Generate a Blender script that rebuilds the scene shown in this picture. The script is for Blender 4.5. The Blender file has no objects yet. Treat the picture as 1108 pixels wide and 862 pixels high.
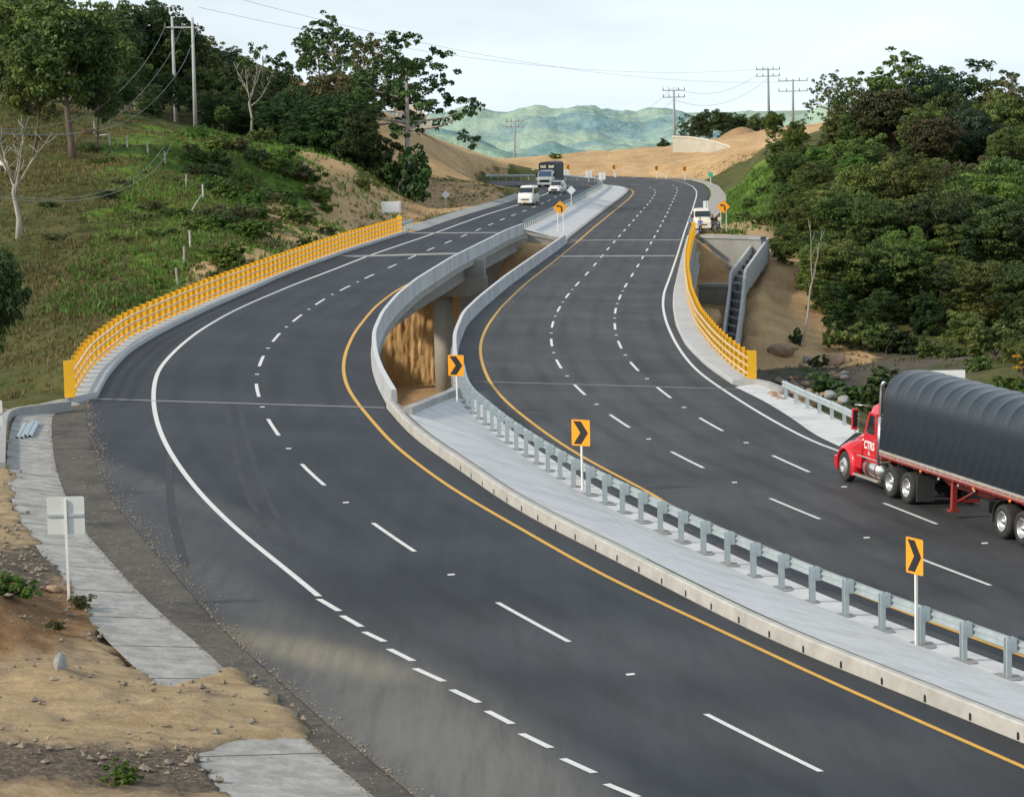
import bpy, bmesh, math, random
import numpy as np
from mathutils import Vector, Matrix
rng = np.random.default_rng(7); random.seed(7)
S = bpy.context.scene; COL = S.collection; D = bpy.data
PI = math.pi; rad = math.radians
# ------------------------------------------------------------------ camera
W0, H0, F0 = 1108.0, 862.0, 2923.0
PITCH, ROLL, CZ = rad(6.2955), rad(1.2), 13.0
_cp, _sp, _cr, _sr = math.cos(PITCH), math.sin(PITCH), math.cos(ROLL), math.sin(ROLL)
CF = np.array([0, _cp, -_sp]); _R0 = np.array([1., 0, 0]); _U0 = np.array([0, _sp, _cp])
CR = _cr*_R0 - _sr*_U0; CU = _sr*_R0 + _cr*_U0
cam = D.cameras.new('camera'); cam.sensor_width = 36; cam.lens = 36*F0/W0
cam.clip_start = 1; cam.clip_end = 20000
co = D.objects.new('camera', cam); COL.objects.link(co)
M = Matrix.Identity(4)
for i in range(3):
    M[i][0] = CR[i]; M[i][1] = CU[i]; M[i][2] = -CF[i]
M[2][3] = CZ
co.matrix_world = M; S.camera = co
def ray(px, py):
    return CF + (px-554)/F0*CR - (py-431)/F0*CU
# the two carriageways lie on gently banked planes
def ZL(x, y): return 0.864 - 0.063*x
def ZR(x, y): return -0.082 - 0.039*x
def onplane(pts, a, c, h=0.0):
    out = []
    for px, py in pts:
        d = ray(px, py); t = (c + h - CZ)/(d[2] - a*d[0])
        out.append((d[0]*t, d[1]*t))
    return np.array(out)
def onL(pts, h=0.0): return onplane(pts, -0.063, 0.864, h)
def onR(pts, h=0.0): return onplane(pts, -0.039, -0.082, h)
def at(px, py, y):
    d = ray(px, py); t = y/d[1]
    return np.array([d[0]*t, y, CZ + d[2]*t])
def resample(c, step=2.0, smooth=0):
    c = np.asarray(c, float)
    s = np.r_[0, np.cumsum(np.linalg.norm(np.diff(c, axis=0), axis=1))]
    n = max(2, int(round(s[-1]/step))+1); q = np.linspace(0, s[-1], n)
    r = np.stack([np.interp(q, s, c[:, k]) for k in range(c.shape[1])], 1)
    for _ in range(smooth):
        r[1:-1] = .25*r[:-2] + .5*r[1:-1] + .25*r[2:]
    return r
def curve(pts, step=2.0, smooth=12): return resample(pts, step, smooth)
def arclen(c): return np.r_[0, np.cumsum(np.linalg.norm(np.diff(c[:, :2], axis=0), axis=1))]
def tangents(c):
    t = np.gradient(c[:, :2], axis=0); t /= np.linalg.norm(t, axis=1)[:, None]+1e-9
    return t
def offset(c, l):
    t = tangents(c); return c[:, :2] + l*np.stack([-t[:, 1], t[:, 0]], 1)
def extend(c, d0=0, d1=0):
    c = np.asarray(c, float); out = [c]
    if d0:
        v = c[0]-c[3]; v /= np.linalg.norm(v); out.insert(0, (c[0]+v*d0)[None])
    if d1:
        v = c[-1]-c[-4]; v /= np.linalg.norm(v); out.append((c[-1]+v*d1)[None])
    return np.concatenate(out)
def point_at(c, s):
    a = arclen(c); return np.array([np.interp(s, a, c[:, k]) for k in range(c.shape[1])])
def cut(c, s0, s1, step=None):
    a = arclen(c); ss = [s0]+[v for v in a if s0 < v < s1]+[s1]
    return np.array([[np.interp(s, a, c[:, k]) for k in range(c.shape[1])] for s in ss])
def nearest_s(c, p):
    a = arclen(c); p = np.asarray(p)[:2]; best = (1e9, 0)
    for i in range(len(c)-1):
        d = c[i+1, :2]-c[i, :2]; t = float(np.clip(np.dot(p-c[i, :2], d)/(d@d+1e-12), 0, 1)); e = np.linalg.norm(p-c[i, :2]-t*d)
        if e < best[0]: best = (e, a[i]+t*(a[i+1]-a[i]))
    return best[1]
def heading(c, s):
    a = point_at(c, max(0, s-1)); b = point_at(c, s+1); return math.atan2(b[1]-a[1], b[0]-a[0])

# ------------------------------------------------------------------ materials
MATS = {}
def nn(nt, t, **kw):
    n = nt.nodes.new(t)
    for k, v in kw.items():
        if k in n.inputs.keys(): n.inputs[k].default_value = v
        else: setattr(n, k, v)
    return n
def mat(name, c1, c2=None, scale=3.0, rough=.7, metal=0.0, bump=0.0, bscale=None, detail=6, c3=None, scale3=.3, spec=.5, stretch=None, coat=0):
    if name in MATS: return MATS[name]
    m = D.materials.new(name); m.use_nodes = True; nt = m.node_tree; b = nt.nodes['Principled BSDF']; L = nt.links.new
    b.inputs['Roughness'].default_value = rough; b.inputs['Metallic'].default_value = metal
    b.inputs['Specular IOR Level'].default_value = spec; b.inputs['Coat Weight'].default_value = coat
    c4 = lambda c: (c[0], c[1], c[2], 1)
    b.inputs['Base Color'].default_value = c4(c1)
    tc = nn(nt, 'ShaderNodeTexCoord'); src = tc.outputs['Object']
    if stretch:
        mp = nn(nt, 'ShaderNodeMapping'); mp.inputs['Scale'].default_value = stretch; L(src, mp.inputs[0]); src = mp.outputs[0]
    if c2 is not None:
        n = nn(nt, 'ShaderNodeTexNoise', Scale=scale, Detail=detail, Roughness=.65); L(src, n.inputs['Vector'])
        r = nn(nt, 'ShaderNodeMapRange'); r.inputs[1].default_value = .33; r.inputs[2].default_value = .67; L(n.outputs[0], r.inputs[0])
        mx = nn(nt, 'ShaderNodeMix', data_type='RGBA'); mx.inputs[6].default_value = c4(c1); mx.inputs[7].default_value = c4(c2)
        L(r.outputs[0], mx.inputs[0]); out = mx.outputs[2]
        if c3 is not None:
            n3 = nn(nt, 'ShaderNodeTexNoise', Scale=scale3, Detail=4, Roughness=.6); L(src, n3.inputs['Vector'])
            r3 = nn(nt, 'ShaderNodeMapRange'); r3.inputs[1].default_value = .45; r3.inputs[2].default_value = .7; L(n3.outputs[0], r3.inputs[0])
            m3 = nn(nt, 'ShaderNodeMix', data_type='RGBA'); L(out, m3.inputs[6]); m3.inputs[7].default_value = c4(c3); L(r3.outputs[0], m3.inputs[0]); out = m3.outputs[2]
        L(out, b.inputs['Base Color'])
    if bump:
        n2 = nn(nt, 'ShaderNodeTexNoise', Scale=bscale or scale*4, Detail=8, Roughness=.7); L(src, n2.inputs['Vector'])
        bp_ = nn(nt, 'ShaderNodeBump', Strength=min(1, bump), Distance=max(.02, bump*.1)); L(n2.outputs[0], bp_.inputs['Height']); L(bp_.outputs[0], b.inputs['Normal'])
    MATS[name] = m; return m
def leafmat(name, dark, light, trans=.25, hue=.04):
    if name in MATS: return MATS[name]
    m = D.materials.new(name); m.use_nodes = True; nt = m.node_tree; b = nt.nodes['Principled BSDF']; L = nt.links.new
    at_ = nn(nt, 'ShaderNodeAttribute', attribute_name='tone'); oi = nn(nt, 'ShaderNodeObjectInfo')
    mx = nn(nt, 'ShaderNodeMix', data_type='RGBA'); mx.inputs[6].default_value = (*dark, 1); mx.inputs[7].default_value = (*light, 1)
    L(at_.outputs['Fac'], mx.inputs[0])
    hs = nn(nt, 'ShaderNodeHueSaturation'); mr = nn(nt, 'ShaderNodeMapRange'); mr.inputs[3].default_value = .5-hue; mr.inputs[4].default_value = .5+hue*.6
    L(oi.outputs['Random'], mr.inputs[0]); L(mr.outputs[0], hs.inputs['Hue'])
    mr2 = nn(nt, 'ShaderNodeMapRange'); mr2.inputs[3].default_value = .75; mr2.inputs[4].default_value = 1.3
    ml = nn(nt, 'ShaderNodeMath', operation='MULTIPLY'); ml.inputs[1].default_value = 7.13; L(oi.outputs['Random'], ml.inputs[0])
    fr = nn(nt, 'ShaderNodeMath', operation='FRACT'); L(ml.outputs[0], fr.inputs[0]); L(fr.outputs[0], mr2.inputs[0]); L(mr2.outputs[0], hs.inputs['Value'])
    L(mx.outputs[2], hs.inputs['Color']); L(hs.outputs[0], b.inputs['Base Color'])
    b.inputs['Roughness'].default_value = .55; b.inputs['Specular IOR Level'].default_value = .3
    tr = nn(nt, 'ShaderNodeBsdfTranslucent'); L(hs.outputs[0], tr.inputs[0])
    ms = nn(nt, 'ShaderNodeMixShader'); ms.inputs[0].default_value = trans; L(b.outputs[0], ms.inputs[1]); L(tr.outputs[0], ms.inputs[2])
    L(ms.outputs[0], nt.nodes['Material Output'].inputs[0]); MATS[name] = m; return m

# ------------------------------------------------------------------ objects
def tag(o, label=None, cat=None, group=None, kind=None):
    if label: o['label'] = label
    if cat: o['category'] = cat
    if group: o['group'] = group
    if kind: o['kind'] = kind
    return o
def thing(name, label, cat, loc=(0, 0, 0), rz=0, group=None, mtx=None):
    o = D.objects.new(name, None); COL.objects.link(o); o.empty_display_size = .3
    if mtx is not None: o.matrix_world = mtx
    else: o.location = Vector([float(v) for v in loc]); o.rotation_euler = (0, 0, rz)
    return tag(o, label, cat, group)
def mesh_obj(name, vs, fs, m, parent=None, smooth=False):
    me = D.meshes.new(name); me.from_pydata([tuple(map(float, v)) for v in vs], [], fs)
    me.materials.append(m)
    if smooth: me.polygons.foreach_set('use_smooth', [True]*len(me.polygons))
    o = D.objects.new(name, me); COL.objects.link(o)
    if parent: o.parent = parent
    return o
class MB:
    """collects primitive shapes for one mesh object"""
    def __init__(s): s.v = []; s.f = []; s.sm = []
    def add(s, vs, fs, sm=False):
        k = len(s.v); s.v += [tuple(map(float, v)) for v in vs]; s.f += [tuple(i+k for i in f) for f in fs]; s.sm += [sm]*len(fs); return s
    def box(s, x0, x1, y0, y1, z0, z1, tf=None):
        v = [(x, y, z) for x in (x0, x1) for y in (y0, y1) for z in (z0, z1)]
        if tf: v = [tf(*p) for p in v]
        return s.add(v, [(0, 1, 3, 2), (4, 6, 7, 5), (0, 4, 5, 1), (2, 3, 7, 6), (0, 2, 6, 4), (1, 5, 7, 3)])
    def tube(s, pts, r, n=8, cap=True):
        pts = [Vector(p) for p in pts]; rr = [float(q) for q in r] if isinstance(r, (list, tuple)) else [float(r)]*len(pts); vs = []; fs = []
        for i, p in enumerate(pts):
            t = (pts[min(i+1, len(pts)-1)]-pts[max(i-1, 0)]).normalized()
            a = t.orthogonal().normalized() if i == 0 else (a - t*a.dot(t)).normalized()
            b = t.cross(a)
            for k in range(n):
                g = 2*PI*k/n; vs.append(p + rr[i]*(math.cos(g)*a + math.sin(g)*b))
        for i in range(len(pts)-1):
            for k in range(n): fs.append((i*n+k, i*n+(k+1) % n, (i+1)*n+(k+1) % n, (i+1)*n+k))
        if cap: fs += [tuple(range(n-1, -1, -1)), tuple((len(pts)-1)*n+k for k in range(n))]
        return s.add(vs, fs, True)
    def prism(s, poly, axis, a, b, tf=None):
        """poly in the plane normal to axis ('x': (y,z), 'y': (x,z), 'z': (x,y))"""
        def P(u, w, t): return {'x': (t, u, w), 'y': (u, t, w), 'z': (u, w, t)}[axis]
        n = len(poly); vs = [P(u, w, a) for u, w in poly]+[P(u, w, b) for u, w in poly]
        if tf: vs = [tf(*p) for p in vs]
        return s.add(vs, [tuple(range(n)), tuple(range(2*n-1, n-1, -1))]+[(i, i+n, (i+1) % n+n, (i+1) % n) for i in range(n)])
    def lathe(s, prof, c, axis='y', n=24):
        """prof: (offset along axis, radius)"""
        vs = []; fs = []
        for o_, r in prof:
            for k in range(n):
                g = 2*PI*k/n; u, w = r*math.cos(g), r*math.sin(g)
                vs.append({'y': (c[0]+u, c[1]+o_, c[2]+w), 'z': (c[0]+u, c[1]+w, c[2]+o_), 'x': (c[0]+o_, c[1]+u, c[2]+w)}[axis])
        for i in range(len(prof)-1):
            for k in range(n): fs.append((i*n+k, i*n+(k+1) % n, (i+1)*n+(k+1) % n, (i+1)*n+k))
        return s.add(vs, fs, True)
    def build(s, name, m, parent=None, bevel=0, smooth=None):
        me = D.meshes.new(name); me.from_pydata(s.v, [], s.f); me.materials.append(m)
        me.polygons.foreach_set('use_smooth', s.sm if smooth is None else [smooth]*len(me.polygons))
        bm = bmesh.new(); bm.from_mesh(me); bmesh.ops.recalc_face_normals(bm, faces=bm.faces)
        bm.to_mesh(me); bm.free()
        o = D.objects.new(name, me); COL.objects.link(o)
        if parent: o.parent = parent
        if bevel:
            md = o.modifiers.new('bevel', 'BEVEL'); md.width = bevel; md.segments = 2; md.limit_method = 'ANGLE'; md.angle_limit = rad(40)
        return o
def sweep(mb, c, section, zf, closed=True, z_at_centre=False, smooth=False):
    """extrude a (lateral, height) section along a plan curve; lateral + is to the left of travel"""
    c = np.asarray(c); t = tangents(c); n = np.stack([-t[:, 1], t[:, 0]], 1); k = len(section); vs = []
    for i, p in enumerate(c):
        zc = zf(p[0], p[1])
        for l, h in section:
            q = p[:2]+l*n[i]; vs.append((q[0], q[1], (zc if z_at_centre else zf(q[0], q[1]))+h))
    fs = []
    m = k if closed else k-1
    for i in range(len(c)-1):
        for j in range(m): fs.append((i*k+j, i*k+(j+1) % k, (i+1)*k+(j+1) % k, (i+1)*k+j))
    if closed: fs += [tuple(range(k)), tuple((len(c)-1)*k+j for j in range(k-1, -1, -1))]
    return mb.add(vs, fs, smooth)
def sheet(name, polyxy, zf, dz, m, parent=None, kind='structure', thick=0):
    """a flat sheet on a banked plane from its plan outline"""
    from mathutils.geometry import delaunay_2d_cdt
    P = [Vector((float(p[0]), float(p[1]))) for p in polyxy]; P = [p for i, p in enumerate(P) if (p-P[i-1]).length > .02]
    vv, _e, ff, *_r = delaunay_2d_cdt(P, [], [list(range(len(P)))], 1, 1e-4)
    bm = bmesh.new(); vs = [bm.verts.new((v.x, v.y, zf(v.x, v.y)+dz)) for v in vv]
    for f in ff: bm.faces.new([vs[i] for i in f])
    if thick:
        r = bmesh.ops.extrude_face_region(bm, geom=bm.faces[:])
        for v in [g for g in r['geom'] if isinstance(g, bmesh.types.BMVert)]: v.co.z -= thick
    bmesh.ops.recalc_face_normals(bm, faces=bm.faces)
    if not thick:
        for f in bm.faces:
            if f.normal.z < 0: f.normal_flip()
    me = D.meshes.new(name); bm.to_mesh(me); bm.free(); me.materials.append(m)
    o = D.objects.new(name, me); COL.objects.link(o)
    if parent: o.parent = parent
    elif kind: o['kind'] = kind
    return o
def loft(name, c0, z0, c1, z1, m, parent=None, kind='structure', n=60, rows=4, noise=0):
    a = resample(c0, 1, 0); b = resample(c1, 1, 0)
    def rs(c):
        s = arclen(c); q = np.linspace(0, s[-1], n); return np.stack([np.interp(q, s, c[:, 0]), np.interp(q, s, c[:, 1])], 1)
    a = rs(a); b = rs(b); vs = []; fs = []
    for i in range(n):
        for j in range(rows+1):
            t = j/rows; p = a[i]*(1-t)+b[i]*t
            vs.append((p[0], p[1], z0(*a[i])*(1-t)+z1(*b[i])*t))
    for i in range(n-1):
        for j in range(rows): fs.append((i*(rows+1)+j, i*(rows+1)+j+1, (i+1)*(rows+1)+j+1, (i+1)*(rows+1)+j))
    o = mesh_obj(name, vs, fs, m, parent)
    if not parent and kind: o['kind'] = kind
    return o
def dup(root, loc=None, rz=None, scale=None, label=None, group=None):
    r = root.copy(); COL.objects.link(r)
    if loc is not None: r.location = Vector([float(v) for v in loc])
    if rz is not None: r.rotation_euler = (0, 0, rz)
    if scale is not None: r.scale = scale if hasattr(scale, '__len__') else (scale,)*3
    if label: r['label'] = label
    if group: r['group'] = group
    for ch in list(root.children):
        c = ch.copy(); COL.objects.link(c); c.parent = r
        for g in list(ch.children):
            d = g.copy(); COL.objects.link(d); d.parent = c
    return r
def pip(px, py, poly):
    """points in polygon, vectorised"""
    poly = np.asarray(poly); ins = np.zeros(px.shape, bool); n = len(poly)
    for i in range(n):
        x1, y1 = poly[i]; x2, y2 = poly[(i+1) % n]
        if y1 == y2: continue
        c = ((y1 > py) != (y2 > py)) & (px < (x2-x1)*(py-y1)/(y2-y1)+x1); ins ^= c
    return ins
def segdist(px, py, poly, closed=False):
    poly = np.asarray(poly); best = np.full(px.shape, 1e9); n = len(poly)
    for i in range(n if closed else n-1):
        x1, y1 = poly[i]; x2, y2 = poly[(i+1) % n]; dx, dy = x2-x1, y2-y1; L2 = dx*dx+dy*dy+1e-12
        t = np.clip(((px-x1)*dx+(py-y1)*dy)/L2, 0, 1); best = np.minimum(best, np.hypot(px-x1-t*dx, py-y1-t*dy))
    return best
def vnoise(x, y, s=1.0, seed=0, octv=4):
    """smooth value noise, about -1..1"""
    out = np.zeros_like(x, dtype=float); amp = 1.0; tot = 0
    for o in range(octv):
        g = np.random.default_rng(seed*17+o).random((64, 64))*2-1
        u = x*s+13.7*o; v = y*s+5.1*o; i = np.floor(u).astype(int); j = np.floor(v).astype(int); fu = u-i; fv = v-j
        fu = fu*fu*(3-2*fu); fv = fv*fv*(3-2*fv); i %= 64; j %= 64; i2 = (i+1) % 64; j2 = (j+1) % 64
        out += amp*((g[i, j]*(1-fu)+g[i2, j]*fu)*(1-fv)+(g[i, j2]*(1-fu)+g[i2, j2]*fu)*fv); tot += amp; amp *= .5; s *= 2.03
    return out/tot
# ------------------------------------------------------------------ plan curves of the road, from near to far
L_dash_starts = [(896,838.5),(761,772.5),(599.9,685.7),(523,645),(433.9,587.4),(392,558.6),(341.2,517.8),(320.4,497.6),(286,449.3),(275.1,412.6),(284.4,384.2),(301.6,360.8),(325,341.2),(351.3,323),(376.6,310.1),(402.6,297.6),(427.4,286.8),(448.6,276.9),(469.2,268.2),(486.6,261.2),(501.7,255.1),(514.7,249.7),(527.7,244.2),(538.6,239.6),(549.2,235.2),(558.3,231.7),(567.5,228.3),(575.6,224.9),(583.3,222.1),(600,214),(612,207.5),(617,203),(612,199.5),(600,197.3),(580,196.6),(545,196.8),(520,197.3)]
_q = onL(L_dash_starts); _v = _q[0]-_q[1]; _v /= np.linalg.norm(_v)
Lc = curve(extend(np.concatenate([[_q[0]+_v*40], _q]), 0, 30), 2, 5)                 # the line between the two left lanes
L_white_px = [(345,645),(300,608),(260,577),(235,553),(216,534),(196,508),(181,485),(171,462),(166,440),(166,420),(170,402),(180,389),(195,374),(216,357.5),(242,342),(262,332),(280,324),(320.6,307),(355,294),(387,281.5),(399,276.7),(432.8,265.2),(458.6,256.5),(480,248.8),(500,241.4),(527.7,231.7),(565,220.3),(583.5,212.6),(592,209.5),(596,206.5),(594,203.8),(585,202),(560,201.5),(525,202)]
Lw = curve(onL(L_white_px), 1.5, 5)
L_yel_px = [(1108,830),(1024,793),(929.6,751),(900,739),(828,705.5),(790,686),(713.4,652.2),(647.5,620),(611,600),(562.5,571),(516.6,545.9),(478.3,521.7),(440,493),(424,480),(390.8,441.5),(377,422.8),(371.8,406.6),(371.2,393.6),(374.5,379),(383.5,359.5),(398.9,340),(407,331),(426.8,315.6),(444.7,305.5)]
Ly0 = onL(L_yel_px)
R1_px = [(1078,635),(1000,607),(883,560),(827.1,537.8),(757.8,505.1),(722.3,487.8),(679.9,462.4),(658.2,448.5),(632.8,427.8),(620.6,416.6),(606.8,398.8),(600.8,389.3),(597,375.2),(595.8,367.9),(596.2,355.7),(598.2,348.7),(601.9,338.7),(605.5,332.5),(614.4,318.7),(625.4,306.4),(635.2,296),(643.6,286.4),(651.2,277.5),(657.7,269.3),(663.9,262.5),(669.6,256.3),(674.8,250.2),(679.3,245.3),(683.4,240.9),(687.5,236),(690.7,232.3),(697.5,225),(703,218.5),(707.5,212.5),(709.5,207.5),(706.5,203.5),(700,201.4),(686,199.8),(670,198.3),(655,197.5)]
Rc = curve(extend(onR(R1_px), 40, 0), 2, 8)
R2_px = [(1003,562),(943,540),(873.3,510),(833.5,492.4),(780,465.8),(754,452),(722.1,427.8),(709.1,418.3),(688.3,399.6),(679.4,390.2),(672.3,376.7),(667.4,368.2),(665.3,355.7),(664.8,348.7),(665,337.7),(666.9,331.2),(671.9,318.2),(679.1,305.2),(686,294.5),(693,283),(699,272),(705,262),(711,251.5),(717,240),(722.5,229.5),(727,219.5),(731,211),(733.3,205.5),(731,201.5),(722,199),(707,197),(690,195.6),(655,194.6)]
R2 = curve(extend(onR(R2_px), 40, 0), 2, 8)
R_yel_px = [(720,541),(690,525.5),(657,509.7),(623.8,491),(598,474.4),(567.6,451.5),(547,435),(530.6,415.7),(521.7,395),(519,380),(520,368.8),(526.8,352.8),(541.5,332.8),(568,307.4),(600,282.5),(621.6,264.7),(640,248.3),(655,236),(671,223),(681.8,214),(685.8,208.4),(683.4,205.2),(674.5,203),(655,200.6)]
R_wh_px = [(905,489.5),(880,478.6),(843,459.2),(811,440.4),(779.5,419.6),(757,404.5),(742.4,388.5),(731,371.5),(721.3,350.4),(717,332.5),(718.2,317),(724.7,300),(733,275.8),(741,249.8),(749.2,227),(753.6,212.5),(753.6,206.5),(749.2,201.5),(739.4,197.3),(726.4,195),(703.7,193.3),(655,191.9)]
Ry = curve(extend(onR(R_yel_px), 0, 0), 1.5, 4); Rw = curve(onR(R_wh_px), 1.5, 4)
# guardrail line in the median (post bases)
G_px = [(1090.3,732.3),(1034.3,711),(985.4,692.6),(941.2,676),(900.7,660.2),(863,644),(828,628.9),(796.5,615.2),(769.2,601.6),(743.5,589.5),(720,578.4),(699.8,567.4),(678.2,556.4),(660.2,547.3),(640.3,537.5),(624,528.2),(609.5,519.5),(594.8,510.9),(584.4,502.9),(572,495.3),(561.2,487.7),(551.5,480.8),(542.8,474.3),(534,467),(526.6,460),(520,454),(508,444.4),(502,437),(499,428),(497.2,420),(496.6,414)]
Gm = curve(extend(onR(G_px, .1), 14, 0), 1.5, 4)
_t = Gm[0]-Gm[6]; _t /= np.linalg.norm(_t)
# extend the right carriageway's yellow line back along the guardrail
_gy = offset(Gm, -1.9); _gy = _gy[_gy[:, 1] < Ry[0, 1]-3]
Ry = curve(np.concatenate([_gy, Ry]), 1.5, 6)
_rwback = offset(R2, -3.8); _rwback = _rwback[_rwback[:, 1] < Rw[0, 1]-4]
Rw = curve(np.concatenate([_rwback, Rw]), 1.5, 6)
# the left carriageway's yellow line: seen up to the parapet, then parallel to the lane line
_s = nearest_s(Lc, Ly0[-1]); _a = arclen(Lc); _off = offset(Lc, -3.75); _far = _off[_a > _s+8]
Ly = curve(np.concatenate([extend(Ly0[::1], 20, 0), _far]), 1.5, 6)
# kerb, parapets, walkways
K_px = [(1108,803.6),(1038,775.6),(968,745.8),(898,719.5),(828,689.7),(740,645),(654.4,600),(593,570),(542,540.8),(503.8,512.7),(465.5,487),(440,466.8),(426,450),(418,441)]
Kb = curve(extend(onL(K_px), 20, 0), 1.5, 4)
LP_px = [(426,421.5),(412,398),(405.4,379.5),(404,358),(413.4,336.8),(429.4,318),(450.8,300.7),(488,278),(517.5,263.4),(546.9,248.7),(565.5,241.8)]
LPar = curve(onL(LP_px, .82), 1.5, 4)                                 # left bridge, median-side parapet
LS_in = curve(onL([(105.8,429.6),(117,407),(139,382),(172.6,361.4),(222.7,336.4),(280,311),(299.7,301.5),(339.4,286),(379,271.7),(418.9,259),(441.7,251.9)]), 1.5, 4)
LS_out = curve(onL([(75.7,430),(94.6,399),(133.6,367),(178,346),(222.7,326),(280,303.5),(299.7,296),(339,281),(379,267),(432.8,250.3)], .2), 1.5, 4)
RP_px = [(496,405),(492.5,380),(492,360),(501.5,336.8),(520,319.4),(546.9,298),(573.6,279.4),(589.6,268.7),(611,254)]
RPar = curve(onR(RP_px, .82), 1.5, 4)
RS_in = curve(onR([(792.3,415.7),(764.2,396.5),(741.3,373.6),(731,352),(727.8,332.5),(728.6,317.9),(732.7,300),(738,277),(743.5,257)]), 1.5, 4)
RS_out = curve(onR([(814,411.5),(792.3,395.5),(774.4,378),(756.6,355),(747.6,332),(743.8,307),(743.8,286.8),(747.5,268),(750.5,256)], .2), 1.5, 4)
# left guardrail beyond the bridge (median side), far road edges
LG = curve(onL([(565.5,249),(583,240.5),(602,231),(620.7,221),(639.2,210.5),(649.5,204.2),(652.5,201),(650,198.7),(643,197),(630,196),(606.7,195.3),(580,195.2),(525,195.5)]), 1.5, 4)
RK = curve(onR([(613,260.5),(630,247),(646.9,233.8),(660,223.5),(671,215.5),(679.3,208.7),(680.3,205.8),(676,203.2),(668,201.9),(655,200.9),(650,200.5)]), 1.5, 3)
REdgeFar = onR([(743.5,257),(750,240),(758,226),(764,218),(767,211.5),(766,205.5),(760.6,200.3),(744.3,195.6),(720,193),(687.5,191.3),(655,190.6)])
# asphalt outlines (plan polygons)
A_left_near = onL([(94,434),(93,456),(99,484),(111,523),(131,553.6),(156,584),(189,620),(217,656.6),(250,690),(300,735),(350,780),(400,822),(450,862)])
A_left_near = curve(extend(A_left_near, 0, 16), 1.5, 3)[::-1]          # near to far
C_in = curve(extend(onL([(88,437.5),(56.5,445),(55.7,470),(59,500.7),(69.6,534),(92,576),(117,603.7),(133.6,623),(170,660),(219.5,700.8),(248,728),(271.5,748),(300,774),(350,815),(405,862)]), 0, 16), 1.2, 2)[::-1]
C_out = curve(extend(onL([(68,434.5),(35,441),(17.6,451),(11.7,466),(7.6,492),(7,515),(10,540),(22,570),(42,601),(64,631.5),(81,656.6),(98,679),(124,708),(150,731),(175,753),(196,795),(208,830),(250,885)]), 0, 16), 1.2, 2)[::-1]
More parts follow.
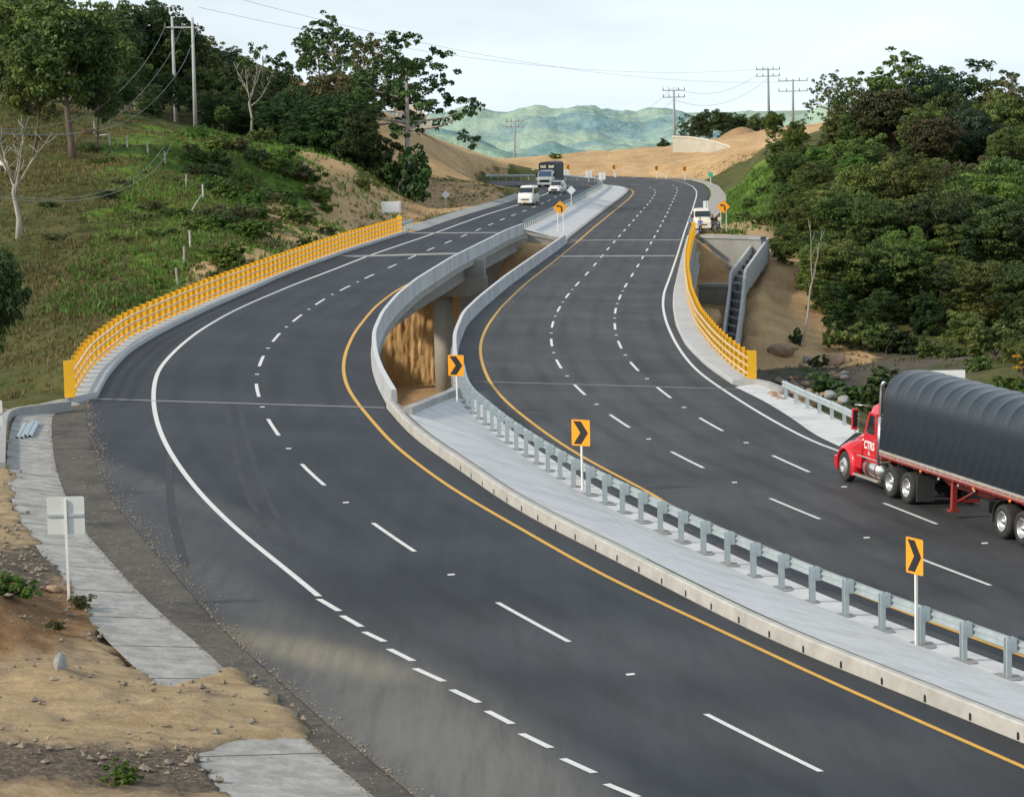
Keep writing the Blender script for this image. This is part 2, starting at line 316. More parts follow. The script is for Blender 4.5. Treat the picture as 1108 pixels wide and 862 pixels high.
# ------------------------------------------------------------------ road materials
def asphalt(name, base, dusty=()):
    m = D.materials.new(name); m.use_nodes = True; nt = m.node_tree; b = nt.nodes['Principled BSDF']; L = nt.links.new
    g = nn(nt, 'ShaderNodeTexCoord'); src = g.outputs['Object']
    n1 = nn(nt, 'ShaderNodeTexNoise', Scale=.13, Detail=6, Roughness=.6); L(src, n1.inputs['Vector'])
    n2 = nn(nt, 'ShaderNodeTexNoise', Scale=9, Detail=6, Roughness=.8); L(src, n2.inputs['Vector'])
    mp = nn(nt, 'ShaderNodeMapping'); mp.inputs['Rotation'].default_value = (0, 0, rad(-14)); mp.inputs['Scale'].default_value = (1.1, .05, 1); L(src, mp.inputs[0])
    n3 = nn(nt, 'ShaderNodeTexNoise', Scale=1, Detail=7, Roughness=.65); L(mp.outputs[0], n3.inputs['Vector'])
    r1 = nn(nt, 'ShaderNodeMapRange'); r1.inputs[1].default_value = .35; r1.inputs[2].default_value = .65; r1.inputs[3].default_value = .72; r1.inputs[4].default_value = 1.32; L(n1.outputs[0], r1.inputs[0])
    r2 = nn(nt, 'ShaderNodeMapRange'); r2.inputs[1].default_value = .3; r2.inputs[2].default_value = .7; r2.inputs[3].default_value = .8; r2.inputs[4].default_value = 1.2; L(n2.outputs[0], r2.inputs[0])
    r3 = nn(nt, 'ShaderNodeMapRange'); r3.inputs[1].default_value = .3; r3.inputs[2].default_value = .7; r3.inputs[3].default_value = .80; r3.inputs[4].default_value = 1.24; L(n3.outputs[0], r3.inputs[0])
    a = nn(nt, 'ShaderNodeMath', operation='MULTIPLY'); L(r1.outputs[0], a.inputs[0]); L(r2.outputs[0], a.inputs[1])
    a2 = nn(nt, 'ShaderNodeMath', operation='MULTIPLY'); L(a.outputs[0], a2.inputs[0]); L(r3.outputs[0], a2.inputs[1])
    vm = nn(nt, 'ShaderNodeVectorMath', operation='SCALE'); vm.inputs[0].default_value = base; L(a2.outputs[0], vm.inputs['Scale'])
    out = vm.outputs[0]
    la = nn(nt, 'ShaderNodeAttribute', attribute_name='lane'); c1_ = nn(nt, 'ShaderNodeMath', operation='MULTIPLY'); L(la.outputs['Fac'], c1_.inputs[0]); c1_.inputs[1].default_value = 4*PI
    c2_ = nn(nt, 'ShaderNodeMath', operation='COSINE'); L(c1_.outputs[0], c2_.inputs[0]); tr = nn(nt, 'ShaderNodeMapRange'); tr.inputs[1].default_value = -.2; tr.inputs[2].default_value = -1; tr.inputs[3].default_value = 1; tr.inputs[4].default_value = .70; L(c2_.outputs[0], tr.inputs[0])
    n7 = nn(nt, 'ShaderNodeTexNoise', Scale=.06, Detail=5, Roughness=.7); L(src, n7.inputs['Vector']); r7 = nn(nt, 'ShaderNodeMapRange'); r7.inputs[1].default_value = .38; r7.inputs[2].default_value = .58; L(n7.outputs[0], r7.inputs[0])
    m7 = nn(nt, 'ShaderNodeMix', data_type='FLOAT'); L(r7.outputs[0], m7.inputs[0]); m7.inputs[2].default_value = 1; L(tr.outputs[0], m7.inputs[3])
    v7 = nn(nt, 'ShaderNodeVectorMath', operation='SCALE'); L(out, v7.inputs[0]); L(m7.outputs[0], v7.inputs['Scale']); out = v7.outputs[0]
    for (cx, cy, rx, ry, rot, amt, col) in dusty:
        mm = nn(nt, 'ShaderNodeMapping', vector_type='TEXTURE'); mm.inputs['Location'].default_value = (cx, cy, 0); mm.inputs['Rotation'].default_value = (0, 0, rot); mm.inputs['Scale'].default_value = (rx, ry, 1000)
        L(src, mm.inputs[0]); ln = nn(nt, 'ShaderNodeVectorMath', operation='LENGTH'); L(mm.outputs[0], ln.inputs[0])
        rr = nn(nt, 'ShaderNodeMapRange', interpolation_type='SMOOTHSTEP'); rr.inputs[1].default_value = 1; rr.inputs[2].default_value = .15; rr.inputs[3].default_value = 0; rr.inputs[4].default_value = 1; L(ln.outputs['Value'], rr.inputs[0])
        m4 = nn(nt, 'ShaderNodeMapping'); m4.inputs['Rotation'].default_value = (0, 0, rot); m4.inputs['Scale'].default_value = (2.6, .22, 1); L(src, m4.inputs[0])
        n5 = nn(nt, 'ShaderNodeTexNoise', Scale=1.2, Detail=8, Roughness=.75); L(m4.outputs[0], n5.inputs['Vector'])
        r5 = nn(nt, 'ShaderNodeMapRange'); r5.inputs[1].default_value = .12; r5.inputs[2].default_value = .85; L(n5.outputs[0], r5.inputs[0])
        p1 = nn(nt, 'ShaderNodeMath', operation='MULTIPLY'); L(rr.outputs[0], p1.inputs[0]); L(r5.outputs[0], p1.inputs[1])
        p2 = nn(nt, 'ShaderNodeMath', operation='MULTIPLY'); L(p1.outputs[0], p2.inputs[0]); p2.inputs[1].default_value = amt
        mx = nn(nt, 'ShaderNodeMix', data_type='RGBA'); L(p2.outputs[0], mx.inputs[0]); L(out, mx.inputs[6]); mx.inputs[7].default_value = (*col, 1); out = mx.outputs[2]
    L(out, b.inputs['Base Color']); b.inputs['Roughness'].default_value = .72; b.inputs['Specular IOR Level'].default_value = .35
    bp_ = nn(nt, 'ShaderNodeBump', Strength=.35, Distance=.02); nb = nn(nt, 'ShaderNodeTexNoise', Scale=40, Detail=3); L(src, nb.inputs['Vector']); L(nb.outputs[0], bp_.inputs['Height']); L(bp_.outputs[0], b.inputs['Normal'])
    return m
_dust = (.27, .22, .15)
def _dc(px, py): p = onL([(px, py)])[0]; return float(p[0]), float(p[1])
_t1 = heading(Lw, 4)
asL = asphalt('asphalt_left', (.027, .031, .039), [(*_dc(400, 780), 4.6, 17, _t1-PI/2, .6, (.17, .16, .14)), (*_dc(440, 765), 3.0, 10, _t1-PI/2, .6, (.24, .215, .175)), (*_dc(470, 850), 3.2, 9, _t1-PI/2, .6, (.20, .19, .165)), (*_dc(150, 520), 1.3, 16, _t1-PI/2+.22, .6, (.15, .145, .13)), (*_dc(250, 640), 1.6, 14, _t1-PI/2+.05, .6, (.16, .15, .135)), (*_dc(330, 705), 1.6, 5, _t1-PI/2+.5, .9, (.33, .28, .19)), (*_dc(560, 850), 2.6, 9, _t1-PI/2, .7, (.19, .175, .15)), (*_dc(180, 560), 2.2, 14, _t1-PI/2+.15, .45, (.13, .12, .11)), (*_dc(640, 700), 5, 9, 1.2, .22, (.2, .17, .14)), (*_dc(860, 800), 4, 9, 1.1, .22, (.2, .17, .14))])
asR = asphalt('asphalt_right', (.049, .049, .052))
paint_w = mat('road_paint_white', (.78, .78, .75), (.62, .62, .6), scale=6, rough=.6)
paint_y = mat('road_paint_yellow', (.78, .42, .03), (.62, .33, .04), scale=5, rough=.6)
conc = mat('concrete', (.40, .40, .39), (.30, .30, .295), scale=.9, rough=.85, bump=.25, bscale=14, c3=(.26, .26, .25), scale3=.35)
conc_l = mat('concrete_light', (.66, .665, .67), (.57, .575, .58), scale=4.5, rough=.85, bump=.12, bscale=22, c3=(.48, .48, .475), scale3=.7)
conc_d = mat('concrete_dark', (.26, .255, .245), (.19, .185, .175), scale=.8, rough=.9, bump=.3, bscale=10, stretch=(1, 1, .3))
gravel_m = mat('gravel', (.085, .075, .062), (.17, .15, .125), scale=5.5, rough=.95, bump=.9, bscale=16, detail=10, c3=(.055, .05, .045), scale3=.6)

def trim_y(c, a, b): return c[(c[:, 1] >= a) & (c[:, 1] <= b)]
# ------------------------------------------------------------------ asphalt sheets
s_end_L = nearest_s(Lw, LS_in[-1])
lw_far = Lw[arclen(Lw) > nearest_s(Lw, LS_in[-1])+2]
L_left_edge = np.concatenate([A_left_near, LS_in, offset(lw_far, 1.8)])
L_right_near = offset(Kb, 0.02)
L_right_edge = np.concatenate([L_right_near, offset(LPar, .17)[2:], LG[2:]])
roadL = sheet('road_left', np.concatenate([L_left_edge, L_right_edge[::-1]]), ZL, 0, asL)
rw_near = Rw[Rw[:, 1] < RS_in[0, 1]-3]
R_right_edge = np.concatenate([offset(rw_near, -2.2), RS_in, curve(REdgeFar, 1.5, 2)[2:]])
gm_ = offset(Gm, -.85)
ypar = RPar[0, 1]
R_left_edge = np.concatenate([gm_[gm_[:, 1] < ypar-1], offset(RPar, -.17), RK[1:]])
roadR = sheet('road_right', np.concatenate([R_right_edge, R_left_edge[::-1]]), ZR, 0, asR)
# far part of the right-hand road going on behind the left one
far_px = [(655,190.6),(600,190.3),(560,191),(520,193)]
sheet('road_far', np.concatenate([onR(far_px), onR([(520,196.5),(560,196.8),(600,197.6),(652,201)])]), ZR, .01, asR)

# worn wheel tracks: the same asphalt, its surface carrying a lane coordinate
def lanes(name, ca, cb, nl, zf, m):
    ca = resample(ca, 2); n = len(ca); rows = nl*8; vs = []; ln = []
    sb = arclen(cb); B = []
    k = 0
    for i in range(n):
        f = nearest_s(cb, ca[i]); B.append(f)
    B = np.maximum.accumulate(np.array(B))
    for i in range(n):
        q = np.array([np.interp(B[i], sb, cb[:, j]) for j in (0, 1)])
        for r in range(rows+1):
            t = r/rows; p = ca[i]*(1-t)+q*t; vs.append((p[0], p[1], zf(*p)+.0035)); ln.append(t*nl)
    fs = [(i*(rows+1)+j, i*(rows+1)+j+1, (i+1)*(rows+1)+j+1, (i+1)*(rows+1)+j) for i in range(n-1) for j in range(rows)]
    o = mesh_obj(name, vs, fs, m); o['kind'] = 'structure'; at_ = o.data.attributes.new('lane', 'FLOAT', 'POINT'); at_.data.foreach_set('value', np.array(ln, 'f'))
    return o
_yfar = onL([(560, 222)])[0, 1]
_lwf = curve(np.concatenate([onL([(860, 955), (742, 888), (643, 836), (554, 783), (447, 715), (391, 678)]), Lw[arclen(Lw) > 1]]), 1.5, 2)
lanes('left_road_lanes', trim_y(Ly, 0, _yfar), trim_y(_lwf, 0, _yfar+6), 2, ZL, asL)
_yfar = onR([(690, 212)])[0, 1]
lanes('right_road_lanes', trim_y(Ry, 0, _yfar), trim_y(Rw, 0, _yfar+6), 3, ZR, asR)
# ------------------------------------------------------------------ painted markings
def ribbon(mb, c, w, zf, dz=.009): return sweep(mb, c, [(-w/2, dz), (w/2, dz)], zf, closed=False)
mb = MB(); ribbon(mb, Lw, .17, ZL)
for a, b in [((345,648),(367,661)),((370,666),(391,678)),((394,683.5),(416,694)),((421,702),(447,715)),((449,723),(480,737)),((489,746),(518,760)),((527,769),(554,783)),((564,793.5),(596,809)),((609,820.5),(643,836)),((656,848),(690,862)),((708,872),(742,888))]:
    q = onL([a, b]); ribbon(mb, resample(q, 1), .17, ZL)
o = mb.build('left_road_edge_marking', paint_w); o['kind'] = 'structure'
# black tyre marks
tm_ = mat('tyre_mark', (.022, .024, .028), (.040, .044, .052), scale=1.6, rough=.8)
for px_ in ([(184,490),(183,520),(186,560),(194,590),(201,612)], [(245,440),(250,470),(262,520),(280,560),(300,590)], [(259,440),(265,470),(279,515),(300,560),(322,595)]):
    mb2 = MB(); ribbon(mb2, curve(onL(px_), 1.2, 4), .22, ZL, .0065); o = mb2.build('tyre_mark', tm_); o['kind'] = 'structure'
o = ribbon(MB(), Ly, .15, ZL).build('left_road_yellow_marking', paint_y); o['kind'] = 'structure'
mb = MB(); s0 = nearest_s(Lc, onL([(761,772.5)])[0]); _A = arclen(Lc)
s = s0-12*2
while s < _A[-1]-16:
    if s > .5: ribbon(mb, cut(Lc, s-4.75, s) if s > 4.8 else cut(Lc, .1, s), .14, ZL)
    s += 12
o = mb.build('left_road_lane_marking', paint_w); o['kind'] = 'structure'
mb = MB()
for C_, p0 in ((Rc, (658.2, 448.5)), (R2, (754, 452))):
    s0 = nearest_s(C_, onR([p0])[0]); tot = arclen(C_)[-1]; s = s0 % 12
    while s < tot-6:
        if s > 4.6: ribbon(mb, cut(C_, s-4.5, s), .14, ZR)
        s += 12
o = mb.build('right_road_lane_marking', paint_w); o['kind'] = 'structure'
o = ribbon(MB(), Rw, .16, ZR).build('right_road_edge_marking', paint_w); o['kind'] = 'structure'
o = ribbon(MB(), Ry, .15, ZR).build('right_road_yellow_marking', paint_y); o['kind'] = 'structure'
# reflective studs between the dashes
stud_m = mat('stud_white', (.8, .8, .78), rough=.4)
stud0 = MB().prism([(-.05, 0), (-.035, .02), (.035, .02), (.05, 0)], 'x', -.09, .09).build('road_stud', stud_m)
first = True
def put_stud(p, zf, hd, lab, grp):
    global first
    o = stud0 if first else stud0.copy()
    if not first: COL.objects.link(o)
    first = False
    o.location = (p[0], p[1], zf(p[0], p[1])+.006); o.rotation_euler = (0, 0, hd+PI/2); tag(o, lab, 'road stud', grp)
s0 = nearest_s(Lc, onL([(761,772.5)])[0])
for k in range(0, 11):
    s = s0+12*k+3.75; put_stud(point_at(Lc, s), ZL, heading(Lc, s), 'small white reflective stud between the lane dashes of the left carriageway', 'road studs of the left carriageway')
for C_, p0, nm in ((Rc, (658.2, 448.5), 'left'), (R2, (754, 452), 'right')):
    s0 = nearest_s(C_, onR([p0])[0])
    for k in range(-3, 7):
        s = s0+12*k+3.75
        if 2 < s: put_stud(point_at(C_, s), ZR, heading(C_, s), f'small white reflective stud on the {nm} lane line of the right carriageway', f'road studs on the {nm} lane line of the right carriageway')

# ------------------------------------------------------------------ median, gravel, ditch
slab_o = offset(Gm, -.85); slab_o = slab_o[slab_o[:, 1] < ypar-1]; slab_r = offset(Gm, .12); slab_r = slab_r[slab_r[:, 1] < ypar-1]
slab_l = offset(Kb, -.34)
slab_l = slab_l[:-3]
slab_r = np.concatenate([slab_r, [onR([(494, 418)])[0]]])
def zK(x, y): return ZL(x, y)+.33
def zRs(x, y): return ZR(x, y)+.10
i0 = 0
loft('median', slab_l, zK, slab_r, zRs, conc_l, n=90, rows=6)
loft('median_edge', slab_r[:-1], zRs, slab_o, lambda x, y: ZR(x, y)+.05, conc_l, n=90, rows=1)
# skirt of the slab towards the right carriageway
def zRlow(x, y): return ZR(x, y)-.3
# far median beyond the bridge
lg2 = LG[LG[:, 1] < 470]; i_t = int(np.argmax(lg2[:, 0])); lgm = lg2[:i_t+1]
rkm = RK[RK[:, 1] <= RK[:, 1].max()]; j_t = int(np.argmax(RK[:, 0])); rkm = RK[:j_t+1]
def zLm(x, y): return ZL(x, y)+.08
def zRm(x, y): return ZR(x, y)+.12
loft('far_median', offset(lgm, -.1), zLm, offset(rkm, .3), zRm, conc_l, n=60, rows=5)
kf = MB(); sweep(kf, RK, [(.34, .14), (.0, .14), (0, -.4), (.34, -.4)], ZR); o = kf.build('far_kerb', conc); tag(o, 'low curved concrete kerb along the far median beside the yellow line', 'kerb')
sheet('far_median_tip', np.concatenate([offset(lgm, -.1)[-1:], offset(rkm, .3)[-1:], RK[j_t+1:], onR([(648, 199.8)])]), lambda x, y: ZR(x, y), .13, conc_l)
sheet('gravel_shoulder', np.concatenate([A_left_near[:, :], C_in[::-1]]), ZL, -.010, gravel_m)
mb = MB()
for k in range(1, 17):
    f = k/17.5; sl_ = arclen(slab_l)[-1]; pa = point_at(slab_l, f*sl_); fr = nearest_s(slab_r, pa)/arclen(slab_r)[-1]; pb = point_at(slab_r, fr*arclen(slab_r)[-1]); pa = point_at(slab_l, fr*sl_); n_ = np.array([0, .018])
    mb.add([(*(pa-n_), zK(*pa)+.004), (*(pb-n_), zRs(*pb)+.004), (*(pb+n_), zRs(*pb)+.004), (*(pa+n_), zK(*pa)+.004)], [(0, 1, 2, 3)])
o = mb.build('median_joint', mat('joint_grey', (.30, .30, .30), rough=.95)); o['kind'] = 'structure'
def zO(x, y): return ZL(x, y)+.12
def zI(x, y): return ZL(x, y)+.0
loft('concrete_ditch', C_in, zI, C_out, zO, mat('ditch_concrete', (.46, .45, .43), (.31, .30, .28), scale=2.6, rough=.9, bump=.6, bscale=9, c3=(.25, .24, .22), scale3=1.5), n=110, rows=3)
# construction joints of the ditch slabs
mb = MB()
ci = resample(C_in, .5); cs = arclen(C_in); 
for k in range(2, int(cs[-1]/3.2)):
    a_ = point_at(C_in, k*3.2); b_ = point_at(C_out, k*3.2/cs[-1]*arclen(C_out)[-1]); v = (b_-a_)/np.linalg.norm(b_-a_); n_ = np.array([-v[1], v[0]])*.02
    mb.add([(a_[0]-n_[0], a_[1]-n_[1], zI(*a_)+.006), (a_[0]+n_[0], a_[1]+n_[1], zI(*a_)+.006), (b_[0]+n_[0], b_[1]+n_[1], zO(*b_)+.006), (b_[0]-n_[0], b_[1]-n_[1], zO(*b_)+.006)], [(0, 1, 2, 3)])
o = mb.build('ditch_joint', mat('joint_dark', (.09, .085, .08), rough=.95)); o['kind'] = 'structure'
# kerb wall along the left carriageway, with drain holes
kerb = thing('kerb', 'long concrete kerb wall with drain holes along the median edge', 'kerb')
sweep(MB(), Kb, [(0, -.4), (0, .33), (-.04, .37), (-.20, .37), (-.22, .34), (-.22, -.4)], ZL).build('kerb_wall', mat('kerb_concrete', (.50, .49, .46), (.36, .35, .33), scale=1.5, rough=.85, bump=.3, bscale=12), kerb)
gut = Kb[nearest_s(Kb, onL([(700, 625)])[0]) < arclen(Kb)]
sweep(MB(), gut, [(-.25, .345), (-.34, .345)], ZL, closed=False).build('gutter', conc_d, kerb)
mb = MB(); s = 1.5; KL = arclen(Kb)[-1]
while s < KL-16:
    p = point_at(Kb, s); h = heading(Kb, s); n_ = np.array([-math.sin(h), math.cos(h)]); t_ = np.array([math.cos(h), math.sin(h)]); q = p+n_*.012; z = ZL(*q)
    mb.add([(q[0]+t_[0]*u, q[1]+t_[1]*u, z+w) for u, w in ((-.04, .02), (.04, .02), (.04, .15), (0, .19), (-.04, .15))], [(0, 1, 2, 3, 4)])
    s += 1.7
mb.build('drain_hole', mat('hole_black', (.02, .02, .02), rough=.9), kerb)
# low wall closing the median slab at the bridge gap
p0, p1 = onR([(443, 446)], 1.2)[0], onR([(496, 418)], .35)[0]
wl = thing('low_wall', 'low concrete wall closing the median slab at the bridge gap', 'wall')
cw = resample(np.array([slab_l[-1]+[0, .1], p1]), 1)
vs = []
for (t, dz) in ((0, 0), (1, 0)):
    pass
def zW(x, y):
    t = np.clip((x-cw[0][0])/(cw[-1][0]-cw[0][0]+1e-6), 0, 1); return zK(*cw[0])*(1-t)+zRs(*cw[-1])*t
sweep(MB(), cw, [(.18, -3), (.18, .22), (-.18, .22), (-.18, -3)], zW, z_at_centre=True).build('wall_top', conc, wl)
sweep(MB(), cw, [(.15, -11), (.15, -3.01), (-.15, -3.01), (-.15, -11)], zW, z_at_centre=True).build('wall_foot', conc_d, wl)
# outer slab by the truck
rs0 = offset(rw_near, -2.2)
so = curve(onR([(908, 483.5), (881.4, 471.5), (860, 455), (828, 435), (795, 419)]), 1.5, 2)
so2 = curve(onR([(930, 466), (900, 452), (872, 438), (846.7, 427.4), (820, 416.5)]), 1.5, 2)
loft('outer_slab', so, lambda x, y: ZR(x, y)+.03, so2, lambda x, y: ZR(x, y)+.06, conc_l, n=30, rows=2)
kb2 = thing('kerb', 'short concrete kerb behind the roadside slab by the yellow railing', 'kerb')
sweep(MB(), curve(onR([(846.7, 427.4), (828, 419.5), (817, 415.5), (800, 415.5)]), 1, 1), [(0, -.3), (0, .28), (-.3, .28), (-.3, -.5)], ZR).build('kerb_block', conc, kb2)
# far walkway right of the right carriageway
wf = onR([(745,256),(752,240),(760,226),(766.5,218),(769.5,211.5),(768.5,205.5),(762,199.5),(745,194.8),(720,192)])
wo = onR([(752,256),(765,245),(778,232),(786,222),(786,212),(778,202),(765,196.5),(746,193),(720,191)])
loft('far_walkway', curve(wf, 2, 1), lambda x, y: ZR(x, y)+.05, curve(wo, 2, 1), lambda x, y: ZR(x, y)+.1, mat('walkway', (.42, .40, .36), (.32, .30, .27), scale=.8, rough=.9), n=50, rows=2)
sh = onL([(441,252.5),(480,240),(520,227.5),(560,215),(580,208.5),(583,205),(560,203.5),(525,204)])
# roadside gutter left of the left carriageway beyond the bridge
gl = offset(lw_far, 1.8)
loft('roadside_gutter', gl, lambda x, y: ZL(x, y)+.02, offset(lw_far, 3.1), lambda x, y: ZL(x, y)+.25, conc, n=60, rows=2)
# ------------------------------------------------------------------ terrain heights: control points (pixel x, pixel y, distance) seen in the photo and (x, y, z) for what it hides
CP = [(0,425,170),(60,385,185),(0,340,200),(60,300,215),(130,330,200),(0,240,238),(100,240,238),(180,250,232),(0,180,262),(70,172,265),(150,188,258),(0,120,290),(90,140,285),(190,136,325),
 (250,150,330),(250,200,268),(300,280,218),(360,250,255),(340,180,285),(230,150,300),(300,165,300),(400,244,280),(420,205,310),(385,180,305),(440,238,298),(480,222,320),(530,208,362),(465,188,345),(500,200,360),
 (210,300,212),(170,345,190),(150,380,170),(100,415,155),(270,70,450),(150,50,450),(0,0,480),(330,110,400),(400,120,380),
 (430,126,400),(518,188,398),(470,152,398),(455,178,372),(490,188,378),(500,184,388),(523,188.5,394),(539,192.5,391),(552,200,381),(561,206,372),(475,172,375),
 (530,190,500),(575,184,505),(640,164,525),(700,161,535),(780,163,505),(815,152,490),(700,192,478),(600,192,480),(745,200,450),(785,178,470),(835,140,520),
 (795,236,300),(805,215,320),(832,180,360),(850,160,400),(800,261,278),(822,250,285),
 (830,275,272),(835,310,262),(855,345,250),(882,382,238),(790,372,236),(770,335,245),(765,300,258),(860,400,232),(950,380,240),(1000,380,240),(1060,372,245),(900,412,215),(850,425,205),(905,440,188),
 (905,368,245),(960,300,290),(1000,200,360),(1100,200,360),(950,122,430),(1108,110,430),(1108,300,290),(1050,250,320),(880,250,300),(1020,390,215),(1100,420,190)]
XP = [(-12,170,-9),(-5,185,-9.3),(5,200,-9.3),(12,215,-9.3),(-22,160,-7.5),(-32,160,-6.5),(0,150,-8.5),(10,160,-8.5),(20,180,-9),(30,190,-9),(-6,228,-8.6),(-2,240,-7.5),(6,245,-8),(14,235,-9),
 (-10,262,-2),(0,268,-2.5),(10,270,-2.5),(20,215,-9.3),(30,225,-9.3),(45,225,-9),(22,130,-6),(26,105,-4.5),(28,80,-3.5),(30,60,-3),(45,130,-8),(45,90,-6),(60,160,-8),(60,60,-6),(12,128,-6.5),(0,128,-6.5),(-14,126,-6),(-24,126,-6),
 (-35,120,-6),(-50,150,-6),(-60,200,-2),(-70,260,5),(-80,330,13),(-90,420,19),(-90,500,18),(-40,520,12),(-20,560,-4),(20,600,-6),(60,600,-2),(90,560,3),(110,480,8),(110,400,9),(110,320,4),(100,250,-2),(90,180,-6),
 (-9.5,217,-3.2),(-16,215,-1.5),(-14,240,-.5),(-18,205,-3)]
_pts = [tuple(at(*c)) for c in CP]+XP
_P = np.array(_pts, float)
def _phi(d2): return np.where(d2 > 1e-9, .5*d2*np.log(d2+1e-12), 0)
_n = len(_P); _K = _phi(((_P[:, None, :2]-_P[None, :, :2])**2).sum(-1)) + np.eye(_n)*15
_Q = np.c_[np.ones(_n), _P[:, :2]]; _A = np.zeros((_n+3, _n+3)); _A[:_n, :_n] = _K; _A[:_n, _n:] = _Q; _A[_n:, :_n] = _Q.T
_w = np.linalg.solve(_A, np.r_[_P[:, 2], 0, 0, 0])
def tps(x, y):
    x = np.asarray(x, float); y = np.asarray(y, float); sh_ = x.shape; x = x.ravel(); y = y.ravel(); out = np.zeros(len(x))
    for k in range(0, len(x), 20000):
        q = np.c_[x[k:k+20000], y[k:k+20000]]
        out[k:k+20000] = _phi(((q[:, None]-_P[None, :, :2])**2).sum(-1))@_w[:_n]+_w[_n]+q@_w[_n+1:]
    return out.reshape(sh_)
# road corridors (plan polygons) where the ground carries the road, and the spans where it does not
polyL = np.concatenate([L_left_edge, L_right_edge[::-1]]); polyR = np.concatenate([R_right_edge, R_left_edge[::-1]])
_mp = np.concatenate([offset(lgm, -.1), offset(rkm, .3)[::-1]])
gap_near_L, gap_far_L = LS_in[0, 1]+3, LPar[-1, 1]+2
gap_near_R, gap_far_R = RS_in[0, 1]+4, RPar[-1, 1]+2
gap_poly = np.concatenate([slab_l[-1:]+[.3, .6], LPar+[-1.2, 0], (RPar+[.6, 0])[::-1], [onR([(494, 418)])[0]+[0, .5]]])
carve1 = np.array([(17.0, 248), (17.6, 270.5), (24.6, 268.5), (23.0, 258), (21.2, 247)])
carve2 = np.array([at(819,257,272)[:2]+[-.6, 1.5], at(790.5,294,257)[:2]+[-.6, 0], at(789.5,312,252)[:2]+[-.6, 0], at(782.5,364,238)[:2]+[-.6, -2], at(796.5,374,234)[:2]+[.6, -2], at(803,325,247)[:2]+[.6, 0], at(806,292,255)[:2]+[.6, 0], at(831,257,270)[:2]+[.6, 1.5]])
def sstep(a, b, v): t = np.clip((v-a)/(b-a), 0, 1); return t*t*(3-2*t)
def ground_z(x, y, detail=True):
    x = np.asarray(x, float); y = np.asarray(y, float); z = np.clip(tps(x, y), -12, 40)
    if detail:
        amp = sstep(150, 230, y)
        z = z+amp*(.55*vnoise(x, y, .09, 3)+.28*vnoise(x, y, .35, 5))
        z = z+amp*.5*np.abs(vnoise(x*.35, y, .25, 9))*sstep(-25, -40, x)
    for poly, zf, g0, g1, far in ((polyL, ZL, gap_near_L, gap_far_L, 6), (polyR, ZR, gap_near_R, gap_far_R, 6)):
        d = segdist(x, y, poly, True); ins = pip(x, y, poly); d = np.where(ins, 0, d)
        span = sstep(g0, g0+5, y)*(1-sstep(g1-3, g1, y))
        R_ = np.where(y > 320, 4.2, 9.0) if zf is ZL else 9.0
        wgt = (1-sstep(2.6*R_/9, R_, d))*(1-span)
        z = z*(1-wgt)+(zf(x, y)-np.where(y > 330, .07, .25))*wgt
        z = np.where(ins & (span > .02), np.minimum(z, zf(x, y)-3.2), z)
    # the far median and everything the near end of the median stands on
    ins = pip(x, y, _mp) | ((segdist(x, y, _mp, True) < 1)); z = np.where(ins & (y > gap_far_R), np.minimum(ZL(x, y), ZR(x, y))-.35, z)
    # the open gap between the two bridges and the carved drain line
    ins = pip(x, y, gap_poly); z = np.where(ins, np.minimum(z, -9.2), z)
    q_ = (1-sstep(0, 1.6, segdist(x, y, carve1, True)))*(1-pip(x, y, carve1))+pip(x, y, carve1); z = z*(1-q_)+np.minimum(z, -5.2-.09*(270-y))*q_
    ins = pip(x, y, carve2); zc_ = np.interp(y, [233, 238, 251, 256, 271], [-8.2, -8.1, -5.3, -4.0, -1.6])-2.3; z = np.where(ins, np.minimum(z, zc_), z)
    nearm = (y < 104) & (x > -30) & (x < 16); _cx = sstep(-14.5, -12.5, x)*(1-sstep(13, 15, x))*sstep(124, 129, y)*(1-sstep(213.6, 214.4, y)); z = z*(1-_cx)+np.minimum(z, -9.2)*_cx; _cx = sstep(-8.5, -7, x)*(1-sstep(12, 14, x))*(y > 213)*(1-sstep(248.5, 250.5, y)); z = z*(1-_cx)+np.minimum(z, -8.6)*_cx
    z = np.where(nearm, ZR(x, y)-.6-.02*np.abs(x), z)
    return z
def hit(px, py, y0=120, y1=700):
    d = ray(px, py); d = d/d[1]; ys = np.arange(y0, y1, 1.0); X = d[0]*ys; Z = CZ+d[2]*ys; g = ground_z(X, ys, False); k = np.where(Z < g)[0]
    k = k[0] if len(k) else len(ys)-1
    return np.array([X[k], ys[k], g[k]])
# ------------------------------------------------------------------ terrain mesh with painted cover classes (soil, lush green, gravel)
gx = np.arange(-110, 131, 1.0); gy = np.concatenate([np.arange(-20, 100, 4.0), np.arange(100, 300, .8), np.arange(300, 700, 1.6)])
GX, GY = np.meshgrid(gx, gy); GZ = ground_z(GX, GY)
edge = sstep(560, 690, GY); GZ = GZ*(1-edge)+(-70)*edge
sx = sstep(95, 128, GX); GZ = GZ-30*sx
_f = lambda px, py: hit(px, py)
def ell(px, py, rx, ry, rot=0, soft=.5):
    c = hit(px, py); u = (GX-c[0])*math.cos(rot)+(GY-c[1])*math.sin(rot); v = -(GX-c[0])*math.sin(rot)+(GY-c[1])*math.cos(rot)
    q = np.sqrt((u/rx)**2+(v/ry)**2)+.25*vnoise(GX, GY, .22, 11); return 1-sstep(1-soft*.5, 1+soft*.5, q)
soil = np.zeros_like(GX)
for e in ((385,228,4.5,22,.15),(425,235,4,22,0),(350,190,3,20,.2),(455,222,5,34,-.1),(500,212,4,30,-.1),(480,200,3,25,0),(230,300,2,5,0),(815,248,3.6,16,0),(845,335,5,22,.2),(870,372,5,10,0),(760,360,9,16,0),(790,300,8,20,0)):
    soil = np.maximum(soil, ell(*e[:4], rot=e[4]))
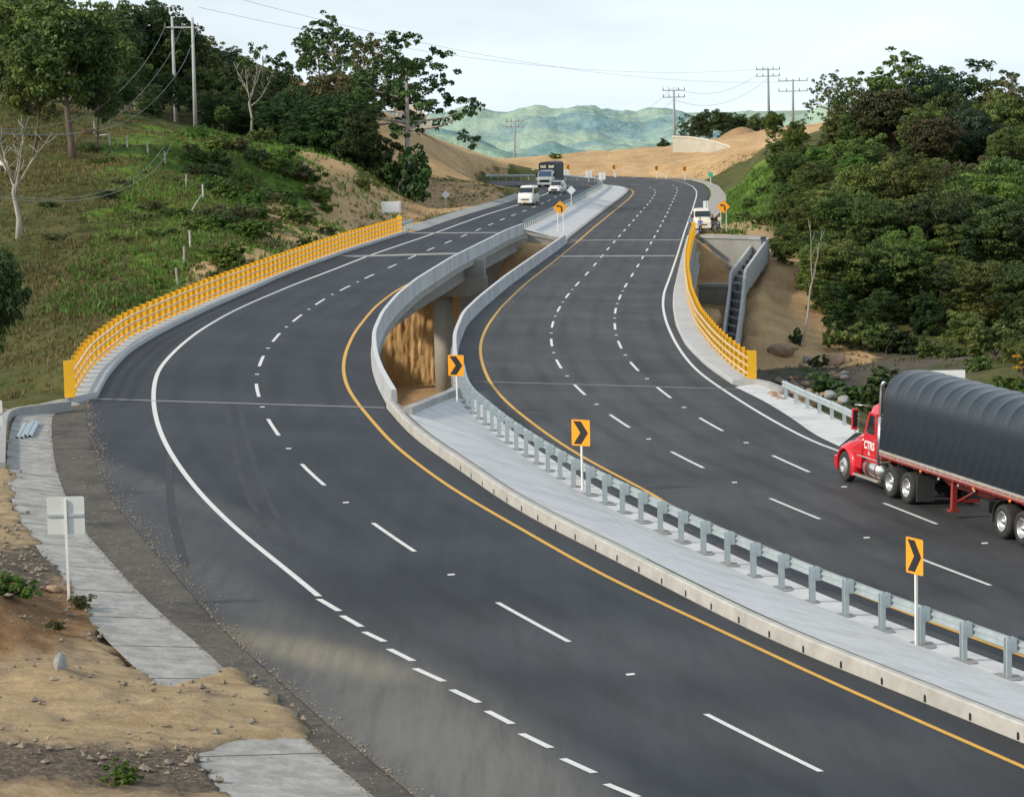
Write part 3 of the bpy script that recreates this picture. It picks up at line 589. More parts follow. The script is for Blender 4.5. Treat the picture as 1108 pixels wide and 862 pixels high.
soil = np.maximum(soil, sstep(355, 366, GY)*(1-sstep(1, 3, GX+.02*(GY-360)))*sstep(-42, -34, GX)*(1-sstep(468, 476, GY))*np.maximum(.5*sstep(.9, 1.2, GZ), sstep(1.6, 3.6, GZ+1.2*vnoise(GX, GY, .15, 4))))
soil = np.maximum(soil, sstep(462, 470, GY+3*vnoise(GX, GY, .2, 6))*sstep(-14, -10, GX))
soil = np.maximum(soil, (1-sstep(0, 4, segdist(GX, GY, lw_far)-3))*.6*(.5+.5*vnoise(GX, GY, .3, 8)))
soil = np.maximum(soil, sstep(130, 140, GY)*(1-sstep(265, 275, GY))*(GX > -24)*(GX < 14)*1.0)
lush = np.zeros_like(GX)
for e in ((260,190,13,45,0),(300,240,9,36,0),(330,270,8,22,0),(220,260,5,22,0),(400,190,4,16,0),(430,215,3,12,0),(805,212,4.5,34,.12),(792,222,3.5,24,0),(822,185,4,40,.1)):
    lush = np.maximum(lush, ell(*e[:4], rot=e[4]))
lush = lush*(1-soil*.8)
lush = np.maximum(lush, .5*sstep(16, 22, GX)*(1-sstep(30, 36, GX))*(GY > 275)*(GY < 460)*(1-soil))
grav = (1-sstep(-8.6, -7.9, GZ))*sstep(8, 12, GX)*sstep(196, 202, GY)*(1-sstep(238, 244, GY))*(1-soil)
GZ = GZ+soil*sstep(220, 280, GY)*(.30*np.abs(vnoise(GX, GY*.12, .55, 31))+.12*vnoise(GX, GY, .8, 32))*(1-(1-sstep(1, 4, segdist(GX, GY, polyL, True)))*1)*(1-(1-sstep(1, 4, segdist(GX, GY, polyR, True)))*1)
nv = GX.size; me = D.meshes.new('ground'); me.from_pydata(np.c_[GX.ravel(), GY.ravel(), GZ.ravel()].tolist(), [], [(j*len(gx)+i, j*len(gx)+i+1, (j+1)*len(gx)+i+1, (j+1)*len(gx)+i) for j in range(len(gy)-1) for i in range(len(gx)-1)])
me.polygons.foreach_set('use_smooth', [True]*len(me.polygons))
ca = me.color_attributes.new('cover', 'FLOAT_COLOR', 'POINT'); ca.data.foreach_set('color', np.stack([soil.ravel(), lush.ravel(), grav.ravel(), np.ones(nv)], 1).ravel().astype('f'))
def ground_mat():
    m = D.materials.new('ground'); m.use_nodes = True; nt = m.node_tree; b = nt.nodes['Principled BSDF']; L = nt.links.new
    tc = nn(nt, 'ShaderNodeTexCoord'); src = tc.outputs['Object']
    def two(c1, c2, sc, dt=8, ro=.7, lo=.35, hi=.65, vec=None):
        n = nn(nt, 'ShaderNodeTexNoise', Scale=sc, Detail=dt, Roughness=ro); L(vec or src, n.inputs['Vector'])
        r = nn(nt, 'ShaderNodeMapRange'); r.inputs[1].default_value = lo; r.inputs[2].default_value = hi; L(n.outputs[0], r.inputs[0])
        x = nn(nt, 'ShaderNodeMix', data_type='RGBA'); L(r.outputs[0], x.inputs[0])
        for s_, c in ((6, c1), (7, c2)):
            if isinstance(c, tuple): x.inputs[s_].default_value = (*c, 1)
            else: L(c, x.inputs[s_])
        return x.outputs[2]
    mp = nn(nt, 'ShaderNodeMapping'); mp.inputs['Scale'].default_value = (2.2, .35, .8); L(src, mp.inputs[0])
    grass = two(two((.040, .058, .018), (.12, .13, .036), .9), two((.14, .13, .055), (.21, .18, .08), 2.2), .16, lo=.45, hi=.75)
    lushc = two((.055, .12, .018), (.17, .27, .045), .5)
    soilc = two(two((.50, .33, .165), (.67, .475, .265), .35), two((.36, .21, .10), (.54, .37, .20), 1.6, vec=mp.outputs[0]), .12, lo=.42, hi=.66)
    gravc = two(two((.09, .075, .062), (.16, .135, .11), 1.1), (.055, .085, .025), .14, lo=.55, hi=.7)
    at_ = nn(nt, 'ShaderNodeAttribute', attribute_name='cover'); sp = nn(nt, 'ShaderNodeSeparateColor'); L(at_.outputs['Color'], sp.inputs[0])
    def thr(sock, sc):
        n = nn(nt, 'ShaderNodeTexNoise', Scale=sc, Detail=7, Roughness=.7); L(src, n.inputs['Vector'])
        a = nn(nt, 'ShaderNodeMath', operation='ADD'); L(sock, a.inputs[0]); L(n.outputs[0], a.inputs[1])
        r = nn(nt, 'ShaderNodeMapRange'); r.inputs[1].default_value = .9; r.inputs[2].default_value = 1.1; L(a.outputs[0], r.inputs[0]); return r.outputs[0]
    out = grass
    for i, c, sc in ((1, lushc, .5), (0, soilc, .6), (2, gravc, .5)):
        x = nn(nt, 'ShaderNodeMix', data_type='RGBA'); L(thr(sp.outputs[i], sc), x.inputs[0]); L(out, x.inputs[6]); L(c, x.inputs[7]); out = x.outputs[2]
    L(out, b.inputs['Base Color']); b.inputs['Roughness'].default_value = .95; b.inputs['Specular IOR Level'].default_value = .15
    nb = nn(nt, 'ShaderNodeTexNoise', Scale=1.3, Detail=9, Roughness=.75); L(src, nb.inputs['Vector'])
    bp_ = nn(nt, 'ShaderNodeBump', Strength=.8, Distance=.5); L(nb.outputs[0], bp_.inputs['Height']); L(bp_.outputs[0], b.inputs['Normal'])
    return m
gm = ground_mat(); me.materials.append(gm); gob = D.objects.new('ground', me); COL.objects.link(gob); gob['kind'] = 'structure'
soil_m = mat('bare_soil', (.37, .24, .12), (.27, .16, .075), scale=1.2, rough=.95, bump=.8, bscale=3)
# ------------------------------------------------------------------ near-left dirt bank, finer mesh
dpoly = np.concatenate([onL([(-160,1100),(-200,640),(-120,430)]), onL([(2,437)]), onL([(5,450),(6,470),(4,500),(9,526),(25,571),(45,602),(67,633),(84,658),(99,668),(101,690),(112,702),(132,726),(154,737),(178,751),(190,750),(205,744),(238,735),(252,728),(268,745),(300,770),(330,790),(300,797),(262,804),(236,808),(214,824),(224,845),(262,888),(340,1000)])])
bx0, bx1, by0, by1 = -22.0, -2.0, 36.0, 108.0
ax_ = np.arange(bx0, bx1, .16); ay_ = np.arange(by0, by1, .22); BX, BY = np.meshgrid(ax_, ay_)
dd = segdist(BX, BY, dpoly, True); ins = pip(BX, BY, dpoly); sd = np.where(ins, dd, -dd)+.20+.32*vnoise(BX, BY, 1.2, 2)+.16*vnoise(BX, BY, 6, 3)
c1 = onL([(0, 690)])[0]; c2 = onL([(110, 850)])[0]
hump = .9*np.exp(-((BX-c1[0]+1.2)**2/3.0+(BY-c1[1])**2/22))
BZ = ZL(BX, BY)-.22+.385*sstep(-.25, .25, sd)+sstep(.2, 2.5, sd)*(.18+.30*vnoise(BX, BY, .55, 4)+.10*vnoise(BX, BY, 2.2, 6))+hump*sstep(.3, 2, sd)+.05*sstep(0, .6, sd)*vnoise(BX, BY, 4.0, 8)
BZ = np.where(BY > 96, BZ-sstep(98, 106, BY)*3, BZ)
me = D.meshes.new('dirt_bank'); me.from_pydata(np.c_[BX.ravel(), BY.ravel(), BZ.ravel()].tolist(), [], [(j*len(ax_)+i, j*len(ax_)+i+1, (j+1)*len(ax_)+i+1, (j+1)*len(ax_)+i) for j in range(len(ay_)-1) for i in range(len(ax_)-1)])
me.polygons.foreach_set('use_smooth', [True]*len(me.polygons))
dk = onL([(60, 850)])[0]; dk2 = onL([(20, 625)])[0]; dk3 = onL([(215, 840)])[0]
g1 = np.exp(-(((BX-dk[0])/2.6)**2+((BY-dk[1])/1.5)**2)**1)+np.exp(-(((BX-dk2[0])/1.6)**2+((BY-dk2[1])/5)**2))*.75+np.exp(-(((BX-dk3[0])/1.2)**2+((BY-dk3[1])/1.6)**2))*.9
ca = me.color_attributes.new('cover', 'FLOAT_COLOR', 'POINT')
brown = np.exp(-(((BX-c1[0])/2.2)**2+((BY-c1[1]-1)/5)**2))
ca.data.foreach_set('color', np.stack([np.clip(g1, 0, 1).ravel(), np.clip(brown, 0, 1).ravel(), BX.ravel()*0, BX.ravel()*0+1], 1).ravel().astype('f'))
def dirt_mat():
    m = D.materials.new('dirt'); m.use_nodes = True; nt = m.node_tree; b = nt.nodes['Principled BSDF']; L = nt.links.new
    tc = nn(nt, 'ShaderNodeTexCoord'); src = tc.outputs['Object']
    def noise(sc, dt=8, ro=.7, vec=None):
        n = nn(nt, 'ShaderNodeTexNoise', Scale=sc, Detail=dt, Roughness=ro); L(vec or src, n.inputs['Vector']); return n.outputs[0]
    def mr(s, a, b_): r = nn(nt, 'ShaderNodeMapRange'); r.inputs[1].default_value = a; r.inputs[2].default_value = b_; L(s, r.inputs[0]); return r.outputs[0]
    def mx(f, c1, c2):
        x = nn(nt, 'ShaderNodeMix', data_type='RGBA'); L(f, x.inputs[0])
        for s_, c in ((6, c1), (7, c2)):
            if isinstance(c, tuple): x.inputs[s_].default_value = (*c, 1)
            else: L(c, x.inputs[s_])
        return x.outputs[2]
    mp = nn(nt, 'ShaderNodeMapping'); mp.inputs['Rotation'].default_value = (0, 0, rad(35)); mp.inputs['Scale'].default_value = (.5, 2.4, 1); L(src, mp.inputs[0])
    tan = mx(mr(noise(1.1, vec=mp.outputs[0]), .35, .65), (.36, .255, .145), (.55, .42, .26))
    tan = mx(mr(noise(.7), .5, .68), tan, (.27, .205, .145))
    peb = mx(mr(noise(9, 5, .8), .45, .6), (.10, .085, .07), (.24, .19, .14))
    brn = mx(mr(noise(2.5), .35, .65), (.22, .12, .06), (.34, .21, .11))
    at_ = nn(nt, 'ShaderNodeAttribute', attribute_name='cover'); sp = nn(nt, 'ShaderNodeSeparateColor'); L(at_.outputs['Color'], sp.inputs[0])
    def th(sock, sc):
        a = nn(nt, 'ShaderNodeMath', operation='ADD'); L(sock, a.inputs[0]); L(noise(sc), a.inputs[1]); return mr(a.outputs[0], .78, 1.05)
    c = mx(th(sp.outputs[1], 1.2), tan, brn); c = mx(th(sp.outputs[0], 1.5), c, peb)
    L(c, b.inputs['Base Color']); b.inputs['Roughness'].default_value = .97; b.inputs['Specular IOR Level'].default_value = .1
    bp_ = nn(nt, 'ShaderNodeBump', Strength=.9, Distance=.12); L(noise(5, 10, .75), bp_.inputs['Height']); L(bp_.outputs[0], b.inputs['Normal'])
    return m
dirt_m = dirt_mat(); me.materials.append(dirt_m); dob = D.objects.new('dirt_bank', me); COL.objects.link(dob); dob['kind'] = 'structure'
def dirt_z(x, y):
    i = int(np.clip((x-bx0)/.16, 0, len(ax_)-1)); j = int(np.clip((y-by0)/.22, 0, len(ay_)-1)); return float(BZ[j, i])
# loose stones on the dirt (uncountable)
def stones(name, pts, rmin, rmax, m, seed, kind='stuff'):
    r_ = np.random.default_rng(seed); vs = []; fs = []
    base = np.array([(1,0,0),(-1,0,0),(0,1,0),(0,-1,0),(0,0,1),(0,0,-1)], float); bf = [(0,2,4),(2,1,4),(1,3,4),(3,0,4),(2,0,5),(1,2,5),(3,1,5),(0,3,5)]
    for (x, y, z) in pts:
        s_ = rmin*(rmax/rmin)**(r_.random()**2.2); a = r_.random()*6.3; q = base*(s_*(.6+.8*r_.random((6, 1)))); q[:, 2] *= .7
        c_, n_ = math.cos(a), math.sin(a); q = np.c_[q[:, 0]*c_-q[:, 1]*n_, q[:, 0]*n_+q[:, 1]*c_, q[:, 2]]+[x, y, z+s_*.2]
        k = len(vs); vs += q.tolist(); fs += [(k+a_, k+b_, k+c__) for a_, b_, c__ in bf]
    o = mesh_obj(name, vs, fs, m); o['kind'] = kind; return o
pp = []
while len(pp) < 2600:
    x = rng.uniform(bx0+2, bx1-.2); y = rng.uniform(46, 92)
    i = int((x-bx0)/.16); j = int((y-by0)/.22)
    w_ = .25+g1[j, i]*1.2
    if sd[j, i] > -.1 and rng.random() < w_: pp.append((x, y, BZ[j, i]))
stone_m = mat('stones', (.16, .135, .11), (.30, .25, .19), scale=2, rough=.9)
stones('pebbles', pp, .015, .11, stone_m, 1)
pp = []
for _ in range(3000):
    s_ = rng.random()*arclen(A_left_near)[-1]; p = point_at(A_left_near, s_); q = point_at(C_in, s_/arclen(A_left_near)[-1]*arclen(C_in)[-1]); t = rng.normal(.5, .33)
    x, y = p*(1-t)+q*t; pp.append((x, y, ZL(x, y)-.025+.03*(t < 0)))
for _ in range(5200):
    s_ = rng.random()*arclen(A_left_near)[-1]; p = point_at(A_left_near, s_); q = point_at(C_in, s_/arclen(A_left_near)[-1]*arclen(C_in)[-1]); t = -abs(rng.normal(0, .22)) if rng.random() < .6 else 1+abs(rng.normal(0, .12))
    x, y = p*(1-t)+q*t; pp.append((x, y, ZL(x, y)+.002))
stones('gravel_chips', pp, .010, .045, stone_m, 2)
# ------------------------------------------------------------------ valley floor and distant hills
vf = mesh_obj('valley_floor', [(-9000, -3000, -70.5), (9000, -3000, -70.5), (9000, 14000, -70.5), (-9000, 14000, -70.5)], [(0, 1, 2, 3)], mat('far_green', (.20, .30, .24), (.28, .36, .27), scale=.01, rough=1)); vf['kind'] = 'structure'
def hills(name, ridge_px, dist, depth, cols, seed, base=-75):
    pts = np.array(ridge_px, float); xs = np.linspace(pts[0, 0], pts[-1, 0], 900); ys = np.interp(xs, pts[:, 0], pts[:, 1])
    rows = 90; vs = []; X = []; Y = []; Z = []
    for j in range(rows):
        t = j/(rows-1); d_ = dist-depth*(1-t) if t <= 1 else dist
        for i in range(len(xs)):
            top = at(xs[i], ys[i], dist); X.append(top[0]*(1-(1-t)*.12)); Y.append(d_); Z.append(base+(top[2]-base)*(t**.9))
    X = np.array(X); Y = np.array(Y); Z = np.array(Z); T = np.repeat(np.linspace(0, 1, rows), len(xs))
    Z = Z + np.sin(T*PI)*(36*vnoise(X, Y, .004, seed, 4)) + 7*vnoise(X, Y, .035, seed+1, 4)*(T > .02)
    fs = [(j*900+i, j*900+i+1, (j+1)*900+i+1, (j+1)*900+i) for j in range(rows-1) for i in range(899)]
    # back slope
    k = len(X); bx_ = X[-900:]; by_ = Y[-900:]+dist*.3; bz_ = np.full(900, base)
    V = np.c_[np.r_[X, bx_], np.r_[Y, by_], np.r_[Z, bz_]]; fs += [(k-900+i, k-900+i+1, k+i+1, k+i) for i in range(899)]
    m = D.materials.new(name); m.use_nodes = True; nt = m.node_tree; b = nt.nodes['Principled BSDF']; L = nt.links.new
    g = nn(nt, 'ShaderNodeTexCoord')
    def nz(sc, dt=9, ro=.72): n = nn(nt, 'ShaderNodeTexNoise', Scale=sc, Detail=dt, Roughness=ro); L(g.outputs['Object'], n.inputs['Vector']); return n.outputs[0]
    def mix(f, lo, hi, a_, c_):
        r = nn(nt, 'ShaderNodeMapRange'); r.inputs[1].default_value = lo; r.inputs[2].default_value = hi; L(f, r.inputs[0]); x = nn(nt, 'ShaderNodeMix', data_type='RGBA'); L(r.outputs[0], x.inputs[0])
        for s_, c in ((6, a_), (7, c_)):
            if isinstance(c, tuple): x.inputs[s_].default_value = (*c, 1)
            else: L(c, x.inputs[s_])
        return x.outputs[2]
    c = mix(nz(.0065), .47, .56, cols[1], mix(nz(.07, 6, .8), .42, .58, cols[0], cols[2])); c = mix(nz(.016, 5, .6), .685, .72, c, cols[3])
    L(c, b.inputs['Base Color']); b.inputs['Roughness'].default_value = 1; b.inputs['Specular IOR Level'].default_value = 0
    hb = nn(nt, 'ShaderNodeBump', Strength=.55, Distance=14); L(nz(.045, 6, .75), hb.inputs['Height']); L(hb.outputs[0], b.inputs['Normal'])
    o = mesh_obj(name, V, fs, m, smooth=True); o['kind'] = 'structure'; return o, X, Y, Z
ridge = [(-200,140),(300,118),(430,122),(460,126),(480,124),(500,121),(529,122),(549,121),(565,117),(579,116),(599,118),(619,114),(639,113),(650,118),(668,122),(690,124),(709,118.5),(733,119),(742,124),(765,126),(800,122),(830,126),(863,125),(878,119.5),(896,116),(930,118),(1000,125),(1300,120)]
hill1, hX, hY, hZ = hills('distant_hills', ridge, 2300, 900, [(.19, .31, .345), (.38, .50, .40), (.26, .39, .39), (.58, .50, .42)], 3)  # bluish haze of distance is mixed into these base colours
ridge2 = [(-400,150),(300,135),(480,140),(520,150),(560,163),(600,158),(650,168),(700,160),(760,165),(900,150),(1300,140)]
hills('middle_hills', ridge2, 1450, 500, [(.155, .27, .285), (.34, .46, .34), (.22, .345, .33), (.58, .50, .40)], 8)  # nearer range, with less haze painted into its greens
# ------------------------------------------------------------------ bridges
rail_y = mat('railing_yellow', (.82, .46, .012), (.74, .39, .015), scale=2.5, rough=.5, spec=.4, c3=(.64, .35, .03), scale3=.9)
rail_w = mat('rail_sheen', (.78, .66, .46), (.78, .48, .14), scale=.8, rough=.4, c3=(.74, .50, .24), scale3=.5)  # pale sky reflection on the rails is painted into these colours
galv = mat('galvanised_steel', (.50, .56, .58), (.40, .46, .49), scale=3, rough=.42, metal=.35)
galv_d = mat('bolt_dark', (.10, .10, .10), rough=.6)
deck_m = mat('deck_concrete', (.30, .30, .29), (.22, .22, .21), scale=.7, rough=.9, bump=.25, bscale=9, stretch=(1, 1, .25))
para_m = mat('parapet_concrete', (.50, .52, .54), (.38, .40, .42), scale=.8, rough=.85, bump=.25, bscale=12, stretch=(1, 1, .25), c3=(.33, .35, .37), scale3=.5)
def trim(c, y0, y1): return c[(c[:, 1] >= y0) & (c[:, 1] <= y1)]
def make_bridge(label, walk_in, walk_out, par, zf, side, deck_l, deck_r, joints, girder_curve, gn, gw, piers):
    b = thing('bridge', label, 'bridge')
    sheet('deck', np.concatenate([deck_l, deck_r[::-1]]), zf, -.07, deck_m, b, None, .32)
    # girders follow the curve
    for k in range(gn):
        g = offset(girder_curve, gw*(k-(gn-1)/2))
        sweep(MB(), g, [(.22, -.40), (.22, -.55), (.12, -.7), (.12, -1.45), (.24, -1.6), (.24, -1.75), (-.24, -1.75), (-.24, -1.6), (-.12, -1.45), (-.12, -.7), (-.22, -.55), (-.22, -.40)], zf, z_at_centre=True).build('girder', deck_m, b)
    # walkway with kerb face
    wi = resample(walk_in, 1.5); wo = resample(walk_out, 1.5); n = 60
    def rs(c):
        s = arclen(c); q = np.linspace(0, s[-1], n); return np.stack([np.interp(q, s, c[:, 0]), np.interp(q, s, c[:, 1])], 1)
    wi, wo = rs(wi), rs(wo+0); m = MB(); vs = []; fs = []
    out = wo+(wo-wi)/np.linalg.norm(wo-wi, axis=1)[:, None]*.28
    for i in range(n):
        for p, dz in ((wi[i], -.06), (wi[i], .18), (wi[i]+(wo[i]-wi[i])*.06, .21), (out[i], .21), (out[i], -.45)): vs.append((p[0], p[1], zf(*p)+dz))
    for i in range(n-1):
        for j in range(4): fs.append((i*5+j, i*5+j+1, (i+1)*5+j+1, (i+1)*5+j))
    fs += [(0, 1, 2, 3, 4), tuple((n-1)*5+j for j in (4, 3, 2, 1, 0))]
    m.add(vs, fs).build('walkway', mat('walkway_concrete', (.50, .51, .52), (.42, .43, .44), scale=.9, rough=.85, bump=.2, bscale=12, stretch=(1, .4, 1)), b)
    # parapet: new-jersey face towards the road, plain face outside, with a fascia
    sg = side
    pr = sweep(MB(), par, [(sg*.17, -.05), (sg*.12, .25), (sg*.09, .78), (sg*.07, .82), (-sg*.10, .82), (-sg*.12, .78), (-sg*.14, -.05), (-sg*.2, -.08), (-sg*.2, -.5), (sg*.17, -.5)], zf, z_at_centre=True).build('parapet', para_m, b)
    sweep(MB(), par, [(sg*.075, .823), (-sg*.105, .823)], zf, closed=False, z_at_centre=True).build('parapet_top', mat('parapet_top', (.62, .63, .64), (.52, .53, .54), scale=1, rough=.8), b)
    for k, (p, q, w) in enumerate(joints):
        sweep(MB(), resample(np.array([p, q]), 1), [(-w, .012), (w, .012)], zf, closed=False).build('expansion_joint', mat('joint_strip', (.36, .35, .33), (.26, .25, .24), scale=2, rough=.8), b)
    return b
# left bridge
Lspan = resample(extend(LPar, 0, 0), 2)
dl = offset(LS_out, .35); dr = offset(LPar, -.25)
jL = [(onL([(101, 431.6)])[0], onL([(416, 441.2)])[0], .13), (onL([(375, 277.6)])[0], onL([(499, 274.2)])[0], .75), (onL([(444, 252.3)])[0], onL([(541, 251.8)])[0], .6)]
gc = cut(Lc, nearest_s(Lc, LPar[0])+2, nearest_s(Lc, LPar[-1])-1)
bL = make_bridge('left bridge carrying the higher carriageway, its light parapet beside the open gap', LS_in, LS_out, LPar, ZL, 1, dl, dr, jL, offset(gc, .75), 5, 2.15, None)
# right bridge
dl2 = offset(RPar, .25); dr2 = offset(RS_out, -.35)
jR = [(onR([(513, 412.8)])[0], onR([(815, 421.5)])[0], .10), (onR([(602, 277.5)])[0], onR([(733, 276.8)])[0], .7), (onR([(618, 260.2)])[0], onR([(741, 259.4)])[0], .5)]
gc2 = cut(R2, nearest_s(R2, RPar[0])+2, nearest_s(R2, RPar[-1])-1)
bR = make_bridge('right bridge carrying the three lane carriageway, with pale walkway on its right side', RS_in, RS_out, RPar, ZR, -1, dl2, dr2, jR, offset(gc2, 1.6), 6, 2.4, None)
# piers: cap beam and round columns
def pier(parent, curve_, s, l0, l1, zf, capz0=-1.76, capz1=-3.2, colls=(), colr=.75, zb=-10.5, th=1.0, block=None):
    h = heading(curve_, s); p = point_at(curve_, s); T = Matrix.Translation((float(p[0]), float(p[1]), float(zf(*p))))@Matrix.Rotation(h, 4, 'Z')
    def tf(x, y, z): v = T@Vector((x, y, z)); return tuple(v)
    cp_ = MB().prism([(l0, capz0), (l1, capz0), (l1, capz1+.5), (l1+1.2, capz1), (l0-1.2, capz1), (l0, capz1+.5)], 'x', -th, th, tf).build('pier_cap', deck_m, parent)
    for l in colls:
        q = T@Vector((0, l, capz1)); MB().tube([(q.x, q.y, q.z), (q.x, q.y, zb)], colr, 24).build('column', mat('column_concrete', (.36, .35, .32), (.27, .265, .24), scale=.5, rough=.9, bump=.2, bscale=6, stretch=(1, 1, .3)), parent)
    if block:
        MB().box(-th*.6, th*.6, block[0], block[1], -.4, capz0-.01, tf).build('diaphragm', deck_m, parent)
sL = nearest_s(Lc, at(505, 300, 208))
pier(bL, Lc, sL, 6.2, -5.3, ZL, colls=(3.6, -1.9), block=(-2.6, -5.2))
sL2 = nearest_s(Lc, at(440, 300, 152))
sR1 = nearest_s(R2, at(640, 300, 205))
pier(bR, R2, sR1, 8.5, -5, ZR, colls=(6.8, 1.2, -3.8), block=(5, 8.4))
pier(bR, R2, nearest_s(R2, at(640, 300, 160)), 8.5, -5, ZR, colls=(6.8, 1.2, -3.8))
# abutments
def abut(label, p, q, zt0, zt1, zb, th=1.0, nm='abutment'):
    t = thing('abutment', label, 'abutment'); c = resample(np.array([p, q], float), 2)
    def z_(x, y): u = np.clip(((x-p[0])*(q[0]-p[0])+(y-p[1])*(q[1]-p[1]))/((q[0]-p[0])**2+(q[1]-p[1])**2), 0, 1); return zt0*(1-u)+zt1*u
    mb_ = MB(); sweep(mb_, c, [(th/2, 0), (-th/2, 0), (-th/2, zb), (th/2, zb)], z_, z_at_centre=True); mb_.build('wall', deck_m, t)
    mb_ = MB(); n_ = int(np.linalg.norm(np.array(q)-p)/.9); hd = math.atan2(q[1]-p[1], q[0]-p[0])
    sweep(MB(), c, [(th/2+.12, .003), (-th/2-.12, .003), (-th/2-.12, -.3), (th/2+.12, -.3)], z_, z_at_centre=True).build('coping', conc, t)
    return t
a0 = at(757, 253, 272); a1 = at(826, 256, 268)
abut('tall grey abutment wall below the parked van at the far end of the right bridge', a0[:2]+[.3, 0], a1[:2], a0[2]-.1, a1[2], -5.4)
b0 = at(760, 307, 256); b1 = at(793, 307, 254)
abut('lower grey footing wall in front of the tall abutment, left of the drain steps', b0[:2], b1[:2], b0[2], b1[2], -4, 1.4)
p0 = LPar[-1]; p1 = RPar[-1]
p0 = offset(lgm, -.1)[0]; p1 = offset(rkm, .3)[0]
abut('grey wall closing the gap between the two bridges at their far end', p0+[-.6, .45], p1+[.4, .45], zLm(*p0)-.02, zRm(*p1)-.02, -9, 1.2)
p0 = offset(LS_out, .2)[-1]; p1 = LPar[-1]
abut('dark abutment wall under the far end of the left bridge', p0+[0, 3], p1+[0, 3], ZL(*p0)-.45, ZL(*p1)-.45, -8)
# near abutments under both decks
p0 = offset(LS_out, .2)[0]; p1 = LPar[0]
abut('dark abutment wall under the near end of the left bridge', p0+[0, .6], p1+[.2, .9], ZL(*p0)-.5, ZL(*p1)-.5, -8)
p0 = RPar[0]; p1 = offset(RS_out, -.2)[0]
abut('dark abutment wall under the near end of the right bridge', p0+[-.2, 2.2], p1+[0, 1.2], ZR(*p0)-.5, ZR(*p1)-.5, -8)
# wing wall by the steel offcuts
ww = thing('wing_wall', 'low concrete wing wall curving round the top of the ditch beside the yellow railing', 'wall')
wc = curve(onL([(75,434),(40,437.5),(8,441),(4,455),(3,470),(2,500)], .35), 1, 2)
sweep(MB(), wc, [(.1, -4), (.1, .35), (-.1, .35), (-.12, -.2)], ZL, z_at_centre=True).build('wall', conc, ww)
# ------------------------------------------------------------------ earth cliff under the left bridge
def cliff(name, p, q, zb, zt, seed, m, lean=1.2):
    n, r = 90, 60; u = np.linspace(0, 1, n); w = np.linspace(0, 1, r); U, Wv = np.meshgrid(u, w); X = p[0]+(q[0]-p[0])*U; Y = p[1]+(q[1]-p[1])*U+Wv*lean; Zz = zb+(zt-zb)*Wv
    nrm = np.array([q[1]-p[1], -(q[0]-p[0])]); nrm /= np.linalg.norm(nrm)
    dsp = .17*vnoise(U*60, Wv*5, .9, seed)+.09*vnoise(U*120, Wv*16, 1, seed+1)+.10*vnoise(U*30, Wv*14, .7, seed+3)-.9*(1-Wv)**5
    X = X+nrm[0]*dsp; Y = Y+nrm[1]*dsp
    fs = [(j*n+i, j*n+i+1, (j+1)*n+i+1, (j+1)*n+i) for j in range(r-1) for i in range(n-1)]
    o = mesh_obj(name, np.c_[X.ravel(), Y.ravel(), Zz.ravel()], fs, m, smooth=True); o['kind'] = 'structure'; return o
cl_m = mat('cliff_soil', (.72, .48, .23), (.56, .35, .155), scale=2.2, rough=.95, bump=.8, bscale=6, stretch=(2.4, 2.4, .45), c3=(.50, .31, .13), scale3=.9)
c0 = at(372, 427, 211.8); c1_ = at(500, 427, 212.4)
cliff('earth_cliff', c0[:2], c1_[:2], -10.6, -1.0, 5, cl_m)
# ------------------------------------------------------------------ yellow railings
def railing(label, c, zf, sgn, zbase=.21, h=1.25, sp=1.75):
    t = thing('railing', label, 'railing'); a = arclen(c)[-1]; n = min(98, int(a/sp)); 
    proto = None
    for k in range(n+1):
        s = min(a-.05, max(.05, k*a/n)); p = point_at(c, s); hd = heading(c, s)
        big = 1.12 if k in (0, n) else 1.0
        if proto is None or k in (0, n):
            m = MB(); m.box(-.008, .008, -.125, .125, 0, h*big); m.box(-.075, .075, -.14, -.125, 0, h*big); m.box(-.075, .075, .125, .14, 0, h*big); m.box(-.14, .14, -.18, .18, 0, .025)
            for zz in (.30, .66, 1.02): m.box(-.03, .03, min(sgn*.14, sgn*.145), max(sgn*.14, sgn*.145), zz-.05, zz+.05)
            if k in (0, n): m.box(-.1, -.010, -.20, .20, .02, h*big)
            o = m.build('post', rail_y, t); 
            if k == 0: first_ = o
            if k == 1: proto = o
        else: o = proto.copy(); COL.objects.link(o); o.parent = t
        o.location = (float(p[0]), float(p[1]), float(zf(*p)+zbase)); o.rotation_euler = (0, 0, hd)
    for zz in (.30, .66, 1.02):
        sweep(MB(), offset(c, sgn*.185), [(.04, zz-.038), (.04, zz+.038), (-.04, zz+.038), (-.04, zz-.038)], lambda x, y: zf(x, y)+zbase).build('rail', rail_w, t)
    return t
railing('long yellow steel railing along the left edge of the left bridge', resample(LS_out, 1.5), ZL, -1)
railing('curved yellow steel railing along the right edge of the right bridge', resample(RS_out, 1.5), ZR, 1)
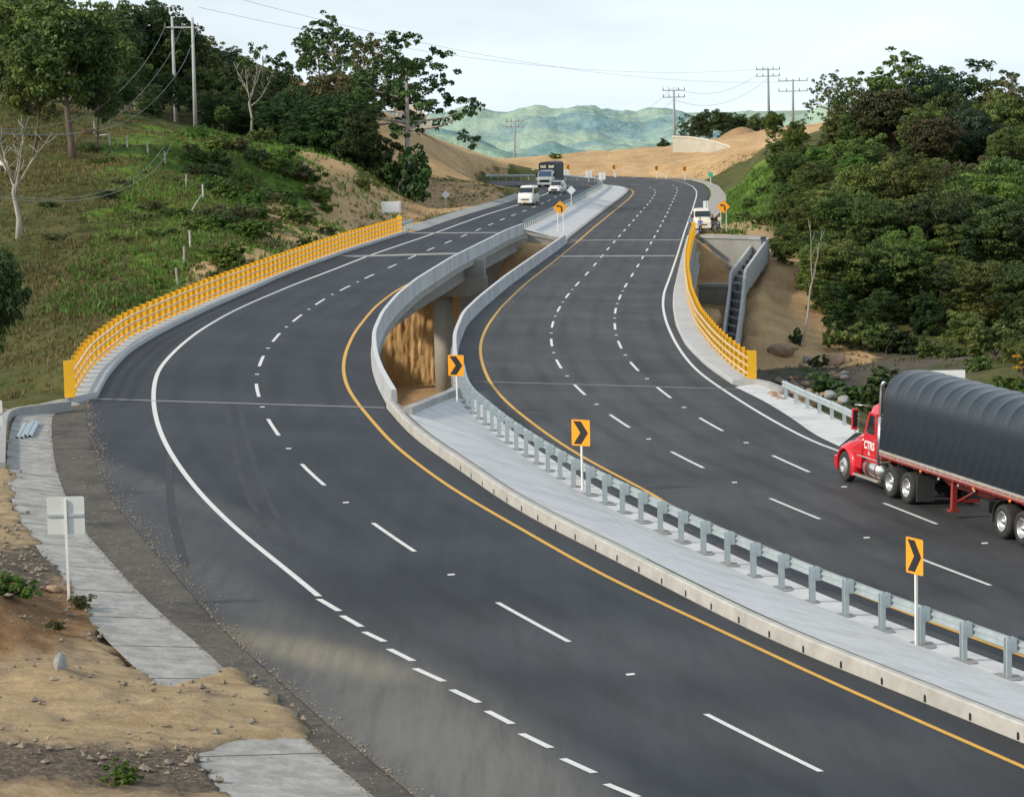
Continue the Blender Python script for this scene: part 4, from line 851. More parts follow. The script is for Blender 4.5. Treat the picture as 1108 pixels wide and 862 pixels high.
# ------------------------------------------------------------------ steel guardrails
def wbeam(sg): return [(sg*.0, 0), (sg*.03, .02), (sg*.085, .06), (sg*.085, .10), (sg*.03, .14), (sg*.03, .17), (sg*.085, .21), (sg*.085, .25), (sg*.03, .29), (0, .31)]
def guardrail(label, c, zf, sgn, zb=.1, sp=1.95, h=.80, block=True, s_off=.6, posts=True):
    t = thing('guardrail', label, 'guardrail'); a = arclen(c)[-1]; proto = None; k = 0; s = s_off
    cb = offset(c, sgn*.20) if block else c
    # beam in overlapped panels of four metres
    m = MB(); sweep(m, resample(cb, .5), wbeam(sgn), lambda x, y: zf(x, y)+zb+h-.33, closed=False, smooth=False); bo = m.build('beam', galv, t)
    md = bo.modifiers.new('solid', 'SOLIDIFY'); md.thickness = .006
    m = MB(); s2 = s_off
    while s2 < a-.4:
        p = point_at(c, s2); p_ = cut(cb, max(0, min(s2, arclen(cb)[-1]-.4)-.17), min(arclen(cb)[-1], s2+.17)); sweep(m, p_, [(x+sgn*.008, z) for x, z in wbeam(sgn)], lambda x, y: zf(x, y)+zb+h-.33, closed=False); s2 += 3.9
    m.build('splice', galv, t)
    while s < a and posts and k < 99:
        p = point_at(c, s); hd = heading(c, s)
        if proto is None:
            m = MB()
            for e in (-.07, .07): m.box(e-.004, e+.004, -.065, .065, -.15, h)
            m.box(-.07, .07, -.004, .004, -.15, h)
            if block:
                y0, y1 = sorted((sgn*.068, sgn*.2)); m.box(-.075, -.067, y0, y1, h-.36, h+.01); m.box(.067, .075, y0, y1, h-.36, h+.01); m.box(-.067, .067, y0+.06, y0+.068, h-.36, h+.01)
            o = m.build('post', galv, t); proto = o
        else: o = proto.copy(); COL.objects.link(o); o.parent = t
        o.location = (float(p[0]), float(p[1]), float(zf(*p)+zb)); o.rotation_euler = (0, 0, hd); s += sp; k += 1
    return t
g_s0 = nearest_s(Gm, onR([(1090.3, 732.3)], .1)[0])
guardrail('galvanised steel guardrail on posts along the median in front of the red truck', cut(Gm, 0, arclen(Gm)[-1]), ZR, -1, .1, 1.95, .92, s_off=g_s0 % 1.95)
gr_r = curve(onR([(930, 467), (921, 462), (895, 450), (870, 439), (848, 428.5)], .1), 1, 1)
guardrail('short galvanised guardrail beyond the red truck cab at the right road edge', gr_r, ZR, 1, .08, 2.0, .75, block=False)
guardrail('guardrail between the far carriageways, curving away behind the white cars', resample(LG[1:], 1), ZL, 1, .08, 2.2, .8, block=False)
gs = curve(onL([(434, 250.5), (441, 248.5), (446, 247)], .1), 1, 0)
guardrail('short blue grey guardrail stub at the far end of the left yellow railing', gs, ZL, -1, .1, 1.9, .85, block=False)
gf = curve(onL([(525, 195.6), (545, 195), (565, 194.6), (585, 194.4)], 0), 1, 0)
# dark patch around each post foot in the median
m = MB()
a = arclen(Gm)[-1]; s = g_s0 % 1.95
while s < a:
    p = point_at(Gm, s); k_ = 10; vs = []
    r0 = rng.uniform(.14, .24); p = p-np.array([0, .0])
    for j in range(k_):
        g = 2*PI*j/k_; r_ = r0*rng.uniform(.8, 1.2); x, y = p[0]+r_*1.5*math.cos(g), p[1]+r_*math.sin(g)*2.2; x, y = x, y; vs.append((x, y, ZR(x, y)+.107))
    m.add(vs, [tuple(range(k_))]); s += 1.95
# flat uneven patch, darker than the slab, under every post
o = m.build('post_foot_patch', mat('foot_patch_dark', (.22, .22, .215), (.30, .30, .29), scale=5, rough=.95)); o['kind'] = 'structure'
# leftover beams lying in the ditch
for k, (px, py, r_) in enumerate(((25.5, 468, -.62), (34, 466, -.60))):
    p = onL([(px, py)], .05)[0]; cc = np.array([p+np.array([.20, -1.9]), p+np.array([-.20, 1.9])]); cc = resample(cc, .5)
    t = thing('steel_beam', ['left one of two short guardrail beams lying in the concrete ditch', 'right one of two short guardrail beams lying in the concrete ditch'][k], 'steel beam', group='offcuts of guardrail beam')
    m = MB(); sweep(m, cc, [(-.15, .10), (-.10, .17), (-.06, .17), (-.01, .10), (.01, .10), (.06, .17), (.10, .17), (.15, .10)], ZL, closed=False); o = m.build('beam', galv, t); md = o.modifiers.new('solid', 'SOLIDIFY'); md.thickness = .01
# ------------------------------------------------------------------ stepped drain down the far bank
dr = thing('drain_steps', 'stepped concrete drain with pale edge walls running down the far bank', 'drain')
pl = [at(819, 257, 272), at(790.5, 294, 257), at(789.5, 312, 252), at(782.5, 364, 238)]; prr = [at(831, 257, 270), at(806, 292, 255), at(803, 325, 247), at(796.5, 374, 234)]
wallm = mat('drain_wall', (.46, .47, .48), (.38, .39, .40), scale=1, rough=.85)
for side in (pl, prr):
    vs = []; fs = []
    q = resample(np.array(side), 1.5)
    for p in q:
        for dx, dz in ((-.13, 0), (.13, 0), (.13, -2.2), (-.13, -2.2)): vs.append((p[0]+dx, p[1], p[2]+dz))
    for i in range(len(q)-1):
        for j in range(4): fs.append((i*4+j, i*4+(j+1) % 4, (i+1)*4+(j+1) % 4, (i+1)*4+j))
    fs += [(0, 1, 2, 3), tuple(len(q)*4-1-j for j in range(4))]
    MB().add(vs, fs).build('side_wall', wallm, dr)
qa = resample(np.array(pl), .5); qb = resample(np.array(prr), .5); n = 15; m = MB()
for k in range(n):
    f0, f1 = k/n, (k+1)/n
    def P(q, f): s = np.linspace(0, 1, len(q)); return np.array([np.interp(f, s, q[:, j]) for j in range(3)])
    a_, b_, c_, d_ = P(qa, f0), P(qb, f0), P(qb, f1), P(qa, f1); zt = min(c_[2], d_[2])-.75
    vs = [(a_[0]+.13, a_[1], zt), (b_[0]-.13, b_[1], zt), (c_[0]-.13, c_[1], zt), (d_[0]+.13, d_[1], zt)]; vs += [(x, y, zt-1.6) for x, y, z in vs]
    m.add(vs, [(0, 1, 2, 3), (3, 2, 6, 7), (0, 3, 7, 4), (1, 2, 6, 5), (0, 1, 5, 4)])
m.build('steps', deck_m, dr)
# ------------------------------------------------------------------ vegetation
bark = mat('bark', (.16, .12, .09), (.09, .07, .055), scale=3, rough=.95, bump=.5, bscale=12, stretch=(2, 2, .4))
bark_p = mat('bark_pale', (.46, .42, .36), (.28, .25, .21), scale=2, rough=.9, bump=.3, bscale=10, stretch=(2, 2, .5))
LM = {
 'dark': leafmat('leaf_dark', (.020, .042, .013), (.085, .14, .036)),
 'mid': leafmat('leaf_mid', (.034, .066, .016), (.17, .225, .052)),
 'bright': leafmat('leaf_bright', (.045, .10, .016), (.16, .27, .05)),
 'rust': leafmat('leaf_rust', (.042, .050, .018), (.16, .14, .058)),
 'blue': leafmat('leaf_bluegreen', (.018, .042, .026), (.07, .12, .065)),
 'lush': leafmat('leaf_lush', (.040, .090, .014), (.15, .25, .045)),
 'olive': leafmat('leaf_olive', (.045, .065, .020), (.17, .18, .075)),
}
def leaf_cloud(r_, centres, radii, tones, per, size, flat=.6, up=.35):
    """leaf-sized quads on the shells of many small clumps"""
    k = len(centres); n = int(per); N = k*n
    u = r_.normal(size=(N, 3)); u /= np.linalg.norm(u, axis=1)[:, None]
    u[:, 2] = np.where((u[:, 2] < -.25) & (r_.random(N) < .6), -u[:, 2], u[:, 2])
    ci = np.repeat(np.arange(k), n); rr = radii[ci]*(.55+.5*r_.random(N)**.6)
    P = centres[ci]+u*rr[:, None]*np.array([1, 1, flat])
    nrm = u*.7+r_.normal(size=(N, 3))*.55; nrm[:, 2] += up; nrm /= np.linalg.norm(nrm, axis=1)[:, None]
    t = np.cross(nrm, r_.normal(size=(N, 3))); t /= np.linalg.norm(t, axis=1)[:, None]+1e-9; b = np.cross(nrm, t)
    s = size*(.6+.8*r_.random(N))[:, None]
    V = np.stack([P-t*s, P-b*s*.55, P+t*s, P+b*s*.55], 1).reshape(-1, 3)
    tone = np.clip(tones[ci]+r_.normal(size=N)*.16, 0, 1)
    return V, tone
def leaf_mesh(name, V, tone, m):
    n = len(V)//4; me = D.meshes.new(name); me.vertices.add(n*4); me.vertices.foreach_set('co', V.ravel().astype('f'))
    me.loops.add(n*4); me.loops.foreach_set('vertex_index', np.arange(n*4, dtype='i')); me.polygons.add(n)
    me.polygons.foreach_set('loop_start', np.arange(0, n*4, 4, dtype='i')); me.polygons.foreach_set('loop_total', np.full(n, 4, dtype='i'))
    at_ = me.attributes.new('tone', 'FLOAT', 'POINT'); at_.data.foreach_set('value', np.repeat(tone, 4).astype('f'))
    me.update(); me.materials.append(m); return me
def crown_points(style, r_, H):
    """clump centres, radii for a tree H metres tall, crown half width R"""
    if style == 'round':     # dense, uneven dome made of several lobes
        R = .42*H; lobes = [(r_.uniform(-.55, .55)*R, r_.uniform(-.55, .55)*R, H*r_.uniform(.42, .80), R*r_.uniform(.38, .62)) for _ in range(9)]+[(0, 0, H*.66, R*.7)]
        C = []
        for lx, ly, lz, lr in lobes:
            for _ in range(17):
                u = r_.normal(size=3); u /= np.linalg.norm(u); q = lr*r_.uniform(.6, 1.0); C.append((lx+u[0]*q, ly+u[1]*q, lz+u[2]*q*.72))
        rad_ = r_.uniform(.045, .085, len(C))*H
    elif style == 'umbrella':  # wide, thin, see-through layered crown on a long clean stem
        R = .44*H; C = []
        for _ in range(74):
            a = r_.uniform(0, 2*PI); q = R*math.sqrt(r_.random()); lx, ly = q*math.cos(a), q*math.sin(a); lz = H*(.96-.42*(q/R)**2.2)-r_.random()**1.5*.30*H
            for _ in range(3): C.append((lx+r_.normal()*.045*H, ly+r_.normal()*.045*H, lz+r_.normal()*.025*H))
        rad_ = r_.uniform(.020, .042, len(C))*H
    elif style == 'airy':
        R = .40*H; C = []
        for _ in range(52):
            a = r_.uniform(0, 2*PI); q = R*math.sqrt(r_.random()); lx, ly = q*math.cos(a), q*math.sin(a); lz = H*r_.uniform(.45, .97-.25*(q/R)**2)
            for _ in range(4): C.append((lx+r_.normal()*.05*H, ly+r_.normal()*.05*H, lz+r_.normal()*.035*H))
        rad_ = r_.uniform(.022, .042, len(C))*H
    elif style == 'tall':
        R = .34*H; C = []
        for _ in range(20):
            a = r_.uniform(0, 2*PI); z = r_.uniform(.10, .90); q = R*.75*math.sin(PI*min(1, (z-.1)/.85))**.6; lx, ly = q*math.cos(a)*.6, q*math.sin(a)*.6; lr = R*r_.uniform(.35, .6)
            for _ in range(14):
                u = r_.normal(size=3); u /= np.linalg.norm(u); C.append((lx+u[0]*lr, ly+u[1]*lr, H*z+u[2]*lr*.8))
        rad_ = r_.uniform(.035, .07, len(C))*H
    elif style == 'bush':
        C = []
        for _ in range(8):
            a = r_.uniform(0, 2*PI); q = .42*H*math.sqrt(r_.random()); lz = H*r_.uniform(.15, .6)
            for _ in range(7):
                u = r_.normal(size=3); u /= np.linalg.norm(u); C.append((q*math.cos(a)+u[0]*.26*H, q*math.sin(a)+u[1]*.26*H, max(.05*H, lz+u[2]*.26*H)))
        rad_ = r_.uniform(.06, .13, len(C))*H
    return np.array(C), rad_
def skeleton(r_, H, C, style, m, parent, r0=None, nlimb=9):
    mb = MB(); r0 = r0 or .022*H; top = {'round': .62, 'umbrella': .78, 'airy': .85, 'tall': .8, 'bush': .3}[style]*H; fork = {'round': .28, 'umbrella': .6, 'airy': .4, 'tall': .3, 'bush': .05}[style]*H
    bend = r_.normal(size=2)*.03*H; pts = [(bend[0]*math.sin(t*2.2), bend[1]*math.sin(t*2.6), top*t-(.4 if t == 0 else 0)) for t in np.linspace(0, 1, 8)]
    mb.tube(pts, [r0*(1.25 if i == 0 else 1)*(1-.72*i/7) for i in range(8)], 9)
    idx = r_.choice(len(C), nlimb, replace=False)
    for i in idx:
        e = C[i]; z0 = min(fork+r_.random()*(top-fork)*.7, e[2]*.8); t = z0/top; p0 = np.array([bend[0]*math.sin(t*2.2), bend[1]*math.sin(t*2.6), z0]); mid = p0*.45+e*.55+np.array([r_.normal()*.02*H, r_.normal()*.02*H, -.03*H])
        mb.tube([p0, p0*.72+mid*.28+r_.normal(size=3)*.006*H, mid, e], [r0*.45, r0*.36, r0*.24, r0*.07], 6)
        for _ in range(2):
            e2 = C[r_.integers(len(C))]
            if np.linalg.norm(e2-mid) < .3*H: mb.tube([mid, (mid+e2)/2+r_.normal(size=3)*.01*H, e2], [r0*.2, r0*.12, r0*.04], 5)
    return mb.build('trunk', m, parent)
PROTO = {}
def tree_proto(key, style, lm, H, per, leaf, seed, flat=.6, bk=None, topless=False):
    r_ = np.random.default_rng(seed); C, R_ = crown_points(style, r_, H); z = (C[:, 2]-C[:, 2].min())/(np.ptp(C[:, 2])+1e-6)
    tones = np.clip(r_.normal(.42, .22, len(C)), 0, 1)
    V, tone = leaf_cloud(r_, C, R_, tones, per, leaf, flat)
    PROTO[key] = (leaf_mesh('crown', V, tone, LM[lm]), C, style, H, seed, bk or bark)
def plant(key, p, height, label, cat, group, width=1.0, rz=None, name='tree', lean=(0, 0), crown_mat=None):
    me, C, style, H, seed, bk = PROTO[key]; t = thing(name, label, cat, p, rng.uniform(0, 6.28) if rz is None else rz, group); k = height/H; t.scale = (k*width, k*width, k)
    if lean != (0, 0): t.rotation_euler = (lean[0], lean[1], t.rotation_euler[2])
    if ('sk', key) not in PROTO:
        o = skeleton(np.random.default_rng(seed+1), H, C, style, bk, t); PROTO[('sk', key)] = o.data
    else: o = D.objects.new('trunk', PROTO[('sk', key)]); COL.objects.link(o); o.parent = t
    if crown_mat:
        kk = ('cm', key, crown_mat)
        if kk not in PROTO: m2 = me.copy(); m2.materials.clear(); m2.materials.append(LM[crown_mat]); PROTO[kk] = m2
        me = PROTO[kk]
    c = D.objects.new('crown', me); COL.objects.link(c); c.parent = t
    return t
tree_proto('rA', 'round', 'dark', 14, 100, .19, 11); tree_proto('rB', 'round', 'mid', 13, 100, .185, 12); tree_proto('rC', 'round', 'bright', 12, 100, .18, 13)
tree_proto('rD', 'round', 'rust', 13, 95, .18, 14); tree_proto('rE', 'round', 'blue', 12, 95, .18, 15)
tree_proto('tA', 'tall', 'dark', 16, 95, .19, 21); tree_proto('tB', 'tall', 'mid', 15, 95, .19, 22)
tree_proto('uA', 'umbrella', 'dark', 16, 40, .19, 31, .6, bark_p); tree_proto('uB', 'umbrella', 'mid', 15, 38, .19, 32, .6, bark_p)
tree_proto('aA', 'airy', 'mid', 15, 40, .19, 41, .7, bark_p); tree_proto('aB', 'airy', 'dark', 14, 40, .19, 42, .7)
tree_proto('bA', 'bush', 'lush', 2.6, 44, .13, 51, .8); tree_proto('bB', 'bush', 'lush', 2.4, 44, .12, 52, .8); tree_proto('bC', 'bush', 'olive', 2.4, 44, .11, 53, .8); tree_proto('bD', 'bush', 'dark', 3.0, 48, .14, 54, .8); tree_proto('bE', 'bush', 'mid', 3.0, 48, .14, 55, .8)
def tree_at(px, ptop, y, key, label, group, width=1.0, cm=None, minh=4, name='tree', cat='tree', sink=.3, **kw):
    t = at(px, ptop, y); g = float(ground_z(np.array([t[0]]), np.array([float(y)]))[0]); h = max(minh, t[2]-g)
    return plant(key, (t[0], y, g-sink), h+sink, label, cat, group, width, name=name, crown_mat=cm, **kw)
G1 = 'trees of the forest on the hillside right of the road'
FB = 'tree of the crowded forest right of the road, its crown merging with its neighbours'
FD = 'dark green tree in the lower front edge of the right forest'
for px, pt, y, key, w_, cm in [
  (1008,64,370,'rB',.95,'blue'),(1035,82,362,'rA',.9,None),(1104,90,360,'rB',.95,'mid'),(950,84,368,'rE',.85,None),(1080,96,356,'rB',.9,None),(968,78,378,'rB',.8,'mid'),(930,104,366,'rA',.85,'mid'),(1000,96,352,'rA',.9,'mid'),(1050,104,350,'rB',.9,'blue'),(905,118,372,'tB',1,'mid'),(855,134,372,'rB',.8,'bright'),(838,150,362,'tB',1.1,'mid'),(848,168,345,'tA',1.2,'mid'),(862,158,338,'rB',.8,None),(852,225,300,'tA',1.1,'mid'),
  (905,135,375,'rB',1.0,None),(925,118,392,'rA',.9,None),(1020,122,350,'rA',1.0,None),(1075,128,352,'rD',1.0,None),(1104,125,345,'rB',1.0,None),(872,150,352,'rA',.9,None),(925,140,332,'rB',1.0,None),
  (885,172,312,'tB',1.2,None),(935,165,302,'rB',.8,None),(985,168,302,'tA',1.3,'mid'),(1035,162,306,'rB',.9,'rust'),(1090,150,302,'rA',.9,'mid'),(848,205,306,'tB',1.2,None),(1065,185,290,'tB',1.4,'bright')]:
    tree_at(px, pt, y, key, FB, G1, w_*.95, cm)
for px, pt, y, key, w_, cm in [
  (868,215,286,'tA',1.2,'mid'),(912,205,282,'tB',1.3,None),(955,215,276,'tA',1.4,'mid'),(1005,210,277,'tB',1.3,'dark'),(1050,222,274,'tA',1.4,None),(1100,215,272,'tB',1.4,'dark'),
  (885,262,263,'tB',1.4,'bright'),(850,262,270,'tA',1.2,'mid'),(930,272,258,'tA',1.4,None),(975,275,256,'tB',1.3,'dark'),(1020,285,254,'tA',1.4,None),(1070,280,250,'tB',1.4,None),(1108,285,246,'tA',1.4,None),
  (905,300,252,'tA',1.2,None),(950,312,249,'tA',1.3,None),(1000,318,250,'tA',1.3,None)]:
    tree_at(px, pt, y, key, FD, 'dark trees along the lower front edge of the right forest', w_, cm)
tree_at(980, 50, 372, 'aA', 'tall pale airy tree forming the highest point of the right forest skyline', None, 1.15)
tree_at(1062, 64, 368, 'uA', 'dark flat-topped tree with layered branches on the right forest skyline', None, 1.05, 'dark')
tree_at(1100, 76, 362, 'aA', 'thin greyish tree at the right end of the forest skyline', None, .9, 'olive')
tree_at(896, 76, 400, 'uB', 'slim flat-topped tree standing clear at the left end of the right forest skyline', None, .72)
tree_at(922, 88, 390, 'aB', 'small dark airy tree beside the slim flat-topped tree on the skyline', None, .8)
tree_at(962, 88, 362, 'rD', 'large rust coloured tree in the middle of the right forest', None, 1.1)
tree_at(1012, 118, 342, 'rD', 'rounder rust coloured tree right of the large rust coloured one', None, .95)
tree_at(838, 116, 400, 'rC', 'bright green tree with a pale trunk on the grassy bank right of the road', None, .62, rz=1.0)
tree_at(862, 126, 392, 'rB', 'mid green round tree just right of the pale trunked tree on the bank', None, .8)
tree_at(768, 110, 560, 'rA', 'dark round tree group behind the pale retaining wall', None, .95)
tree_at(795, 114, 572, 'rA', 'smaller dark tree right of the tree behind the retaining wall', None, .9)
tree_at(818, 120, 570, 'rB', 'low dark tree beside the upper track', None, 1.0)
tree_at(748, 122, 565, 'aB', 'small loose dark tree at the left end of the trees behind the wall', None, .9)
tree_at(718, 148, 540, 'bD', 'dark bush left of the pale retaining wall', None, 1.2, None, 2, 'bush', 'bush')
tree_at(600, 166, 520, 'bE', 'small green bush on the crest of the sandy mound', None, 1.3, None, 1.5, 'bush', 'bush')
tree_at(1078, 345, 212, 'bE', 'light green tree with spreading branches right of the creek', None, 1.0, 'mid')
tree_at(1045, 330, 228, 'rB', 'broad green tree above the white board behind the truck', None, 1.0, 'mid', 4)
tree_at(1105, 362, 190, 'rC', 'leafy tree with orange flowers at the right picture edge', None, .9, 'mid', 4)
# orange blossoms
ft = [o for o in COL.objects if 'orange flowers' in o.get('label', '')][0]; bpy.context.view_layer.update(); fl = at(1101, 392, 186); V, tn = leaf_cloud(np.random.default_rng(3), fl[None]+np.random.default_rng(4).normal(size=(6, 3))*.25, np.full(6, .22), np.full(6, .6), 24, .07)
LM['flower'] = leafmat('flower', (.75, .22, .02), (.85, .40, .04)); o = D.objects.new('flowers', leaf_mesh('flowers', V, tn, LM['flower'])); COL.objects.link(o); o.parent = ft; o['kind'] = 'stuff'; o.matrix_parent_inverse = ft.matrix_world.inverted()
# more trees filling the depth of the forest
r_ = np.random.default_rng(77)
for (xa, xb, pa, pb, ya, yb, n) in ((868,1115,232,300,252,280,12),(860,1115,180,235,282,322,14),(885,1115,128,170,325,362,11),(935,1115,98,122,368,402,7)):
    for k in range(n):
        px = xa+(xb-xa)*(k+r_.random())/n; y = r_.uniform(ya, yb)
        tree_at(px, r_.uniform(pa, pb), y, r_.choice(['tA', 'tB', 'rA', 'rB', 'tB']), FB, G1, r_.uniform(1.0, 1.3), r_.choice(['dark', 'mid', 'mid', 'blue', 'bright', 'olive'], p=[.3, .33, .15, .02, .1, .10]))
for i, (px, pt, y, key, cm, h_) in enumerate([(880,385,226,'bD',None,1),(912,352,243,'bD','mid',1.3),(935,338,240,'bE',None,1.2),(960,346,238,'bD',None,1.2),(985,352,240,'bE','dark',1),(905,330,250,'bD',None,1),(1010,362,232,'bE','mid',1),(1035,372,222,'bE','mid',1),(1060,385,205,'bE','mid',1),(1090,400,190,'bE','mid',1.1),(860,352,240,'bD',None,.7),(1108,405,180,'bE','bright',1)]):
    tree_at(px, pt, y, key, 'leafy bush in the thicket along the creek below the right forest', 'bushes along the creek below the right forest', 1.1*h_, cm, 1.5, 'bush', 'bush')
for px, pt, y, w_ in [(920,398,168,1.3),(948,392,162,1.4),(972,400,158,1.3)]:
    tree_at(px, pt, y, 'bD', 'dark rounded bush behind the red truck cab', 'dark bushes behind the red truck cab', w_, 'dark', 2.5, 'bush', 'bush')
# grass bank bushes on the right of the far road
for px, pt, y in [(812,215,318),(826,200,330),(840,188,345),(806,232,302),(835,228,300),(850,245,288),(822,238,296),(840,265,276)]:
    tree_at(px, pt, y, 'bE', 'green bush on the grassy bank between the far road and the forest', 'bushes on the grassy bank right of the far road', 1.0, 'mid', 1.5, 'bush', 'bush')
# ---------------- left side
G2 = 'trees of the wood on the left hilltop'; LF = 'tree of the dense dark wood along the left hilltop, crowded among its neighbours'
for px, pt, y, key, w_, cm in [
  (150,-20,345,'rA',.9,None),(172,2,350,'tA',1.2,None),(20,-30,330,'rA',1,'mid'),(100,-5,335,'rA',1,None),(125,25,320,'rB',.9,None),(215,30,395,'rB',.9,'mid'),(240,44,412,'rE',.9,None),(262,55,418,'rB',.8,None),(232,72,345,'rA',.85,'mid'),
  (205,85,335,'rA',.75,None),(275,78,338,'rA',.8,None),(302,66,352,'rB',.8,'dark'),(322,80,336,'rA',.8,None),(352,72,334,'rD',.85,None),(385,68,330,'rD',.8,None),(250,98,326,'tA',1.3,None),(295,108,322,'tA',1.3,None),(330,112,318,'tA',1.5,None),
  (362,100,318,'tA',1.4,None),(388,112,314,'tA',1.1,None),(180,70,325,'rB',.8,'dark'),(-5,40,300,'rA',.8,'mid'),(130,75,305,'rA',.75,None),(20,60,310,'rB',.8,'dark'),(165,105,312,'tA',1.2,None),(115,100,300,'tA',1.2,None)]:
    tree_at(px, pt, y, key, LF, G2, w_, cm)
for px, pt, y, key, w_, cm in [(214,62,342,'rA',.9,None),(228,90,330,'rB',.9,'dark'),(245,60,350,'rA',.9,'mid'),(262,72,345,'rB',.85,'dark'),(200,50,360,'rB',.9,'mid'),(222,48,372,'rA',.9,None),(240,108,322,'rA',.8,'mid'),(262,112,330,'tA',1.2,None),(282,100,334,'tB',1.2,'dark'),(310,88,330,'rB',.8,'dark'),(185,95,345,'rA',.8,None),(225,118,326,'tA',1.0,None),(140,105,305,'rA',.7,None),(85,95,292,'rA',.6,None),(50,95,292,'rB',.6,'dark'),(10,85,290,'rA',.7,None),(340,92,328,'rA',.9,'dark'),(372,90,322,'rB',.9,'dark')]:
    tree_at(px, pt, y, key, LF, G2, w_, cm)
tree_at(158, 34, 346, 'rC', 'bright green round tree left of the two power poles', None, .8)
tree_at(190, 14, 352, 'aB', 'thin dark tree top beside the left power pole', None, .7)
tree_at(285, 44, 345, 'aB', 'small crowned dark tree above the pale bare branches', None, .8)
tree_at(362, 12, 372, 'aA', 'tall airy tree rising above the left wood', None, .95, 'dark')
tree_at(345, 30, 380, 'aB', 'small tufted tree left of the tall airy tree', None, .7)
tree_at(400, 36, 335, 'uB', 'brownish flat-topped tree beside the big leaning tree', None, .85, 'rust')
tree_at(436, 34, 322, 'uA', 'big see-through tree with a pale trunk at the right end of the left wood', None, 1.0, rz=.5)
tree_at(434, 148, 312, 'bD', 'dark narrow bush at the foot of the big see-through tree', None, .8, None, 3, 'bush', 'bush')
tree_at(418, 150, 314, 'bD', 'dark bush left of the narrow bush under the big see-through tree', None, .9, None, 3, 'bush', 'bush')
tree_at(72, -35, 264, 'rA', 'huge dark tree with a forked trunk standing on the left pasture', None, .95, 'mid', rz=2.0)
tree_at(100, 48, 270, 'rB', 'dark tree overlapping the right side of the huge pasture tree', None, .6, 'dark')
tree_at(30, 40, 268, 'rB', 'mid green tree overlapping the left side of the huge pasture tree', None, .65, 'mid')
tree_at(-14, 236, 150, 'rA', 'dark leafy tree reaching in from the left picture edge', None, .5, 'dark', 5)
r_ = np.random.default_rng(5)
lushpoly = np.array([(205,150),(290,142),(325,165),(352,205),(362,240),(350,262),(320,282),(270,296),(225,305),(212,262),(226,218),(205,180)])
n = 0
while n < 74:
    px, py = r_.uniform(200, 365), r_.uniform(140, 305)
    if not pip(np.array([px]), np.array([py]), lushpoly)[0]: continue
    h_ = hit(px, py); s_ = r_.uniform(.5, 1.25); key = r_.choice(['bA', 'bB', 'bC', 'bE', 'bA'])
    g = float(ground_z(h_[:1], h_[1:2])[0]); plant(key, (h_[0], h_[1], g-.15), 1.9*s_, 'leafy green shrub on the overgrown slope between the pasture and the road cut', 'shrub', 'shrubs on the overgrown left slope', r_.uniform(1.0, 1.7), name='shrub'); n += 1
for px, py, s_, cm in [(395,185,1.3,None),(408,196,1.2,None),(420,200,1.4,'dark'),(375,175,1.2,None),(385,168,1.4,'dark'),(440,195,1.2,'dark'),(448,205,.9,'dark'),(410,172,1.6,'dark'),(395,205,.8,None),(345,150,1.5,'mid'),(330,158,1.5,None),(365,160,1.6,'dark')]:
    h_ = hit(px, py); plant('bE', (h_[0], h_[1], float(ground_z(h_[:1], h_[1:2])[0])-.2), 2.4*s_, 'green bush below the left wood above the road cut', 'bush', 'bushes below the left wood', 1.2, name='bush', crown_mat=cm)
for px, py, s_ in [(120,215,.8),(165,225,1),(188,232,.9),(150,240,.8),(60,262,.7),(130,262,.8),(175,258,.9),(100,300,.7),(95,165,1),(110,180,.8),(35,150,.9),(130,200,.7),(182,195,.9),(50,225,.6)]:
    h_ = hit(px, py); plant('bC', (h_[0], h_[1], float(ground_z(h_[:1], h_[1:2])[0])-.25), 1.5*s_, 'low olive scrub bush scattered on the left pasture', 'scrub bush', 'scrub bushes on the left pasture', 1.7, name='scrub_bush', crown_mat=r_.choice(['olive', 'mid', 'dark']))
# bare pale trees
def bare_tree(px, py, y, ptop, label, seed, n1=4):
    r2 = np.random.default_rng(seed); b_ = at(px, py, y); top = at(px, ptop, y); H = top[2]-b_[2]; t = thing('bare_tree', label, 'tree', b_)
    m = MB(); tr = [(0, 0, -.8), (.02*H, 0, .2*H), (-.02*H, 0, .42*H), (.03*H, 0, .6*H)]; m.tube(tr, [.03*H, .022*H, .017*H, .012*H], 8); o = m.build('trunk', bark_p, t)
    for k in range(n1):
        m = MB(); s_ = .38+.22*k/n1; a = -1 if k % 2 else 1; p = np.array([0, 0, s_*H]); pts = [p]; d = np.array([a*r2.uniform(.3, .8), r2.uniform(-.4, .4), 1.0])
        for j in range(5): d = d+r2.normal(size=3)*.25; d[2] = abs(d[2])+.3; p = p+d/np.linalg.norm(d)*H*.115; pts.append(p)
        m.tube(pts, [.011*H*(1-.8*j/5) for j in range(6)], 6)
        for j in (2, 3, 4):
            for _ in range(2):
                q = pts[j]; e = q+np.array([r2.uniform(-.1, .1), r2.uniform(-.1, .1), r2.uniform(.06, .13)])*H; m.tube([q, (q+e)/2+r2.normal(size=3)*.008*H, e], [.005*H, .004*H, .002*H], 5)
        m.build('branch', bark_p, t)
    return t
h_ = hit(19, 262); bare_tree(19, 262, h_[1], 134, 'bare white tree without leaves on the left edge of the pasture', 2, 6)
bare_tree(272, 143, 322, 70, 'pale bare branching trunk at the edge of the left wood', 4, 5)
bt_ = bare_tree(869, 366, 238, 240, 'thin pale dead trunk leaning in front of the right forest', 6, 2); bt_.scale = (.42, .42, 1); bt_.rotation_euler = (0, .17, 0)
